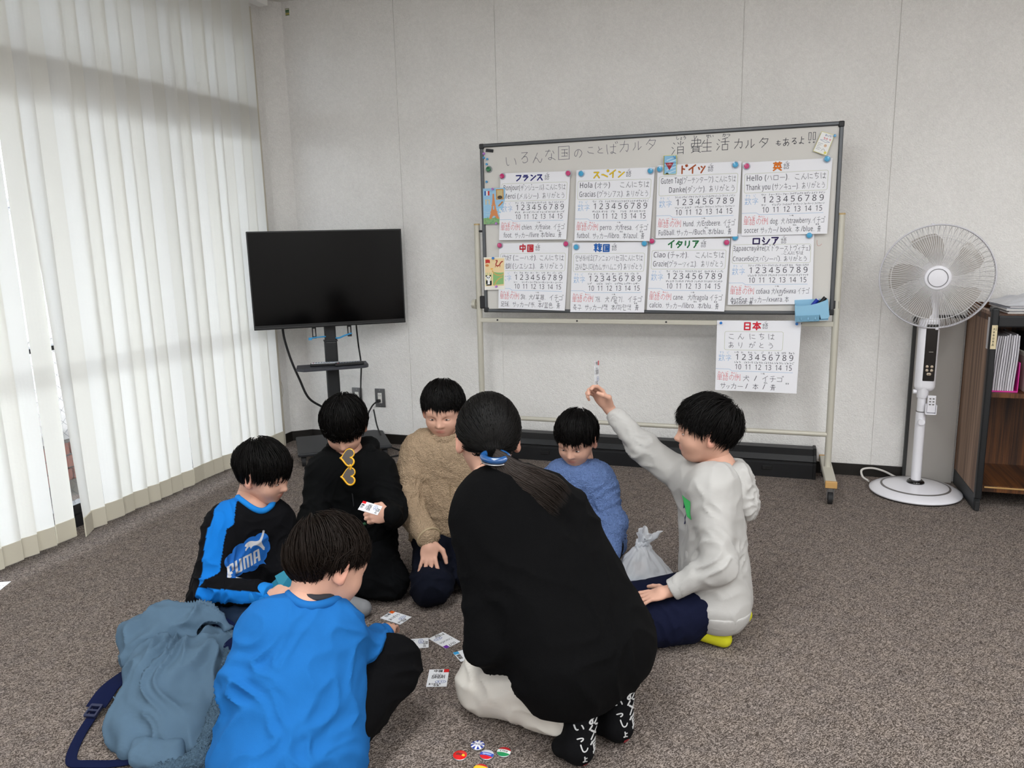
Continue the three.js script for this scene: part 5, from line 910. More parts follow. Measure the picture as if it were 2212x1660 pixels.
// a person: a group at the place they sit; one continuous skin mesh, then hair, eyes and clothes as children, all given in room coordinates
function person(spec) {
  const J = spec.J, o = J.hip, g = group('person', [o[0], 0, o[2]]);
  tag(g, spec.label, 'person', 'people sitting in a ring on the carpet');
  const put = (name, geo, mat, label, parent = g) => { if (parent === g) geo.translate(-o[0], 0, -o[2]); else geo.translate(-o[0], 0, -o[2]); const m = mesh(name, geo, mat, parent); if (label) m.userData.label = label; return m; };
  const S = spec.s ?? 1, H = headFrame(J.head, spec.look, spec.tilt ?? [0, 1, 0], spec.headScale ?? S);
  // skin
  const pieces = [skinColors(HEAD.clone(), SKIN, true).applyMatrix4(H)];
  const nape = V(0, -0.1, -0.04).applyMatrix4(H).toArray();
  const B = [cap(nape, J.neck, 0.037 * S, 0.043 * S, 0.03), cap(mix3(J.shL, J.shR, 0.2), mix3(J.shL, J.shR, 0.8), 0.045 * S, 0.045 * S, 0.05), cap(J.neck, J.hip, 0.06 * S, 0.07 * S, 0.05), cap(J.hiL, J.hiR, 0.06 * S, 0.06 * S, 0.04)];
  for (const s of ['L', 'R']) B.push(cap(J['sh' + s], J['el' + s], 0.034 * S, 0.028 * S), cap(J['el' + s], J['wr' + s], 0.028 * S, 0.02 * S), cap(J['hi' + s], J['kn' + s], 0.05 * S, 0.04 * S), cap(J['kn' + s], J['an' + s], 0.04 * S, 0.027 * S), cap(J['an' + s], J['to' + s], 0.026 * S, 0.02 * S));
  pieces.push(skinColors(sdfGeo(B, 0.011), SKIN));
  for (const s of ['L', 'R']) { const h = spec['hand' + s]; if (h) pieces.push(skinColors(placeHand(handGeo({ ...h, s: (h.s ?? 1.02) * S }), h.at ?? J['wr' + s], h.dir, h.back, h.mirror ?? s === 'R'), SKIN)); }
  const skin = mergeGeometries(pieces.map((p) => { const q = p.toNonIndexed(); if (q.attributes.uv) q.deleteAttribute('uv'); return q; }));
  put('body', skin, M.skin);
  // eyes, brows
  for (const s of [-1, 1]) {
    const eye = new THREE.SphereGeometry(0.0105, 16, 12).scale(1.05, 0.27, 0.6).translate(s * 0.029, -0.0075, 0.0742).applyMatrix4(H), ir = new THREE.SphereGeometry(0.0052, 12, 10).scale(1, 0.55, 0.5).translate(s * 0.0285, -0.0076, 0.0783).applyMatrix4(H);
    const e = put('eye', eye, M.eyeWhite); put('iris', ir, M.iris, null, e);
    const brow = tube([[s * 0.014, 0.014, 0.0805], [s * 0.028, 0.0185, 0.0775], [s * 0.043, 0.0125, 0.068]], 0.0021, 12, 6).applyMatrix4(H); put('eyebrow', brow, spec.hairMat ?? M.hair);
  }
  if (spec.hair) put('hair', joinIndexed(spec.hair.map((h) => h.applyMatrix4(H))), spec.hairMat ?? M.hair);
  return { g, put, H, J, S };
}
// ---------------------------------------------------------------- clothes
const fabric = (c, o = {}) => phys(c, 0.95, { bumpMap: knitTile, bumpScale: 0.0006, specularIntensity: 0.25, ...o });
const knitTile = knitBump.clone(); knitTile.repeat.set(12, 12); knitTile.needsUpdate = true;
const furTile = furBump.clone(); furTile.repeat.set(5, 5); furTile.needsUpdate = true;
const fleece = (c) => phys(c, 1, { bumpMap: furTile, bumpScale: 0.0045, specularIntensity: 0.1, sheen: 0.35, sheenRoughness: 0.6, sheenColor: c });
function paint(g, fn) { const p = g.attributes.position, c = new Float32Array(p.count * 3); for (let i = 0; i < p.count; i++) c.set(fn(p.getX(i), p.getY(i), p.getZ(i)), i * 3); g.setAttribute('color', new THREE.BufferAttribute(c, 3)); return g; }
const lin = (hex) => new THREE.Color(hex).toArray();
const neckHole = (J, r, k = 0.012) => cap(add3(J.neck, norm3(sub3(J.head, J.neck)), 0.004), mix3(J.neck, J.head, 0.95), r, r * 1.25, k, { op: 's' });
// torso and sleeves; r gives the radii
function topPrims(J, r, o = {}) {
  const P = [], down = norm3(sub3(J.hip, J.neck)), base = add3(J.neck, down, 0.045);
  P.push(cap(base, J.hip, r.chest, r.belly, 0.05), cap(mix3(J.shL, J.shR, 0.14), mix3(J.shL, J.shR, 0.86), r.yoke, r.yoke, 0.06));
  for (const s of ['L', 'R']) {
    P.push(cap(mix3(J['sh' + s], J.neck, 0.35), add3(J['hi' + s], [0, o.drop ?? 0, 0]), r.side, r.hem, 0.06));
    P.push(cap(J['sh' + s], J['el' + s], r.sh, r.el, o.armK ?? 0.025), cap(J['el' + s], mix3(J['el' + s], J['wr' + s], o.sleeve ?? 0.94), r.el, r.wr, 0.03));
    P.push(cap(mix3(J['sh' + s], J.neck, 0.15), mix3(J['sh' + s], J.neck, 0.85), r.slope, r.slope, 0.05));
  }
  return P;
}
function pantsPrims(J, r, o = {}) {
  const P = [cap(J.hiL, J.hiR, r.hip, r.hip, 0.05)];
  for (const s of ['L', 'R']) P.push(cap(J['hi' + s], J['kn' + s], r.thigh, r.knee, 0.04), cap(J['kn' + s], mix3(J['kn' + s], J['an' + s], o.len ?? 0.95), r.knee, r.cuff, 0.03));
  return P;
}
const flat = (y = 0.002) => ({ t: 'p', n: [0, -1, 0], d: -y });   // everything rests on the carpet
function band(a, b, r, t = 0.004) { return rod(a, b, r, 28); }
function ringAround(c, axis, r, t, sq = [1, 1], n = 40) { const g = new THREE.TorusGeometry(r, t, 10, n).scale(sq[0], sq[1], 1); g.applyQuaternion(new THREE.Quaternion().setFromUnitVectors(V(0, 0, 1), V(...axis).normalize())); return g.translate(...c); }
function decal(owner, g, pos, normal, up, size, tex, name, label, mat = {}) {
  owner.updateWorldMatrix(true, true);
  const z = V(...normal).normalize(), x = V(...up).cross(z).normalize(), y = z.clone().cross(x), e = new THREE.Euler().setFromRotationMatrix(new THREE.Matrix4().makeBasis(x, y, z));
  const d = new DecalGeometry(owner, V(...pos), e, V(...size)); if (!d.attributes.position.count) { console.log('empty decal ' + name); return; }
  d.translate(-g.position.x, -g.position.y, -g.position.z);
  const m = mesh(name, d, phys(0xffffff, 0.8, { map: tex, transparent: true, polygonOffset: true, polygonOffsetFactor: -1, ...mat }), g); if (label) m.userData.label = label; return m;
}
const R_ = [0.95, 0, -0.31], F_ = [-0.31, 0, -0.95];   // along the ring, away from the photographer: only used to turn people
const dirOf = (r, f, u = 0) => [R_[0] * r + F_[0] * f, u, R_[2] * r + F_[2] * f];

// ---- 1: boy in a light grey hooded sweatshirt, raising a card
{
  const J = POSE.hoodie;
  const p = person({ J, label: 'boy in a pale grey hooded sweatshirt kneeling with one arm raised', look: [-0.98, 0.02, 0.2], s: 0.97, hair: shortHair({ n: 4600, thick: 0.021, lift: 0.022, back: -0.55, ear: 0.14, temple: 0.12, front: 0.2, mess: 0.17, len: 1.35, whorl: [Math.PI - 0.2, 0.75] }),
    handR: { s: 1.12, dir: [-0.52, 0.78, 0.15], back: [0.35, 0.25, -0.9], curl: [0.55, 0.75, 0.85, 0.95], thumb: [0.35, 0.5], pinch: true }, handL: { dir: [-0.85, -0.22, 0.3], back: [-0.15, 1, 0.25], curl: [0.12, 0.14, 0.16, 0.2], spread: 0.4, thumb: [0.95, 0.2] } });
  const grey = fabric(0xb8b6b3, {});
  const P = [...topPrims(J, { chest: 0.078, belly: 0.106, yoke: 0.06, side: 0.07, hem: 0.1, sh: 0.06, el: 0.05, wr: 0.036, slope: 0.035 }, { drop: -0.01, sleeve: 0.78 }), neckHole(J, 0.046), flat(0.06)];
  const hoodie = p.put('hooded_sweatshirt', cloth(sdfGeo(P, 0.0065, folds(0.0065, 12, [[J.elL, 0.13], [J.elR, 0.12], [add3(J.hip, [0, 0.03, 0]), 0.16], [J.shL, 0.1]]))), grey);
  p.put('hem_band', cloth(sdfGeo([cap(add3(J.hiL, [0, -0.01, 0]), add3(J.hiR, [0, -0.01, 0]), 0.101, 0.101, 0.02), cap(J.hip, add3(J.hip, [-0.02, -0.01, 0]), 0.108, 0.1, 0.03), { t: 'p', n: [0, 1, 0], d: J.hip[1] - 0.02 }, flat(0.05)], 0.006)), grey);
  for (const s of ['L', 'R']) { const a = J['el' + s], b = J['wr' + s]; p.put('cuff', cloth(sdfGeo([cap(mix3(a, b, 0.7), mix3(a, b, s === 'L' ? 0.97 : 0.84), 0.036, 0.034, 0.01), cut(mix3(a, b, s === 'L' ? 0.97 : 0.84), sub3(b, a), 0.08)], 0.004)), grey); }
  // hood: a thick roll round the neck and a bag down the back
  const bk = dirOf(1, 0.1), nk = J.neck;
  p.put('hood', cloth(sdfGeo([cap(add3(nk, [0.005, 0.012, 0.055]), add3(nk, [0.06, 0.0, 0.02]), 0.026, 0.03, 0.03), cap(add3(nk, [0.06, 0, 0.02]), add3(nk, [0.05, 0.0, -0.05]), 0.03, 0.03, 0.03), cap(add3(nk, [0.005, 0.012, 0.055]), add3(nk, [-0.055, -0.03, 0.05]), 0.024, 0.018, 0.02), cap(add3(nk, [0.05, 0, -0.05]), add3(nk, [-0.05, -0.03, -0.03]), 0.026, 0.018, 0.02), ell(add3(nk, [0.075, -0.05, 0.0]), [0.038, 0.075, 0.085], null, 0.04), ell(add3(nk, [0.1, -0.1, 0.01]), [0.03, 0.05, 0.065], null, 0.04), cap(nk, add3(nk, [-0.01, 0.1, 0]), 0.048, 0.06, 0.012, { op: 's' })], 0.005, folds(0.006, 16, [[add3(nk, [0.08, -0.05, 0]), 0.15]]))), grey);
  p.put('pocket', cloth(sdfGeo([ell(add3(mix3(J.neck, J.hip, 0.72), [-0.075, 0, 0.03]), [0.022, 0.07, 0.075], null, 0.01)], 0.006, folds(0.003, 20))), grey);
  p.put('trousers', cloth(sdfGeo([...pantsPrims(J, { hip: 0.078, thigh: 0.078, knee: 0.066, cuff: 0.05 }, { len: 0.9 }), flat()], 0.007, folds(0.005, 12, [[J.knL, 0.15]]))), fabric(0x11152b));
  for (const s of ['L', 'R']) p.put('sock', cloth(sdfGeo([cap(J['an' + s], J['to' + s], 0.034, 0.028, 0.02), flat()], 0.005)), fabric(0xc9c62c), 'yellow green sock sole');
  const patch = canvas(256, 256, (g) => { g.clearRect(0, 0, 256, 256); g.fillStyle = '#4ccf6e'; g.fillRect(90, 20, 150, 120); g.fillStyle = '#1d2352'; g.beginPath(); g.moveTo(90, 30); g.lineTo(40, 130); g.lineTo(84, 110); g.fill(); g.beginPath(); g.moveTo(86, 150); g.lineTo(46, 236); g.lineTo(84, 220); g.fill(); });
  decal(hoodie, p.g, add3(mix3(J.neck, J.hip, 0.3), [-0.11, 0, 0.09]), [-0.72, 0.1, 0.7], [0, 1, 0], [0.12, 0.13, 0.2], patch, 'chest_print', 'bright green block and navy letter print');
}
// ---- 2: woman in black, back turned
{
  const J = POSE.woman, locks = [], H0 = SK, tie = [0, -0.052, -0.112];
  const up = (q) => norm3([q[0], q[1] - 0.018, q[2] + 0.012]);
  for (let i = 0; i < 4200; i++) {   // combed flat to the nape
    const az = rr(-1, 1) * Math.PI, lo = Math.abs(az) < 1.1 ? 0.35 : Math.abs(az) < 1.75 ? 0.12 : -0.55, el = lerp(lo, 1.5, Math.pow(rnd(), 0.8)), a = onSkull(az, el, 0), out = rr(0.004, 0.013), P = [], tz = [tie[0] + rr(-0.016, 0.016), tie[1] + rr(-0.008, 0.012), tie[2]];
    for (let k = 0; k < 9; k++) { const f = k / 8, q = mix3(a, tz, f), d = [(q[0] - H0.c[0]) / H0.r[0], (q[1] - H0.c[1]) / H0.r[1], (q[2] - H0.c[2]) / H0.r[2]], L = Math.hypot(...d), sc = (1 / L); const on = [H0.c[0] + d[0] * sc * (H0.r[0] + out), H0.c[1] + d[1] * sc * (H0.r[1] + out), H0.c[2] + d[2] * sc * (H0.r[2] + out)]; P.push(mix3(on, tz, sstep(0.75, 1, f))); }
    locks.push({ p: P, w: rr(0.0012, 0.0024), up });
  }
  const o = { front: 0.38, temple: 0.2, ear: 0.1, back: -0.55, scalpUp: 0.02 };
  const p = person({ J, label: 'woman in a black sweater and white trousers crouching with her back turned', look: [-0.46, -0.34, -0.86], tilt: [0.06, 1, 0], s: 1.12, headScale: 1.08, hair: [scalpGeo(o, 0.009), lockGeo(locks)], hairMat: M.hair });
  // ponytail in room axes
  const T = V(...tie).applyMatrix4(p.H).toArray(), tail = [], path = (t, side, dep) => { const a = 0.165 * Math.pow(t, 1.15), d = -0.03 * Math.sin(Math.min(t * 5, 1.57)) - 0.105 * Math.pow(t, 1.35), w = side * lerp(0.016, 0.08, Math.pow(t, 0.65)) * (t > 0.8 ? 1 - (t - 0.8) * 1.2 : 1), out = 0.03 * Math.sin(Math.min(t * 3, 1.57)) + 0.035 * t + dep * lerp(0.012, 0.014, t); return [T[0] + R_[0] * (a + w * 0.55) - F_[0] * out, T[1] + d + w * 0.83, T[2] + R_[2] * (a + w * 0.55) - F_[2] * out]; };
  for (let i = 0; i < 3000; i++) { const s = rr(-1, 1), d = rr(-1, 1), L = rr(0.72, 1.03), P = []; for (let k = 0; k < 10; k++) { const t = k / 9 * L, q = path(t, s, d * Math.sqrt(1 - s * s * 0.8)); q[0] += 0.004 * noise3(i * 0.37, t * 3, 1); q[1] += 0.007 * noise3(i * 0.37, t * 3, 5) * t; P.push(q); } tail.push({ p: P, w: rr(0.001, 0.0022), up: () => [0.2, 0.5, 0.8] }); }
  p.put('ponytail', lockGeo(tail), phys(0x241a14, 0.45, { specularIntensity: 0.5 }), 'long dark ponytail lying over the shoulder');
  const clipAxis = norm3(sub3(path(0.25, 0, 0), T));
  p.put('hair_clip', joinIndexed([ringAround(add3(T, [0.004, -0.004, 0.004]), [0.05, 1, 0.25], 0.026, 0.0095, [1.2, 0.85])]), phys(0x1f4f86, 0.2, { clearcoat: 1 }), 'shiny blue hair clip with a silver rim');
  p.put('clip_rim', joinIndexed([ringAround(add3(T, [0.004, -0.014, 0.006]), [0.05, 1, 0.25], 0.03, 0.0022, [1.2, 0.85])]), M.chrome, 'silver rim of the hair clip');
  const black = fabric(0x050506);
  const P = [...topPrims(J, { chest: 0.105, belly: 0.142, yoke: 0.07, side: 0.1, hem: 0.138, sh: 0.08, el: 0.07, wr: 0.045, slope: 0.035 }, { drop: 0.02, armK: 0.05 }), neckHole(J, 0.052), flat(0.06)];
  p.put('sweater', cloth(sdfGeo(P, 0.008, folds(0.008, 7, [[J.elL, 0.2], [J.hip, 0.25], [J.shR, 0.15]]))), black);
  p.put('collar', cloth(neckBand(P, J.neck, sub3(J.head, J.neck), 0.056, 0.008)), black);
  const cream = fabric(0xdcd7ce);
  p.put('trousers', cloth(sdfGeo([...pantsPrims(J, { hip: 0.105, thigh: 0.102, knee: 0.084, cuff: 0.066 }, { len: 0.86 }), flat()], 0.008, folds(0.0055, 9, [[J.knL, 0.2], [J.anL, 0.15]]))), cream);
  const sole = (flip) => canvas(256, 512, (g, w, h) => { g.clearRect(0, 0, w, h); 'お父真'.split('').forEach((c, i) => write(g, c, 120, 20 + i * 118, 116, '#b9b9b9', 15)); 'いっしょ'.split('').forEach((c, i) => write(g, c, 30, 90 + i * 82, 74, '#b9b9b9', 10)); g.fillStyle = '#a8323a'; g.fillRect(52, 440, 40, 40); g.fillStyle = '#0c0c0e'; g.fillRect(62, 450, 20, 6); });
  const st = sole();
  for (const s of ['L', 'R']) {
    const A = J['an' + s], T2 = J['to' + s], heel = add3(A, [0.03, 0.03, 0.035]);
    const k = p.put('sock', cloth(sdfGeo([cap(add3(A, [-0.05, 0.02, -0.02]), A, 0.046, 0.044, 0.02), cap(A, heel, 0.04, 0.037, 0.02), cap(heel, add3(T2, [0.012, 0.02, 0.01]), 0.036, 0.038, 0.02), cap(add3(T2, [0.0, 0.018, 0]), add3(T2, [-0.035, 0.008, 0.0]), 0.036, 0.026, 0.02), flat()], 0.005)), fabric(0x0d0d0f), 'black sock with white writing on the sole');
    decal(k, p.g, add3(mix3(heel, T2, 0.55), [0.03, 0.01, 0.02]), [0.6, 0.25, 0.75], [-0.1, 1, 0.0], [0.085, 0.15, 0.09], st, 'sole_print', 'white brush writing on the sock sole');
  }
}
// ---- 3: boy in a blue sweatshirt, back turned
{
  const J = POSE.blueshirt;
  const p = person({ J, label: 'boy in a bright blue sweatshirt sitting with his back turned beside the jacket', look: [0.5, -0.5, -0.8], tilt: [-0.1, 1, -0.1], s: 0.95, headScale: 1.03, hairMat: M.hairBrown, hair: shortHair({ n: 4600, thick: 0.019, back: -0.85, ear: 0.0, whorl: [Math.PI - 0.55, 0.9], mess: 0.1, len: 1.4 }),
    handR: { dir: [-0.2, -0.1, -0.95], back: [0, 1, 0], curl: [0.3, 0.35, 0.4, 0.4] } });
  const blue = fabric(0x1f66ab);
  const P = [...topPrims(J, { chest: 0.078, belly: 0.122, yoke: 0.062, side: 0.078, hem: 0.116, sh: 0.056, el: 0.056, wr: 0.042, slope: 0.03 }, { drop: -0.02, sleeve: 0.85 }), cap(mix3(J.neck, J.hip, 0.55), add3(J.hip, [0.0, -0.02, 0.03]), 0.1, 0.13, 0.05), neckHole(J, 0.05), flat(0.012)];
  p.put('sweatshirt', cloth(sdfGeo(P, 0.0065, folds(0.011, 10, [[J.elL, 0.16], [J.elR, 0.12], [J.hip, 0.2]]))), blue);
  p.put('collar', cloth(neckBand(P, J.neck, sub3(J.head, J.neck), 0.058, 0.0115, -0.004)), blue, 'ribbed blue neckband');
  p.put('undershirt', cloth(neckBand(P, J.neck, sub3(J.head, J.neck), 0.046, 0.009, 0.003)), fabric(0x39393d), 'dark grey undershirt collar');
  const pants = fabric(0x070709);
  p.put('trousers', cloth(sdfGeo([...pantsPrims(J, { hip: 0.085, thigh: 0.088, knee: 0.078, cuff: 0.06 }), flat()], 0.007, folds(0.007, 11, [[J.knR, 0.2]]))), pants);
  p.put('piping', tube([[1.86, 0.12, 2.865], [1.895, 0.145, 2.82], [1.925, 0.17, 2.76], [1.94, 0.19, 2.7]].map((q) => add3(q, [0.0, 0, 0])), 0.0016, 24, 6), std(0x9a9a9a, 0.6), 'thin grey piping on the trouser leg');
  for (const s of ['L', 'R']) p.put('sock', cloth(sdfGeo([cap(J['an' + s], J['to' + s], 0.034, 0.028, 0.02), flat()], 0.006)), fabric(0x8c8c90));
}
// ---- 4: boy in the black and blue sweatshirt with a logo
{
  const J = POSE.logo;
  const p = person({ J, label: 'boy in a black sweatshirt with blue sleeve stripes and a chest logo', look: [0.95, -0.3, -0.05], s: 0.95, hair: shortHair({ n: 4400, thick: 0.021, back: -0.42, ear: 0.16, temple: 0.08, front: 0.12, mess: 0.09, len: 1.45, whorl: [Math.PI - 0.1, 1.1] }),
    handR: { dir: [0.93, 0.02, -0.25], back: [0.0, 0.5, 0.85], curl: [0.35, 0.45, 0.5, 0.55], thumb: [0.5, 0.4] }, handL: { dir: [0.75, 0.1, 0.5], back: [-0.3, 0.9, -0.2], curl: [0.5, 0.5, 0.5, 0.5], thumb: [0.5, 0.4] } });
  const P = [...topPrims(J, { chest: 0.075, belly: 0.098, yoke: 0.055, side: 0.07, hem: 0.096, sh: 0.058, el: 0.052, wr: 0.036, slope: 0.03 }, { drop: -0.01, sleeve: 0.9 }), cap(add3(J.neck, [0.012, 0.0, 0.012]), mix3(J.neck, J.head, 0.95), 0.052, 0.062, 0.012, { op: 's' }), flat(0.03)];
  const geo = sdfGeo(P, 0.004, folds(0.008, 12, [[J.elR, 0.16], [J.hip, 0.2], [J.wrR, 0.12]]));
  const path = [add3(J.neck, [-0.03, 0.01, 0.05]), J.shR, J.elR, J.wrR], outw = [[0.1, 1, 0.4], [0.42, 0.3, 0.85], [0.4, 0.0, 0.9], [0.1, 0.1, 1]];
  const blackC = lin(0x0e0e11), blueC = lin(0x1573c9);
  paint(geo, (x, y, z) => {
    let best = 1e9, ang = 9; const q = [x, y, z];
    for (let k = 0; k < 3; k++) { const a = path[k], d = sub3(path[k + 1], a), L = d[0] ** 2 + d[1] ** 2 + d[2] ** 2, t = clamp(((x - a[0]) * d[0] + (y - a[1]) * d[1] + (z - a[2]) * d[2]) / L, 0, 1), c = add3(a, d, t), v = sub3(q, c), D = Math.hypot(...v); if (D < best) { best = D; const o = norm3(mix3(outw[k], outw[k + 1], t)), ax = norm3(d), op = V(...o).addScaledVector(V(...ax), -V(...o).dot(V(...ax))).normalize(), vp = V(...v).addScaledVector(V(...ax), -V(...v).dot(V(...ax))).normalize(); ang = Math.acos(clamp(op.dot(vp), -1, 1)); } }
    return best < 0.085 && ang < 0.52 ? blueC : blackC;
  });
  const top = p.put('sweatshirt', cloth(geo), fabric(0xffffff, { vertexColors: true }), 'black sweatshirt with a blue stripe down the sleeve');
  p.put('neckband', cloth(neckBand(P, add3(J.neck, [0.012, 0.0, 0.012]), sub3(J.head, J.neck), 0.058, 0.0105)), fabric(0x1f7fd0), 'bright blue neckband');
  { const a = J.elR, b = J.wrR; p.put('cuff', cloth(sdfGeo([cap(mix3(a, b, 0.82), mix3(a, b, 1.0), 0.037, 0.034, 0.01), cut(mix3(a, b, 1.0), sub3(b, a), 0.08)], 0.004)), fabric(0x2180d2), 'blue ribbed cuff'); }
  const logo = canvas(512, 512, (g) => {
    g.clearRect(0, 0, 512, 512); g.fillStyle = '#0f63b8';
    g.beginPath(); for (const [x, y, r] of [[100, 260, 84], [200, 190, 96], [320, 150, 100], [420, 120, 84], [440, 230, 76], [380, 310, 90], [120, 380, 88], [240, 350, 100], [300, 390, 70], [420, 200, 90]]) { g.moveTo(x + r, y); g.arc(x, y, r, 0, 7); } g.fill(); g.beginPath(); g.moveTo(330, 420); g.quadraticCurveTo(420, 400, 450, 440); g.quadraticCurveTo(420, 380, 400, 330); g.fill();
    g.save(); g.translate(36, 300); g.transform(1, -0.24, 0, 1, 0, 0); g.fillStyle = '#c9c9cc';
    const blk = (x, pts) => { g.beginPath(); pts.forEach(([a, b], i) => (i ? g.lineTo(x + a, b) : g.moveTo(x + a, b))); g.closePath(); g.fill('evenodd'); };
    blk(0, [[0, 0], [66, 0], [70, 8], [70, 84], [62, 92], [26, 92], [26, 150], [0, 150]]); g.fillStyle = '#0f63b8'; blk(0, [[26, 20], [46, 20], [46, 72], [26, 72]]); g.fillStyle = '#c9c9cc';
    blk(82, [[0, 0], [26, 0], [26, 128], [48, 128], [48, 0], [74, 0], [74, 142], [66, 150], [8, 150], [0, 142]]);
    blk(170, [[0, 0], [92, 0], [98, 8], [98, 150], [76, 150], [76, 24], [60, 24], [60, 150], [38, 150], [38, 24], [22, 24], [22, 150], [0, 150]]);
    blk(280, [[0, 150], [4, 8], [10, 0], [66, 0], [72, 8], [76, 150], [50, 150], [49, 104], [27, 104], [26, 150]]); g.fillStyle = '#0f63b8'; blk(280, [[28, 22], [48, 22], [49, 84], [27, 84]]);
    g.restore();
    g.fillStyle = '#cfcfd2'; g.beginPath(); g.moveTo(250, 120); g.quadraticCurveTo(280, 84, 330, 104); g.quadraticCurveTo(380, 130, 404, 112); g.quadraticCurveTo(440, 60, 446, 14); g.quadraticCurveTo(462, 4, 470, 22); g.quadraticCurveTo(452, 90, 424, 134); g.quadraticCurveTo(428, 190, 452, 220); g.lineTo(446, 256); g.lineTo(430, 250); g.quadraticCurveTo(412, 204, 372, 168); g.quadraticCurveTo(340, 152, 318, 168); g.lineTo(300, 186); g.lineTo(292, 158); g.quadraticCurveTo(270, 160, 250, 196); g.lineTo(240, 188); g.quadraticCurveTo(246, 166, 262, 150); g.lineTo(240, 140); g.closePath(); g.fill();
  });
  decal(top, p.g, add3(mix3(J.neck, J.hip, 0.42), [0.08, 0, 0.07]), [0.62, 0.16, 0.77], [-0.02, 1, 0], [0.15, 0.15, 0.22], logo, 'chest_logo', 'white lettering and leaping cat on a blue cloud');
  p.put('jeans', cloth(sdfGeo([...pantsPrims(J, { hip: 0.08, thigh: 0.07, knee: 0.062, cuff: 0.048 }, { len: 0.92 }), flat()], 0.007, folds(0.007, 13, [[J.knR, 0.2], [J.knL, 0.2]]))), fabric(0x2b3c56), 'dark blue jeans');
  for (const s of ['L', 'R']) p.put('sock', cloth(sdfGeo([cap(J['an' + s], J['to' + s], 0.034, 0.03, 0.02), flat()], 0.0055)), fabric(0x8a8b8e), 'heather grey sock');
}
// ---- 5: boy in a black zipped jacket
{
  const J = POSE.black;
  const p = person({ J, label: 'boy in a black zipped jacket looking down at a card, yellow sunglasses at his collar', look: [0.36, -0.62, 0.9], s: 0.94, hair: shortHair({ n: 4400, thick: 0.02, front: -0.02, temple: -0.12, ear: -0.15, back: -0.7, mess: 0.16, len: 1.45, whorl: [Math.PI, 1.15] }),
    handL: { ext: 0.006, dir: [-0.85, 0.05, 0.45], back: [0.35, 0.5, 0.8], curl: [0.75, 0.95, 1.0, 1.0], thumb: [0.55, 0.5], pinch: true } });
  const black = fabric(0x090a0b);
  const P = [...topPrims(J, { chest: 0.078, belly: 0.1, yoke: 0.055, side: 0.07, hem: 0.098, sh: 0.056, el: 0.05, wr: 0.036, slope: 0.032 }, { drop: 0.01 }), neckHole(J, 0.045), flat(0.05)];
  p.put('jacket', cloth(sdfGeo(P, 0.0065, folds(0.008, 12, [[J.elL, 0.14], [J.elR, 0.14], [J.hip, 0.2]]))), black);
  const nk0 = J.neck, f = dirOf(0.03, -1), b = dirOf(0, 1), rt = dirOf(1, 0), nk = add3(nk0, [0, 0.032, 0]);
  p.put('hood', cloth(sdfGeo([cap(add3(add3(nk, rt, 0.074), f, 0.02), add3(add3(nk, rt, 0.06), b, 0.06), 0.024, 0.032, 0.03), cap(add3(add3(nk, rt, -0.074), f, 0.02), add3(add3(nk, rt, -0.06), b, 0.06), 0.024, 0.032, 0.03), cap(add3(add3(nk, rt, 0.06), b, 0.06), add3(add3(nk, rt, -0.06), b, 0.06), 0.035, 0.035, 0.03), cap(add3(add3(nk, rt, 0.074), f, 0.02), add3(add3(nk, f, 0.088), [0, -0.075, 0]), 0.022, 0.012, 0.02), cap(add3(add3(nk, rt, -0.074), f, 0.02), add3(add3(nk, f, 0.088), [0, -0.075, 0]), 0.022, 0.012, 0.02)], 0.005, folds(0.004, 18))), black);
  const ch = mix3(nk, J.hip, 0.5), zip = []; for (let k = 0; k <= 8; k++) zip.push(add3(add3(mix3(nk, J.hip, lerp(0.22, 1.0, k / 8)), f, 0.1 + 0.004 * Math.sin(k)), rt, 0.015)); p.put('zipper', tube(zip, 0.0025, 30, 6), std(0x2a2b2d, 0.4), 'dark zipper line');
  p.put('pocket_trim', tube([add3(add3(mix3(nk, J.hip, 0.78), f, 0.108), rt, -0.075), add3(add3(mix3(nk, J.hip, 0.74), f, 0.115), rt, -0.02), add3(add3(mix3(nk, J.hip, 0.68), f, 0.108), rt, 0.055)], 0.006, 20, 8), std(0x174a2b, 0.6), 'dark green pocket trim');
  p.put('hem_lining', tube([add3(add3(J.hip, f, 0.112), add3([0, -0.045, 0], rt, -0.01)), add3(add3(J.hip, f, 0.1), add3([0, -0.028, 0], rt, 0.05)), add3(add3(J.hip, f, 0.05), add3([0, 0.0, 0], rt, 0.105))], 0.0035, 20, 6), std(0xb9b7b0, 0.7), 'pale lining at the hem');
  p.put('trousers', cloth(sdfGeo([...pantsPrims(J, { hip: 0.085, thigh: 0.08, knee: 0.068, cuff: 0.05 }), flat()], 0.007, folds(0.007, 12, [[J.knL, 0.2], [J.knR, 0.2]]))), fabric(0x08090b));
  for (const s of ['L', 'R']) p.put('sock', cloth(sdfGeo([cap(J['an' + s], J['to' + s], 0.034, 0.028, 0.02), flat()], 0.006)), fabric(0x1c1c1e));
}
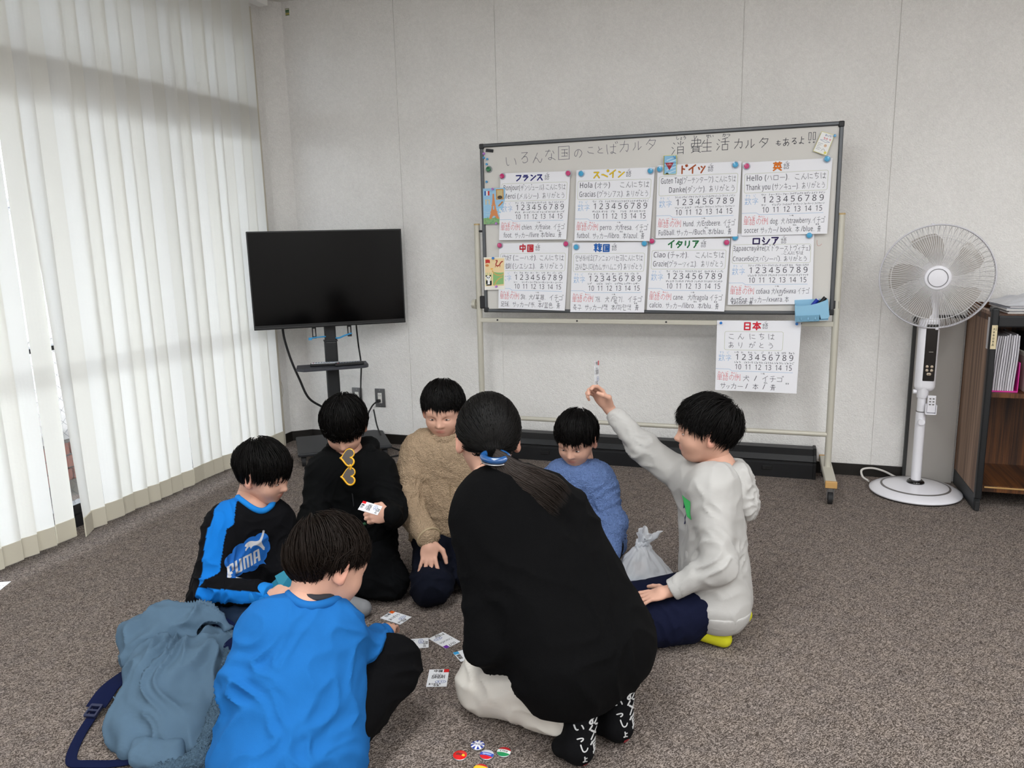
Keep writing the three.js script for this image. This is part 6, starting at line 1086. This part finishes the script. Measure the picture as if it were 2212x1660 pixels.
// ---- 6: boy in a tan fleece jacket
{
  const J = POSE.tan;
  const p = person({ J, label: 'boy in a tan fleece jacket kneeling with a hand on his thigh', look: [0.2, -0.22, 0.95], s: 0.95, hair: shortHair({ n: 4000, thick: 0.016, front: 0.3, temple: 0.12, ear: 0.1, back: -0.6, mess: 0.2, lift: 0.012, len: 1.0 }),
    handR: { s: 1.15, ext: 0.02, dir: [0.14, -0.8, 0.5], back: [0.3, 0.45, 0.85], curl: [0.14, 0.12, 0.14, 0.2], spread: 0.5, thumb: [0.6, 0.2] } });
  const tan = fleece(0xb59d82), n = (x, y, z) => 0.0022 * noise3(x * 95, y * 95, z * 95) + 0.0018 * noise3(x * 170, y * 170, z * 170), w = folds(0.009, 11, [[J.elR, 0.16], [J.elL, 0.14], [J.hip, 0.18]]);
  const P = [...topPrims(J, { chest: 0.085, belly: 0.104, yoke: 0.06, side: 0.076, hem: 0.1, sh: 0.062, el: 0.056, wr: 0.042, slope: 0.036 }, { drop: 0.01, sleeve: 0.92 }), neckHole(J, 0.045), flat(0.06)];
  p.put('fleece_jacket', cloth(sdfGeo(P, 0.0058, (x, y, z) => w(x, y, z) + n(x, y, z))), tan);
  p.put('stand_collar', cloth(sdfGeo([cap(add3(J.neck, [0, -0.01, 0.012]), add3(J.neck, [0.004, 0.03, 0.02]), 0.074, 0.066, 0.02), cap(add3(J.neck, [0, 0.0, 0.014]), add3(J.neck, [0.006, 0.12, 0.036]), 0.05, 0.066, 0.01, { op: 's' })], 0.005, n)), tan);
  const f = dirOf(0.03, -1), rt = dirOf(1, 0), zip = []; for (let k = 0; k <= 8; k++) zip.push(add3(add3(mix3(J.neck, J.hip, lerp(0.1, 1.02, k / 8)), f, lerp(0.092, 0.11, k / 8)), rt, 0.02)); p.put('zipper', tube(zip, 0.003, 30, 6), std(0x8a765c, 0.5), 'tan zipper');
  p.put('zip_pull', rb(0.006, 0.016, 0.003, 0.001).translate(...add3(zip[0], f, 0.006)), M.chrome);
  { const a = J.elR, b = J.wrR; p.put('cuff_binding', joinIndexed([ringAround(mix3(a, b, 0.96), sub3(b, a), 0.042, 0.004)]), std(0xa89678, 0.8), 'smooth tan cuff binding'); }
  p.put('trousers', cloth(sdfGeo([...pantsPrims(J, { hip: 0.085, thigh: 0.08, knee: 0.07, cuff: 0.05 }), flat()], 0.007, folds(0.007, 12, [[J.knL, 0.2], [J.knR, 0.2]]))), fabric(0x10131f));
  for (const s of ['L', 'R']) p.put('sock', cloth(sdfGeo([cap(J['an' + s], J['to' + s], 0.034, 0.028, 0.02), flat()], 0.006)), fabric(0x2a2a2e));
}
// ---- 7: small boy in a light blue fleece jacket
{
  const J = POSE.bluefleece;
  const p = person({ J, label: 'small boy in a light blue fleece jacket sitting beside the plastic bag', look: [-0.12, -0.34, 0.95], s: 0.88, headScale: 0.92, hair: shortHair({ n: 4000, thick: 0.018, front: 0.14, temple: 0.02, ear: 0.05, back: -0.6, mess: 0.13, len: 1.25 }) });
  const blue = fleece(0x7089bc), n = (x, y, z) => 0.0022 * noise3(x * 95, y * 95, z * 95) + 0.0018 * noise3(x * 170, y * 170, z * 170), w = folds(0.008, 11, [[J.elL, 0.16], [J.hip, 0.18]]);
  p.put('fleece_jacket', cloth(sdfGeo([...topPrims(J, { chest: 0.078, belly: 0.1, yoke: 0.055, side: 0.072, hem: 0.096, sh: 0.056, el: 0.054, wr: 0.045, slope: 0.034 }, { drop: 0.0, sleeve: 0.96 }), flat(0.03)], 0.0058, (x, y, z) => w(x, y, z) + n(x, y, z))), blue);
  const f = dirOf(-0.1, -1);
  p.put('shirt', cloth(sdfGeo([ell(add3(add3(J.neck, f, 0.055), [0, -0.045, 0]), [0.04, 0.06, 0.045], null, 0.02)], 0.005)), fabric(0x15161a), 'black shirt front');
  p.put('shirt_print', new THREE.SphereGeometry(0.016, 14, 10).scale(1, 0.8, 0.6).translate(...add3(add3(J.neck, f, 0.093), [0, -0.055, 0])), std(0xd9a021, 0.7), 'yellow print on the shirt');
  p.put('collar', cloth(sdfGeo([cap(add3(add3(J.neck, dirOf(1, 0), 0.045), [0, -0.005, 0]), add3(add3(J.neck, f, 0.085), [0.03, -0.075, 0]), 0.02, 0.014, 0.02), cap(add3(add3(J.neck, dirOf(1, 0), -0.045), [0, -0.005, 0]), add3(add3(J.neck, f, 0.085), [-0.04, -0.075, 0]), 0.02, 0.014, 0.02), cap(add3(J.neck, dirOf(1, 0.5), 0.045), add3(J.neck, dirOf(-1, 0.5), 0.045), 0.022, 0.022, 0.03)], 0.005, n)), blue);
  p.put('trousers', cloth(sdfGeo([...pantsPrims(J, { hip: 0.09, thigh: 0.078, knee: 0.062, cuff: 0.048 }), flat()], 0.008)), fabric(0x22242a));
  for (const s of ['L', 'R']) p.put('sock', cloth(sdfGeo([cap(J['an' + s], J['to' + s], 0.032, 0.026, 0.02), flat()], 0.006)), fabric(0x303034));
}
// ---------------------------------------------------------------- cards, badges, bag, jacket
function cardFace(kind) {
  return canvas(180, 270, (g, w, h) => {
    g.fillStyle = '#eef0f4'; g.fillRect(0, 0, w, h);
    const D = { white_orange: ['#e8641e', '日本'], white_purple: ['#6a2aa0', 'ロシア'], white_sky: ['#3aa6e0', '韓国'], white_red: ['#d8141e', '中国'], white_brown: ['#a8501c', 'ドイツ'] }[kind];
    if (D) { g.fillStyle = D[0]; g.fillRect(w - 46, 0, 46, 50); write(g, D[1], 42, 6, 40, '#17171a', 6, { fit: 84 }); }
    if (kind === 'white_red') { write(g, '謝謝', 34, 88, 58, '#26262c', 5); write(g, 'シエシエ', 44, 70, 18, '#26262c', 3); } else write(g, kind === 'white_sky' ? '안녕하세요' : kind === 'white_purple' ? 'Спасибо' : 'ありがとう', 16, 90, 44, '#26262c', 6, { fit: 146 });
    g.strokeStyle = '#2a4a9a'; g.lineWidth = 4; g.beginPath(); g.ellipse(120, 196, 46, 22, 0, 0, 7); g.stroke(); write(g, 'あいさつ', 92, 184, 22, '#2a4a9a', 4, { fit: 60 }); write(g, 'ありがとう', 16, 214, 30, '#17171a', 5, { fit: 110 }); write(g, '中本', 60, 240, 26, '#17171a', 4);
  });
}
function card(pts, kind, label, y = 0.0012) {   // corners of the card on the floor, first the top edge
  const c = pts.reduce((a, p) => [a[0] + p[0] / pts.length, a[1] + p[1] / pts.length], [0, 0]), top = [(pts[0][0] + pts[1][0]) / 2 - c[0], (pts[0][1] + pts[1][1]) / 2 - c[1]], a = Math.atan2(top[0], top[1]);
  const m = mesh('game_card', bx(0.06, 0.0012, 0.09), [null, null, 0, null, null, null].map((q) => (q === 0 ? std(0xffffff, 0.35, { map: cardFace(kind) }) : M.cardEdge)));
  m.position.set(c[0], y, c[1]); m.rotation.y = a + Math.PI; tag(m, label, 'card', 'word cards spread on the carpet'); return m;
}
M.cardEdge = std(0xe4e6ea, 0.5);
card([[1.61, 2.03], [1.594, 2.086], [1.673, 2.107], [1.691, 2.049]], 'white_orange', 'white word card with an orange corner lying on the carpet');
card([[1.889, 2.209], [1.815, 2.171], [1.837, 2.113], [1.911, 2.153]].map((p, i, a) => a[(i + 3) % 4]), 'white_purple', 'white word card with a purple corner lying on the carpet');
card([[1.923, 2.222], [1.963, 2.266], [2.013, 2.205], [1.988, 2.161]], 'white_sky', 'white word card with a light blue corner by the white trousers');
card([[1.89, 2.335], [1.942, 2.315], [1.97, 2.4], [1.916, 2.418]], 'white_red', 'white word card with a red corner lying alone');
card([[1.735, 2.195], [1.76, 2.25], [1.82, 2.222], [1.8, 2.165]], 'white_brown', 'white word card with a brown corner by the black knee');
card([[1.69, 2.26], [1.73, 2.3], [1.67, 2.35], [1.63, 2.31]], 'plain', 'white word card half hidden behind the blue sleeve');
card([[-0.0, 2.25], [0.055, 2.235], [0.078, 2.285], [0.02, 2.3]], 'plain', 'blank white card on the carpet under the blind');
// cards in hands
function heldCard(pos, n, up, label, w = 0.06, h = 0.09, mat = M.cardEdge) {
  const z = V(...n).normalize(), x = V(...up).cross(z).normalize(), y = z.clone().cross(x), g = bx(w, h, 0.0012);
  const m = mesh('held_card', g, mat); m.setRotationFromMatrix(new THREE.Matrix4().makeBasis(x, y, z)); m.position.set(...pos); return tag(m, label, 'card', 'word cards held in hands');
}
const heldFace = std(0xffffff, 0.35, { map: cardFace('white_red') });
heldCard(HELD.raised, [0.97, 0.05, 0.05], [0.26, 0.95, -0.1], 'word card held up high in a raised hand', 0.06, 0.09, heldFace);
heldCard(HELD.chest, [0.3, 0.93, 0.28], [-0.85, 0.25, 0.15], 'word card held before the black jacket', 0.046, 0.068, heldFace);
heldCard(HELD.lap, [0.1, 0.6, 0.75], [0.55, 0.6, -0.4], 'teal backed card held above the jeans', 0.055, 0.085, std(0x0c6a86, 0.3));
heldCard(add3(HELD.lap, [0.012, 0.012, -0.012]), [0.2, 0.55, 0.75], [0.7, 0.5, -0.3], 'second teal backed card fanned above the jeans', 0.055, 0.085, std(0x107a94, 0.3));

// flag badges
function badge(x, z, draw, label) {
  const face = canvas(128, 128, (g) => { g.save(); g.beginPath(); g.arc(64, 64, 64, 0, 7); g.clip(); draw(g); g.restore(); });
  const g = group('flag_badge', [x, 0, z]); tag(g, label, 'badge', 'round flag badges on the carpet');
  mesh('shell', lathe([[0, 0.0006], [0.0178, 0.0006], [0.0188, 0.002], [0.0182, 0.0036], [0.017, 0.0042]], 32), std(0xb9babd, 0.35, { metalness: 0.7 }), g);
  const d = new THREE.SphereGeometry(0.06, 24, 8, 0, Math.PI * 2, 0, 0.3).translate(0, -0.0528, 0), p = d.attributes.position, uv = d.attributes.uv; for (let i = 0; i < p.count; i++) uv.setXY(i, 0.5 + p.getX(i) / 0.036, 0.5 - p.getZ(i) / 0.036);
  mesh('face', d, phys(0xffffff, 0.2, { map: face, clearcoat: 0.8 }), g);
}
const F = (g, c, ...r) => { g.fillStyle = c; g.fillRect(...r); };
badge(2.152, 2.623, (g) => { F(g, '#2b3f9e', 0, 0, 128, 128); g.strokeStyle = '#e8e8f0'; g.lineWidth = 20; for (let k = 0; k < 4; k++) { g.beginPath(); g.moveTo(64 + 70 * Math.cos(k * 0.785), 64 + 70 * Math.sin(k * 0.785)); g.lineTo(64 - 70 * Math.cos(k * 0.785), 64 - 70 * Math.sin(k * 0.785)); g.stroke(); } write(g, 'Hello', 14, 48, 34, '#16204e', 4, { fit: 100, weight: 'bold ' }); }, 'round badge with a blue and white cross flag');
badge(2.123, 2.672, (g) => { F(g, '#d81c1c', 0, 0, 128, 128); g.fillStyle = '#f4c522'; g.beginPath(); g.arc(96, 66, 14, 0, 7); g.fill(); write(g, '你好', 26, 46, 34, '#2a0f0f', 5, { fit: 58 }); }, 'round red badge with a yellow star');
badge(2.187, 2.651, (g) => { F(g, '#dcdce4', 0, 0, 128, 46); F(g, '#2a4ab0', 0, 46, 128, 40); F(g, '#d2202a', 0, 86, 128, 42); write(g, 'привет', 24, 46, 34, '#cfe0ff', 4, { fit: 84, weight: 'bold ' }); }, 'round badge with white blue and red bands');
badge(2.225, 2.629, (g) => { F(g, '#c8202a', 0, 0, 128, 44); F(g, '#e9ece9', 0, 44, 128, 40); F(g, '#128a50', 0, 84, 128, 44); write(g, 'Ciao', 26, 46, 34, '#23262a', 4, { fit: 76, weight: 'bold ' }); }, 'round badge with red white and green bands');
badge(2.19, 2.705, (g) => { F(g, '#c81e22', 0, 0, 128, 34); F(g, '#f2c81e', 0, 34, 128, 60); F(g, '#c81e22', 0, 94, 128, 34); }, 'round badge with red and yellow bands');

// sunglasses hooked at the collar of the black jacket: two heart shaped lenses, folded sideways so that they hang
{
  const g = group('sunglasses', SUN.at); tag(g, 'yellow heart shaped sunglasses hanging from a black jacket collar', 'sunglasses');
  const f = V(...SUN.n).normalize(), u = V(...SUN.down); u.addScaledVector(f, -u.dot(f)).normalize(); g.setRotationFromMatrix(new THREE.Matrix4().makeBasis(u, f.clone().cross(u), f));
  const yl = phys(0xe2a80e, 0.25, { clearcoat: 0.5 }), heart = (cx) => { const P = []; for (let k = 0; k < 40; k++) { const t = k / 40 * Math.PI * 2, X = 16 * Math.sin(t) ** 3, Y = 13 * Math.cos(t) - 5 * Math.cos(2 * t) - 2 * Math.cos(3 * t) - Math.cos(4 * t); P.push([cx + X * 0.00185, (Y < 0 ? Y * 0.8 : Y) * 0.0019, 0.003 * Math.sin(t)]); } return P; };
  for (const cx of [0.0, 0.066]) {
    const P = heart(cx); mesh('rim', tube(P, 0.0034, 80, 8, true), yl, g);
    const S = new THREE.Shape(P.map((q) => new THREE.Vector2(q[0], q[1]))); mesh('lens', new THREE.ExtrudeGeometry(S, { depth: 0.0012, bevelEnabled: false }), phys(0x2e1d08, 0.08, { clearcoat: 1 }), g);
  }
  mesh('bridge', tube([[0.024, 0.008, 0], [0.033, 0.012, 0.002], [0.042, 0.008, 0]], 0.0032, 14, 8), yl, g);
  for (const y of [0.004]) mesh('temple_arm', rod([0.094, y, -0.004], [-0.01, y - 0.006, -0.006], 0.0026, 8), yl, g);
}

// white carrier bag, knotted at the top
{
  const c = [2.425, 0, 1.665], g = group('carrier_bag', c); tag(g, 'white translucent carrier bag knotted at the top, standing on the carpet', 'carrier bag');
  const film = phys(0xf0f2f6, 0.75, { transmission: 0.5, thickness: 0, side: THREE.DoubleSide });
  const nu = 96, nv = 30, pos = [], idx = [], fan = [...Array(15)].map((_, i) => (i + rr(-0.3, 0.3)) / 15 * Math.PI * 2);
  for (let j = 0; j <= nv; j++) for (let i = 0; i <= nu; i++) {   // body up to the neck, then a ruffled tuft above the knot
    const v = j / nv, a = i / nu * Math.PI * 2, up = v * 0.236; let ridge = 9; for (const f of fan) ridge = Math.min(ridge, Math.abs(Math.atan2(Math.sin(a - f), Math.cos(a - f))));
    const body = v < 0.34 ? lerp(0.082, 0.105, sstep(0, 0.3, v)) : v < 0.82 ? lerp(0.105, 0.013, Math.pow((v - 0.34) / 0.48, 0.8)) : lerp(0.013, 0.032, (v - 0.82) / 0.18), crease = v < 0.82 ? 0.016 * sstep(0.2, 0.7, v) * (1 - v) * (1 - ridge * 5) : (v - 0.82) * 0.07 * Math.sin(a * 7), w = 0.014 * noise3(Math.cos(a) * 2.6, v * 6, Math.sin(a) * 2.6) * (1 - v);
    const lean = v > 0.82 ? (v - 0.82) * 0.1 : 0;
    pos.push(Math.cos(a) * (body * 1.12 + crease + w) + lean + (v > 0.75 ? 0.01 * Math.cos(a * 2) : 0), 0.003 + up + (v > 0.95 ? 0.012 * Math.sin(a * 3 + 1) : 0), Math.sin(a) * (body * 0.85 + crease + w));
  }
  for (let j = 0; j < nv; j++) for (let i = 0; i < nu; i++) { const a = j * (nu + 1) + i, b = a + 1, d = a + nu + 1, e = d + 1; idx.push(a, d, b, b, d, e); }
  const bg = new THREE.BufferGeometry(); bg.setAttribute('position', new THREE.Float32BufferAttribute(pos, 3)); bg.setIndex(idx); bg.computeVertexNormals(); mesh('film', bg, film, g);
  mesh('knot', sdfGeo([cap([-0.012, 0.19, 0.006], [0.014, 0.198, 0.008], 0.012, 0.01, 0.008), cap([0.012, 0.186, -0.006], [-0.012, 0.2, -0.006], 0.011, 0.01, 0.008)], 0.0025, (x, y, z) => 0.003 * noise3(x * 90, y * 90, z * 90)), film, g);
  const inner = (name, geo, color, label) => { const m = mesh(name, geo, std(color, 0.6)); m.position.set(...c); tag(m, label, 'packet'); };
  inner('paper_packet', rb(0.07, 0.06, 0.03, 0.004, -0.026, 0.04, 0.018).rotateY(0.25), 0x7fb4dc, 'light blue packet inside the carrier bag');
  inner('paper_packet', rb(0.065, 0.045, 0.035, 0.004, 0.03, 0.034, -0.016).rotateY(-0.2), 0x3b3d40, 'dark grey packet inside the carrier bag');
  inner('paper_packet', rb(0.04, 0.04, 0.025, 0.004, -0.01, 0.1, 0.0).rotateY(0.5), 0xd9a890, 'pale pink packet lying inside the carrier bag');
}
// ---------------------------------------------------------------- grey blue coat thrown over a navy rucksack
{
  const O = [1.3, 0, 2.74], rel = (p) => [p[0] - O[0], p[1], p[2] - O[2]], navy = fabric(0x10183a);
  const r = group('rucksack', O); tag(r, 'navy rucksack with loose straps lying under the grey blue coat', 'rucksack');
  const R = (a, b, ra, rb_, k) => cap(rel(a), rel(b), ra, rb_, k);
  mesh('pack', cloth(sdfGeo([R([1.2, 0.085, 2.62], [1.4, 0.085, 2.58], 0.075, 0.075, 0.03), R([1.26, 0.07, 2.76], [1.42, 0.07, 2.72], 0.062, 0.062, 0.05), flat()], 0.008)), navy, r);
  const strap = (pts, w, name, label) => {   // a flat webbing band along a path lying or standing in the room
    const c = new THREE.CatmullRomCurve3(pts.map((p) => V(...rel(p)))), n = 40, pos = [], idx = [], S = (t) => { const p = c.getPoint(t), d = c.getTangent(t), s = d.clone().cross(V(0, 1, 0)).normalize(), u = s.clone().cross(d).normalize(); return [p, s, u]; };
    for (let k = 0; k <= n; k++) { const [p, s, u] = S(k / n); for (const [a, b] of [[-1, -1], [1, -1], [1, 1], [-1, 1]]) { const q = p.clone().addScaledVector(s, a * w / 2).addScaledVector(u, b * 0.0016); pos.push(q.x, Math.max(q.y, 0.001), q.z); } }
    for (let k = 0; k < n; k++) for (let m = 0; m < 4; m++) { const a = k * 4 + m, b = k * 4 + (m + 1) % 4; idx.push(a, b, a + 4, b, b + 4, a + 4); }
    const g = new THREE.BufferGeometry(); g.setAttribute('position', new THREE.Float32BufferAttribute(pos, 3)); g.setIndex(idx); g.computeVertexNormals(); const m = mesh(name, cloth(g), navy, r); if (label) m.userData.label = label; return m;
  };
  strap([[1.13, 0.09, 2.66], [1.09, 0.06, 2.7], [1.078, 0.045, 2.74], [1.09, 0.028, 2.8]], 0.058, 'padded_strap');
  strap([[1.09, 0.024, 2.79], [1.1, 0.012, 2.83], [1.12, 0.006, 2.88], [1.172, 0.005, 2.958], [1.2, 0.006, 2.978], [1.235, 0.006, 2.97], [1.3, 0.006, 2.95], [1.36, 0.012, 2.925], [1.42, 0.02, 2.9]], 0.026, 'webbing');
  strap([[1.24, 0.152, 2.5], [1.29, 0.165, 2.515], [1.34, 0.15, 2.53], [1.4, 0.11, 2.57]], 0.05, 'top_strap');
  const bk = mesh('buckle', merge([rb(0.036, 0.01, 0.008, 0.002, 0, 0, 0), rb(0.036, 0.01, 0.006, 0.002, 0, 0, 0.016), rb(0.036, 0.01, 0.008, 0.002, 0, 0, 0.032), rb(0.006, 0.01, 0.036, 0.002, -0.016, 0, 0.016), rb(0.006, 0.01, 0.036, 0.002, 0.016, 0, 0.016)]), std(0x1a2140, 0.4), r); bk.position.set(1.092 - O[0], 0.03, 2.797 - O[2]); bk.rotation.set(0.35, 0.12, 0);

  const g = group('coat', O); tag(g, 'grey blue fleece coat with fleecy edging heaped over the rucksack', 'coat');
  const body = fabric(0x536a7e, { bumpScale: 0.0004 }), trim = fleece(0x566d80);
  const C = (a, b, ra, rb_, k) => cap(rel(a), rel(b), ra, rb_ ?? ra, k);
  const w = folds(0.018, 9, [[[0, 0.15, -0.1], 0.3]], [0.5, -0.3, 0.8]), shell = [
    C([1.225, 0.125, 2.69], [1.36, 0.12, 2.66], 0.055, 0.06, 0.04), C([1.24, 0.12, 2.71], [1.3, 0.065, 2.83], 0.06, 0.045, 0.05), C([1.36, 0.12, 2.68], [1.46, 0.06, 2.82], 0.06, 0.045, 0.05), C([1.3, 0.11, 2.76], [1.4, 0.06, 2.85], 0.06, 0.045, 0.06), C([1.19, 0.08, 2.74], [1.25, 0.035, 2.86], 0.05, 0.04, 0.05),
    C([1.24, 0.03, 2.85], [1.31, 0.02, 2.91], 0.038, 0.03, 0.04), C([1.32, 0.03, 2.88], [1.48, 0.03, 2.87], 0.032, 0.032, 0.04), C([1.33, 0.12, 2.58], [1.42, 0.085, 2.7], 0.045, 0.04, 0.04), C([1.19, 0.1, 2.65], [1.3, 0.11, 2.6], 0.06, 0.06, 0.04)];
  mesh('shell', cloth(sdfGeo([...shell, flat()], 0.006, w)), body, g);
  // hood: a thick fold with a dark open end
  mesh('hood', cloth(sdfGeo([C([1.06, 0.14, 2.6], [1.15, 0.175, 2.585], 0.045, 0.052, 0.03), C([1.15, 0.175, 2.585], [1.24, 0.17, 2.55], 0.052, 0.058, 0.03), C([1.24, 0.17, 2.55], [1.29, 0.15, 2.545], 0.058, 0.05, 0.02), C([1.065, 0.13, 2.61], [1.12, 0.1, 2.66], 0.045, 0.05, 0.04), C([1.14, 0.135, 2.645], [1.26, 0.115, 2.6], 0.042, 0.045, 0.03), cap(rel([1.26, 0.158, 2.56]), rel([1.34, 0.15, 2.58]), 0.026, 0.038, 0.012, { op: 's' })], 0.0055, folds(0.013, 12, [[[-0.1, 0.15, -0.15], 0.3]], [0.9, 0.1, -0.3]))), body, g);
  mesh('pocket_flap', cloth(sdfGeo([C([1.35, 0.048, 2.915], [1.46, 0.052, 2.9], 0.018, 0.018, 0.02), C([1.37, 0.03, 2.945], [1.48, 0.03, 2.925], 0.02, 0.02, 0.03), flat()], 0.005, folds(0.007, 16))), body, g);
  mesh('fleecy_edge', cloth(sdfGeo([C([1.345, 0.135, 2.545], [1.42, 0.125, 2.665], 0.024, 0.024, 0.02), C([1.47, 0.1, 2.735], [1.515, 0.075, 2.82], 0.026, 0.026, 0.02), C([1.515, 0.075, 2.82], [1.53, 0.03, 2.9], 0.026, 0.026, 0.02), C([1.53, 0.03, 2.9], [1.45, 0.022, 2.97], 0.026, 0.022, 0.02), flat()], 0.0048, (x, y, z) => 0.004 * noise3(x * 90, y * 90, z * 90) + 0.003 * noise3(x * 160, y * 160, z * 160))), trim, g);
  mesh('care_label', bx(0.024, 0.002, 0.018).rotateZ(-0.5).rotateY(0.4).translate(...rel([1.29, 0.128, 2.59])), M.paper, g).userData.label = 'white care label';
  mesh('hem_seam', tube([[1.17, 0.08, 2.81], [1.24, 0.085, 2.845], [1.33, 0.082, 2.865], [1.44, 0.078, 2.86]].map(rel), 0.002, 24, 6), std(0x4a6278, 0.9), g);
}
scene.traverse((o) => { if (o.isMesh) { o.castShadow = true; o.receiveShadow = true; } });
renderer.render(scene, camera);
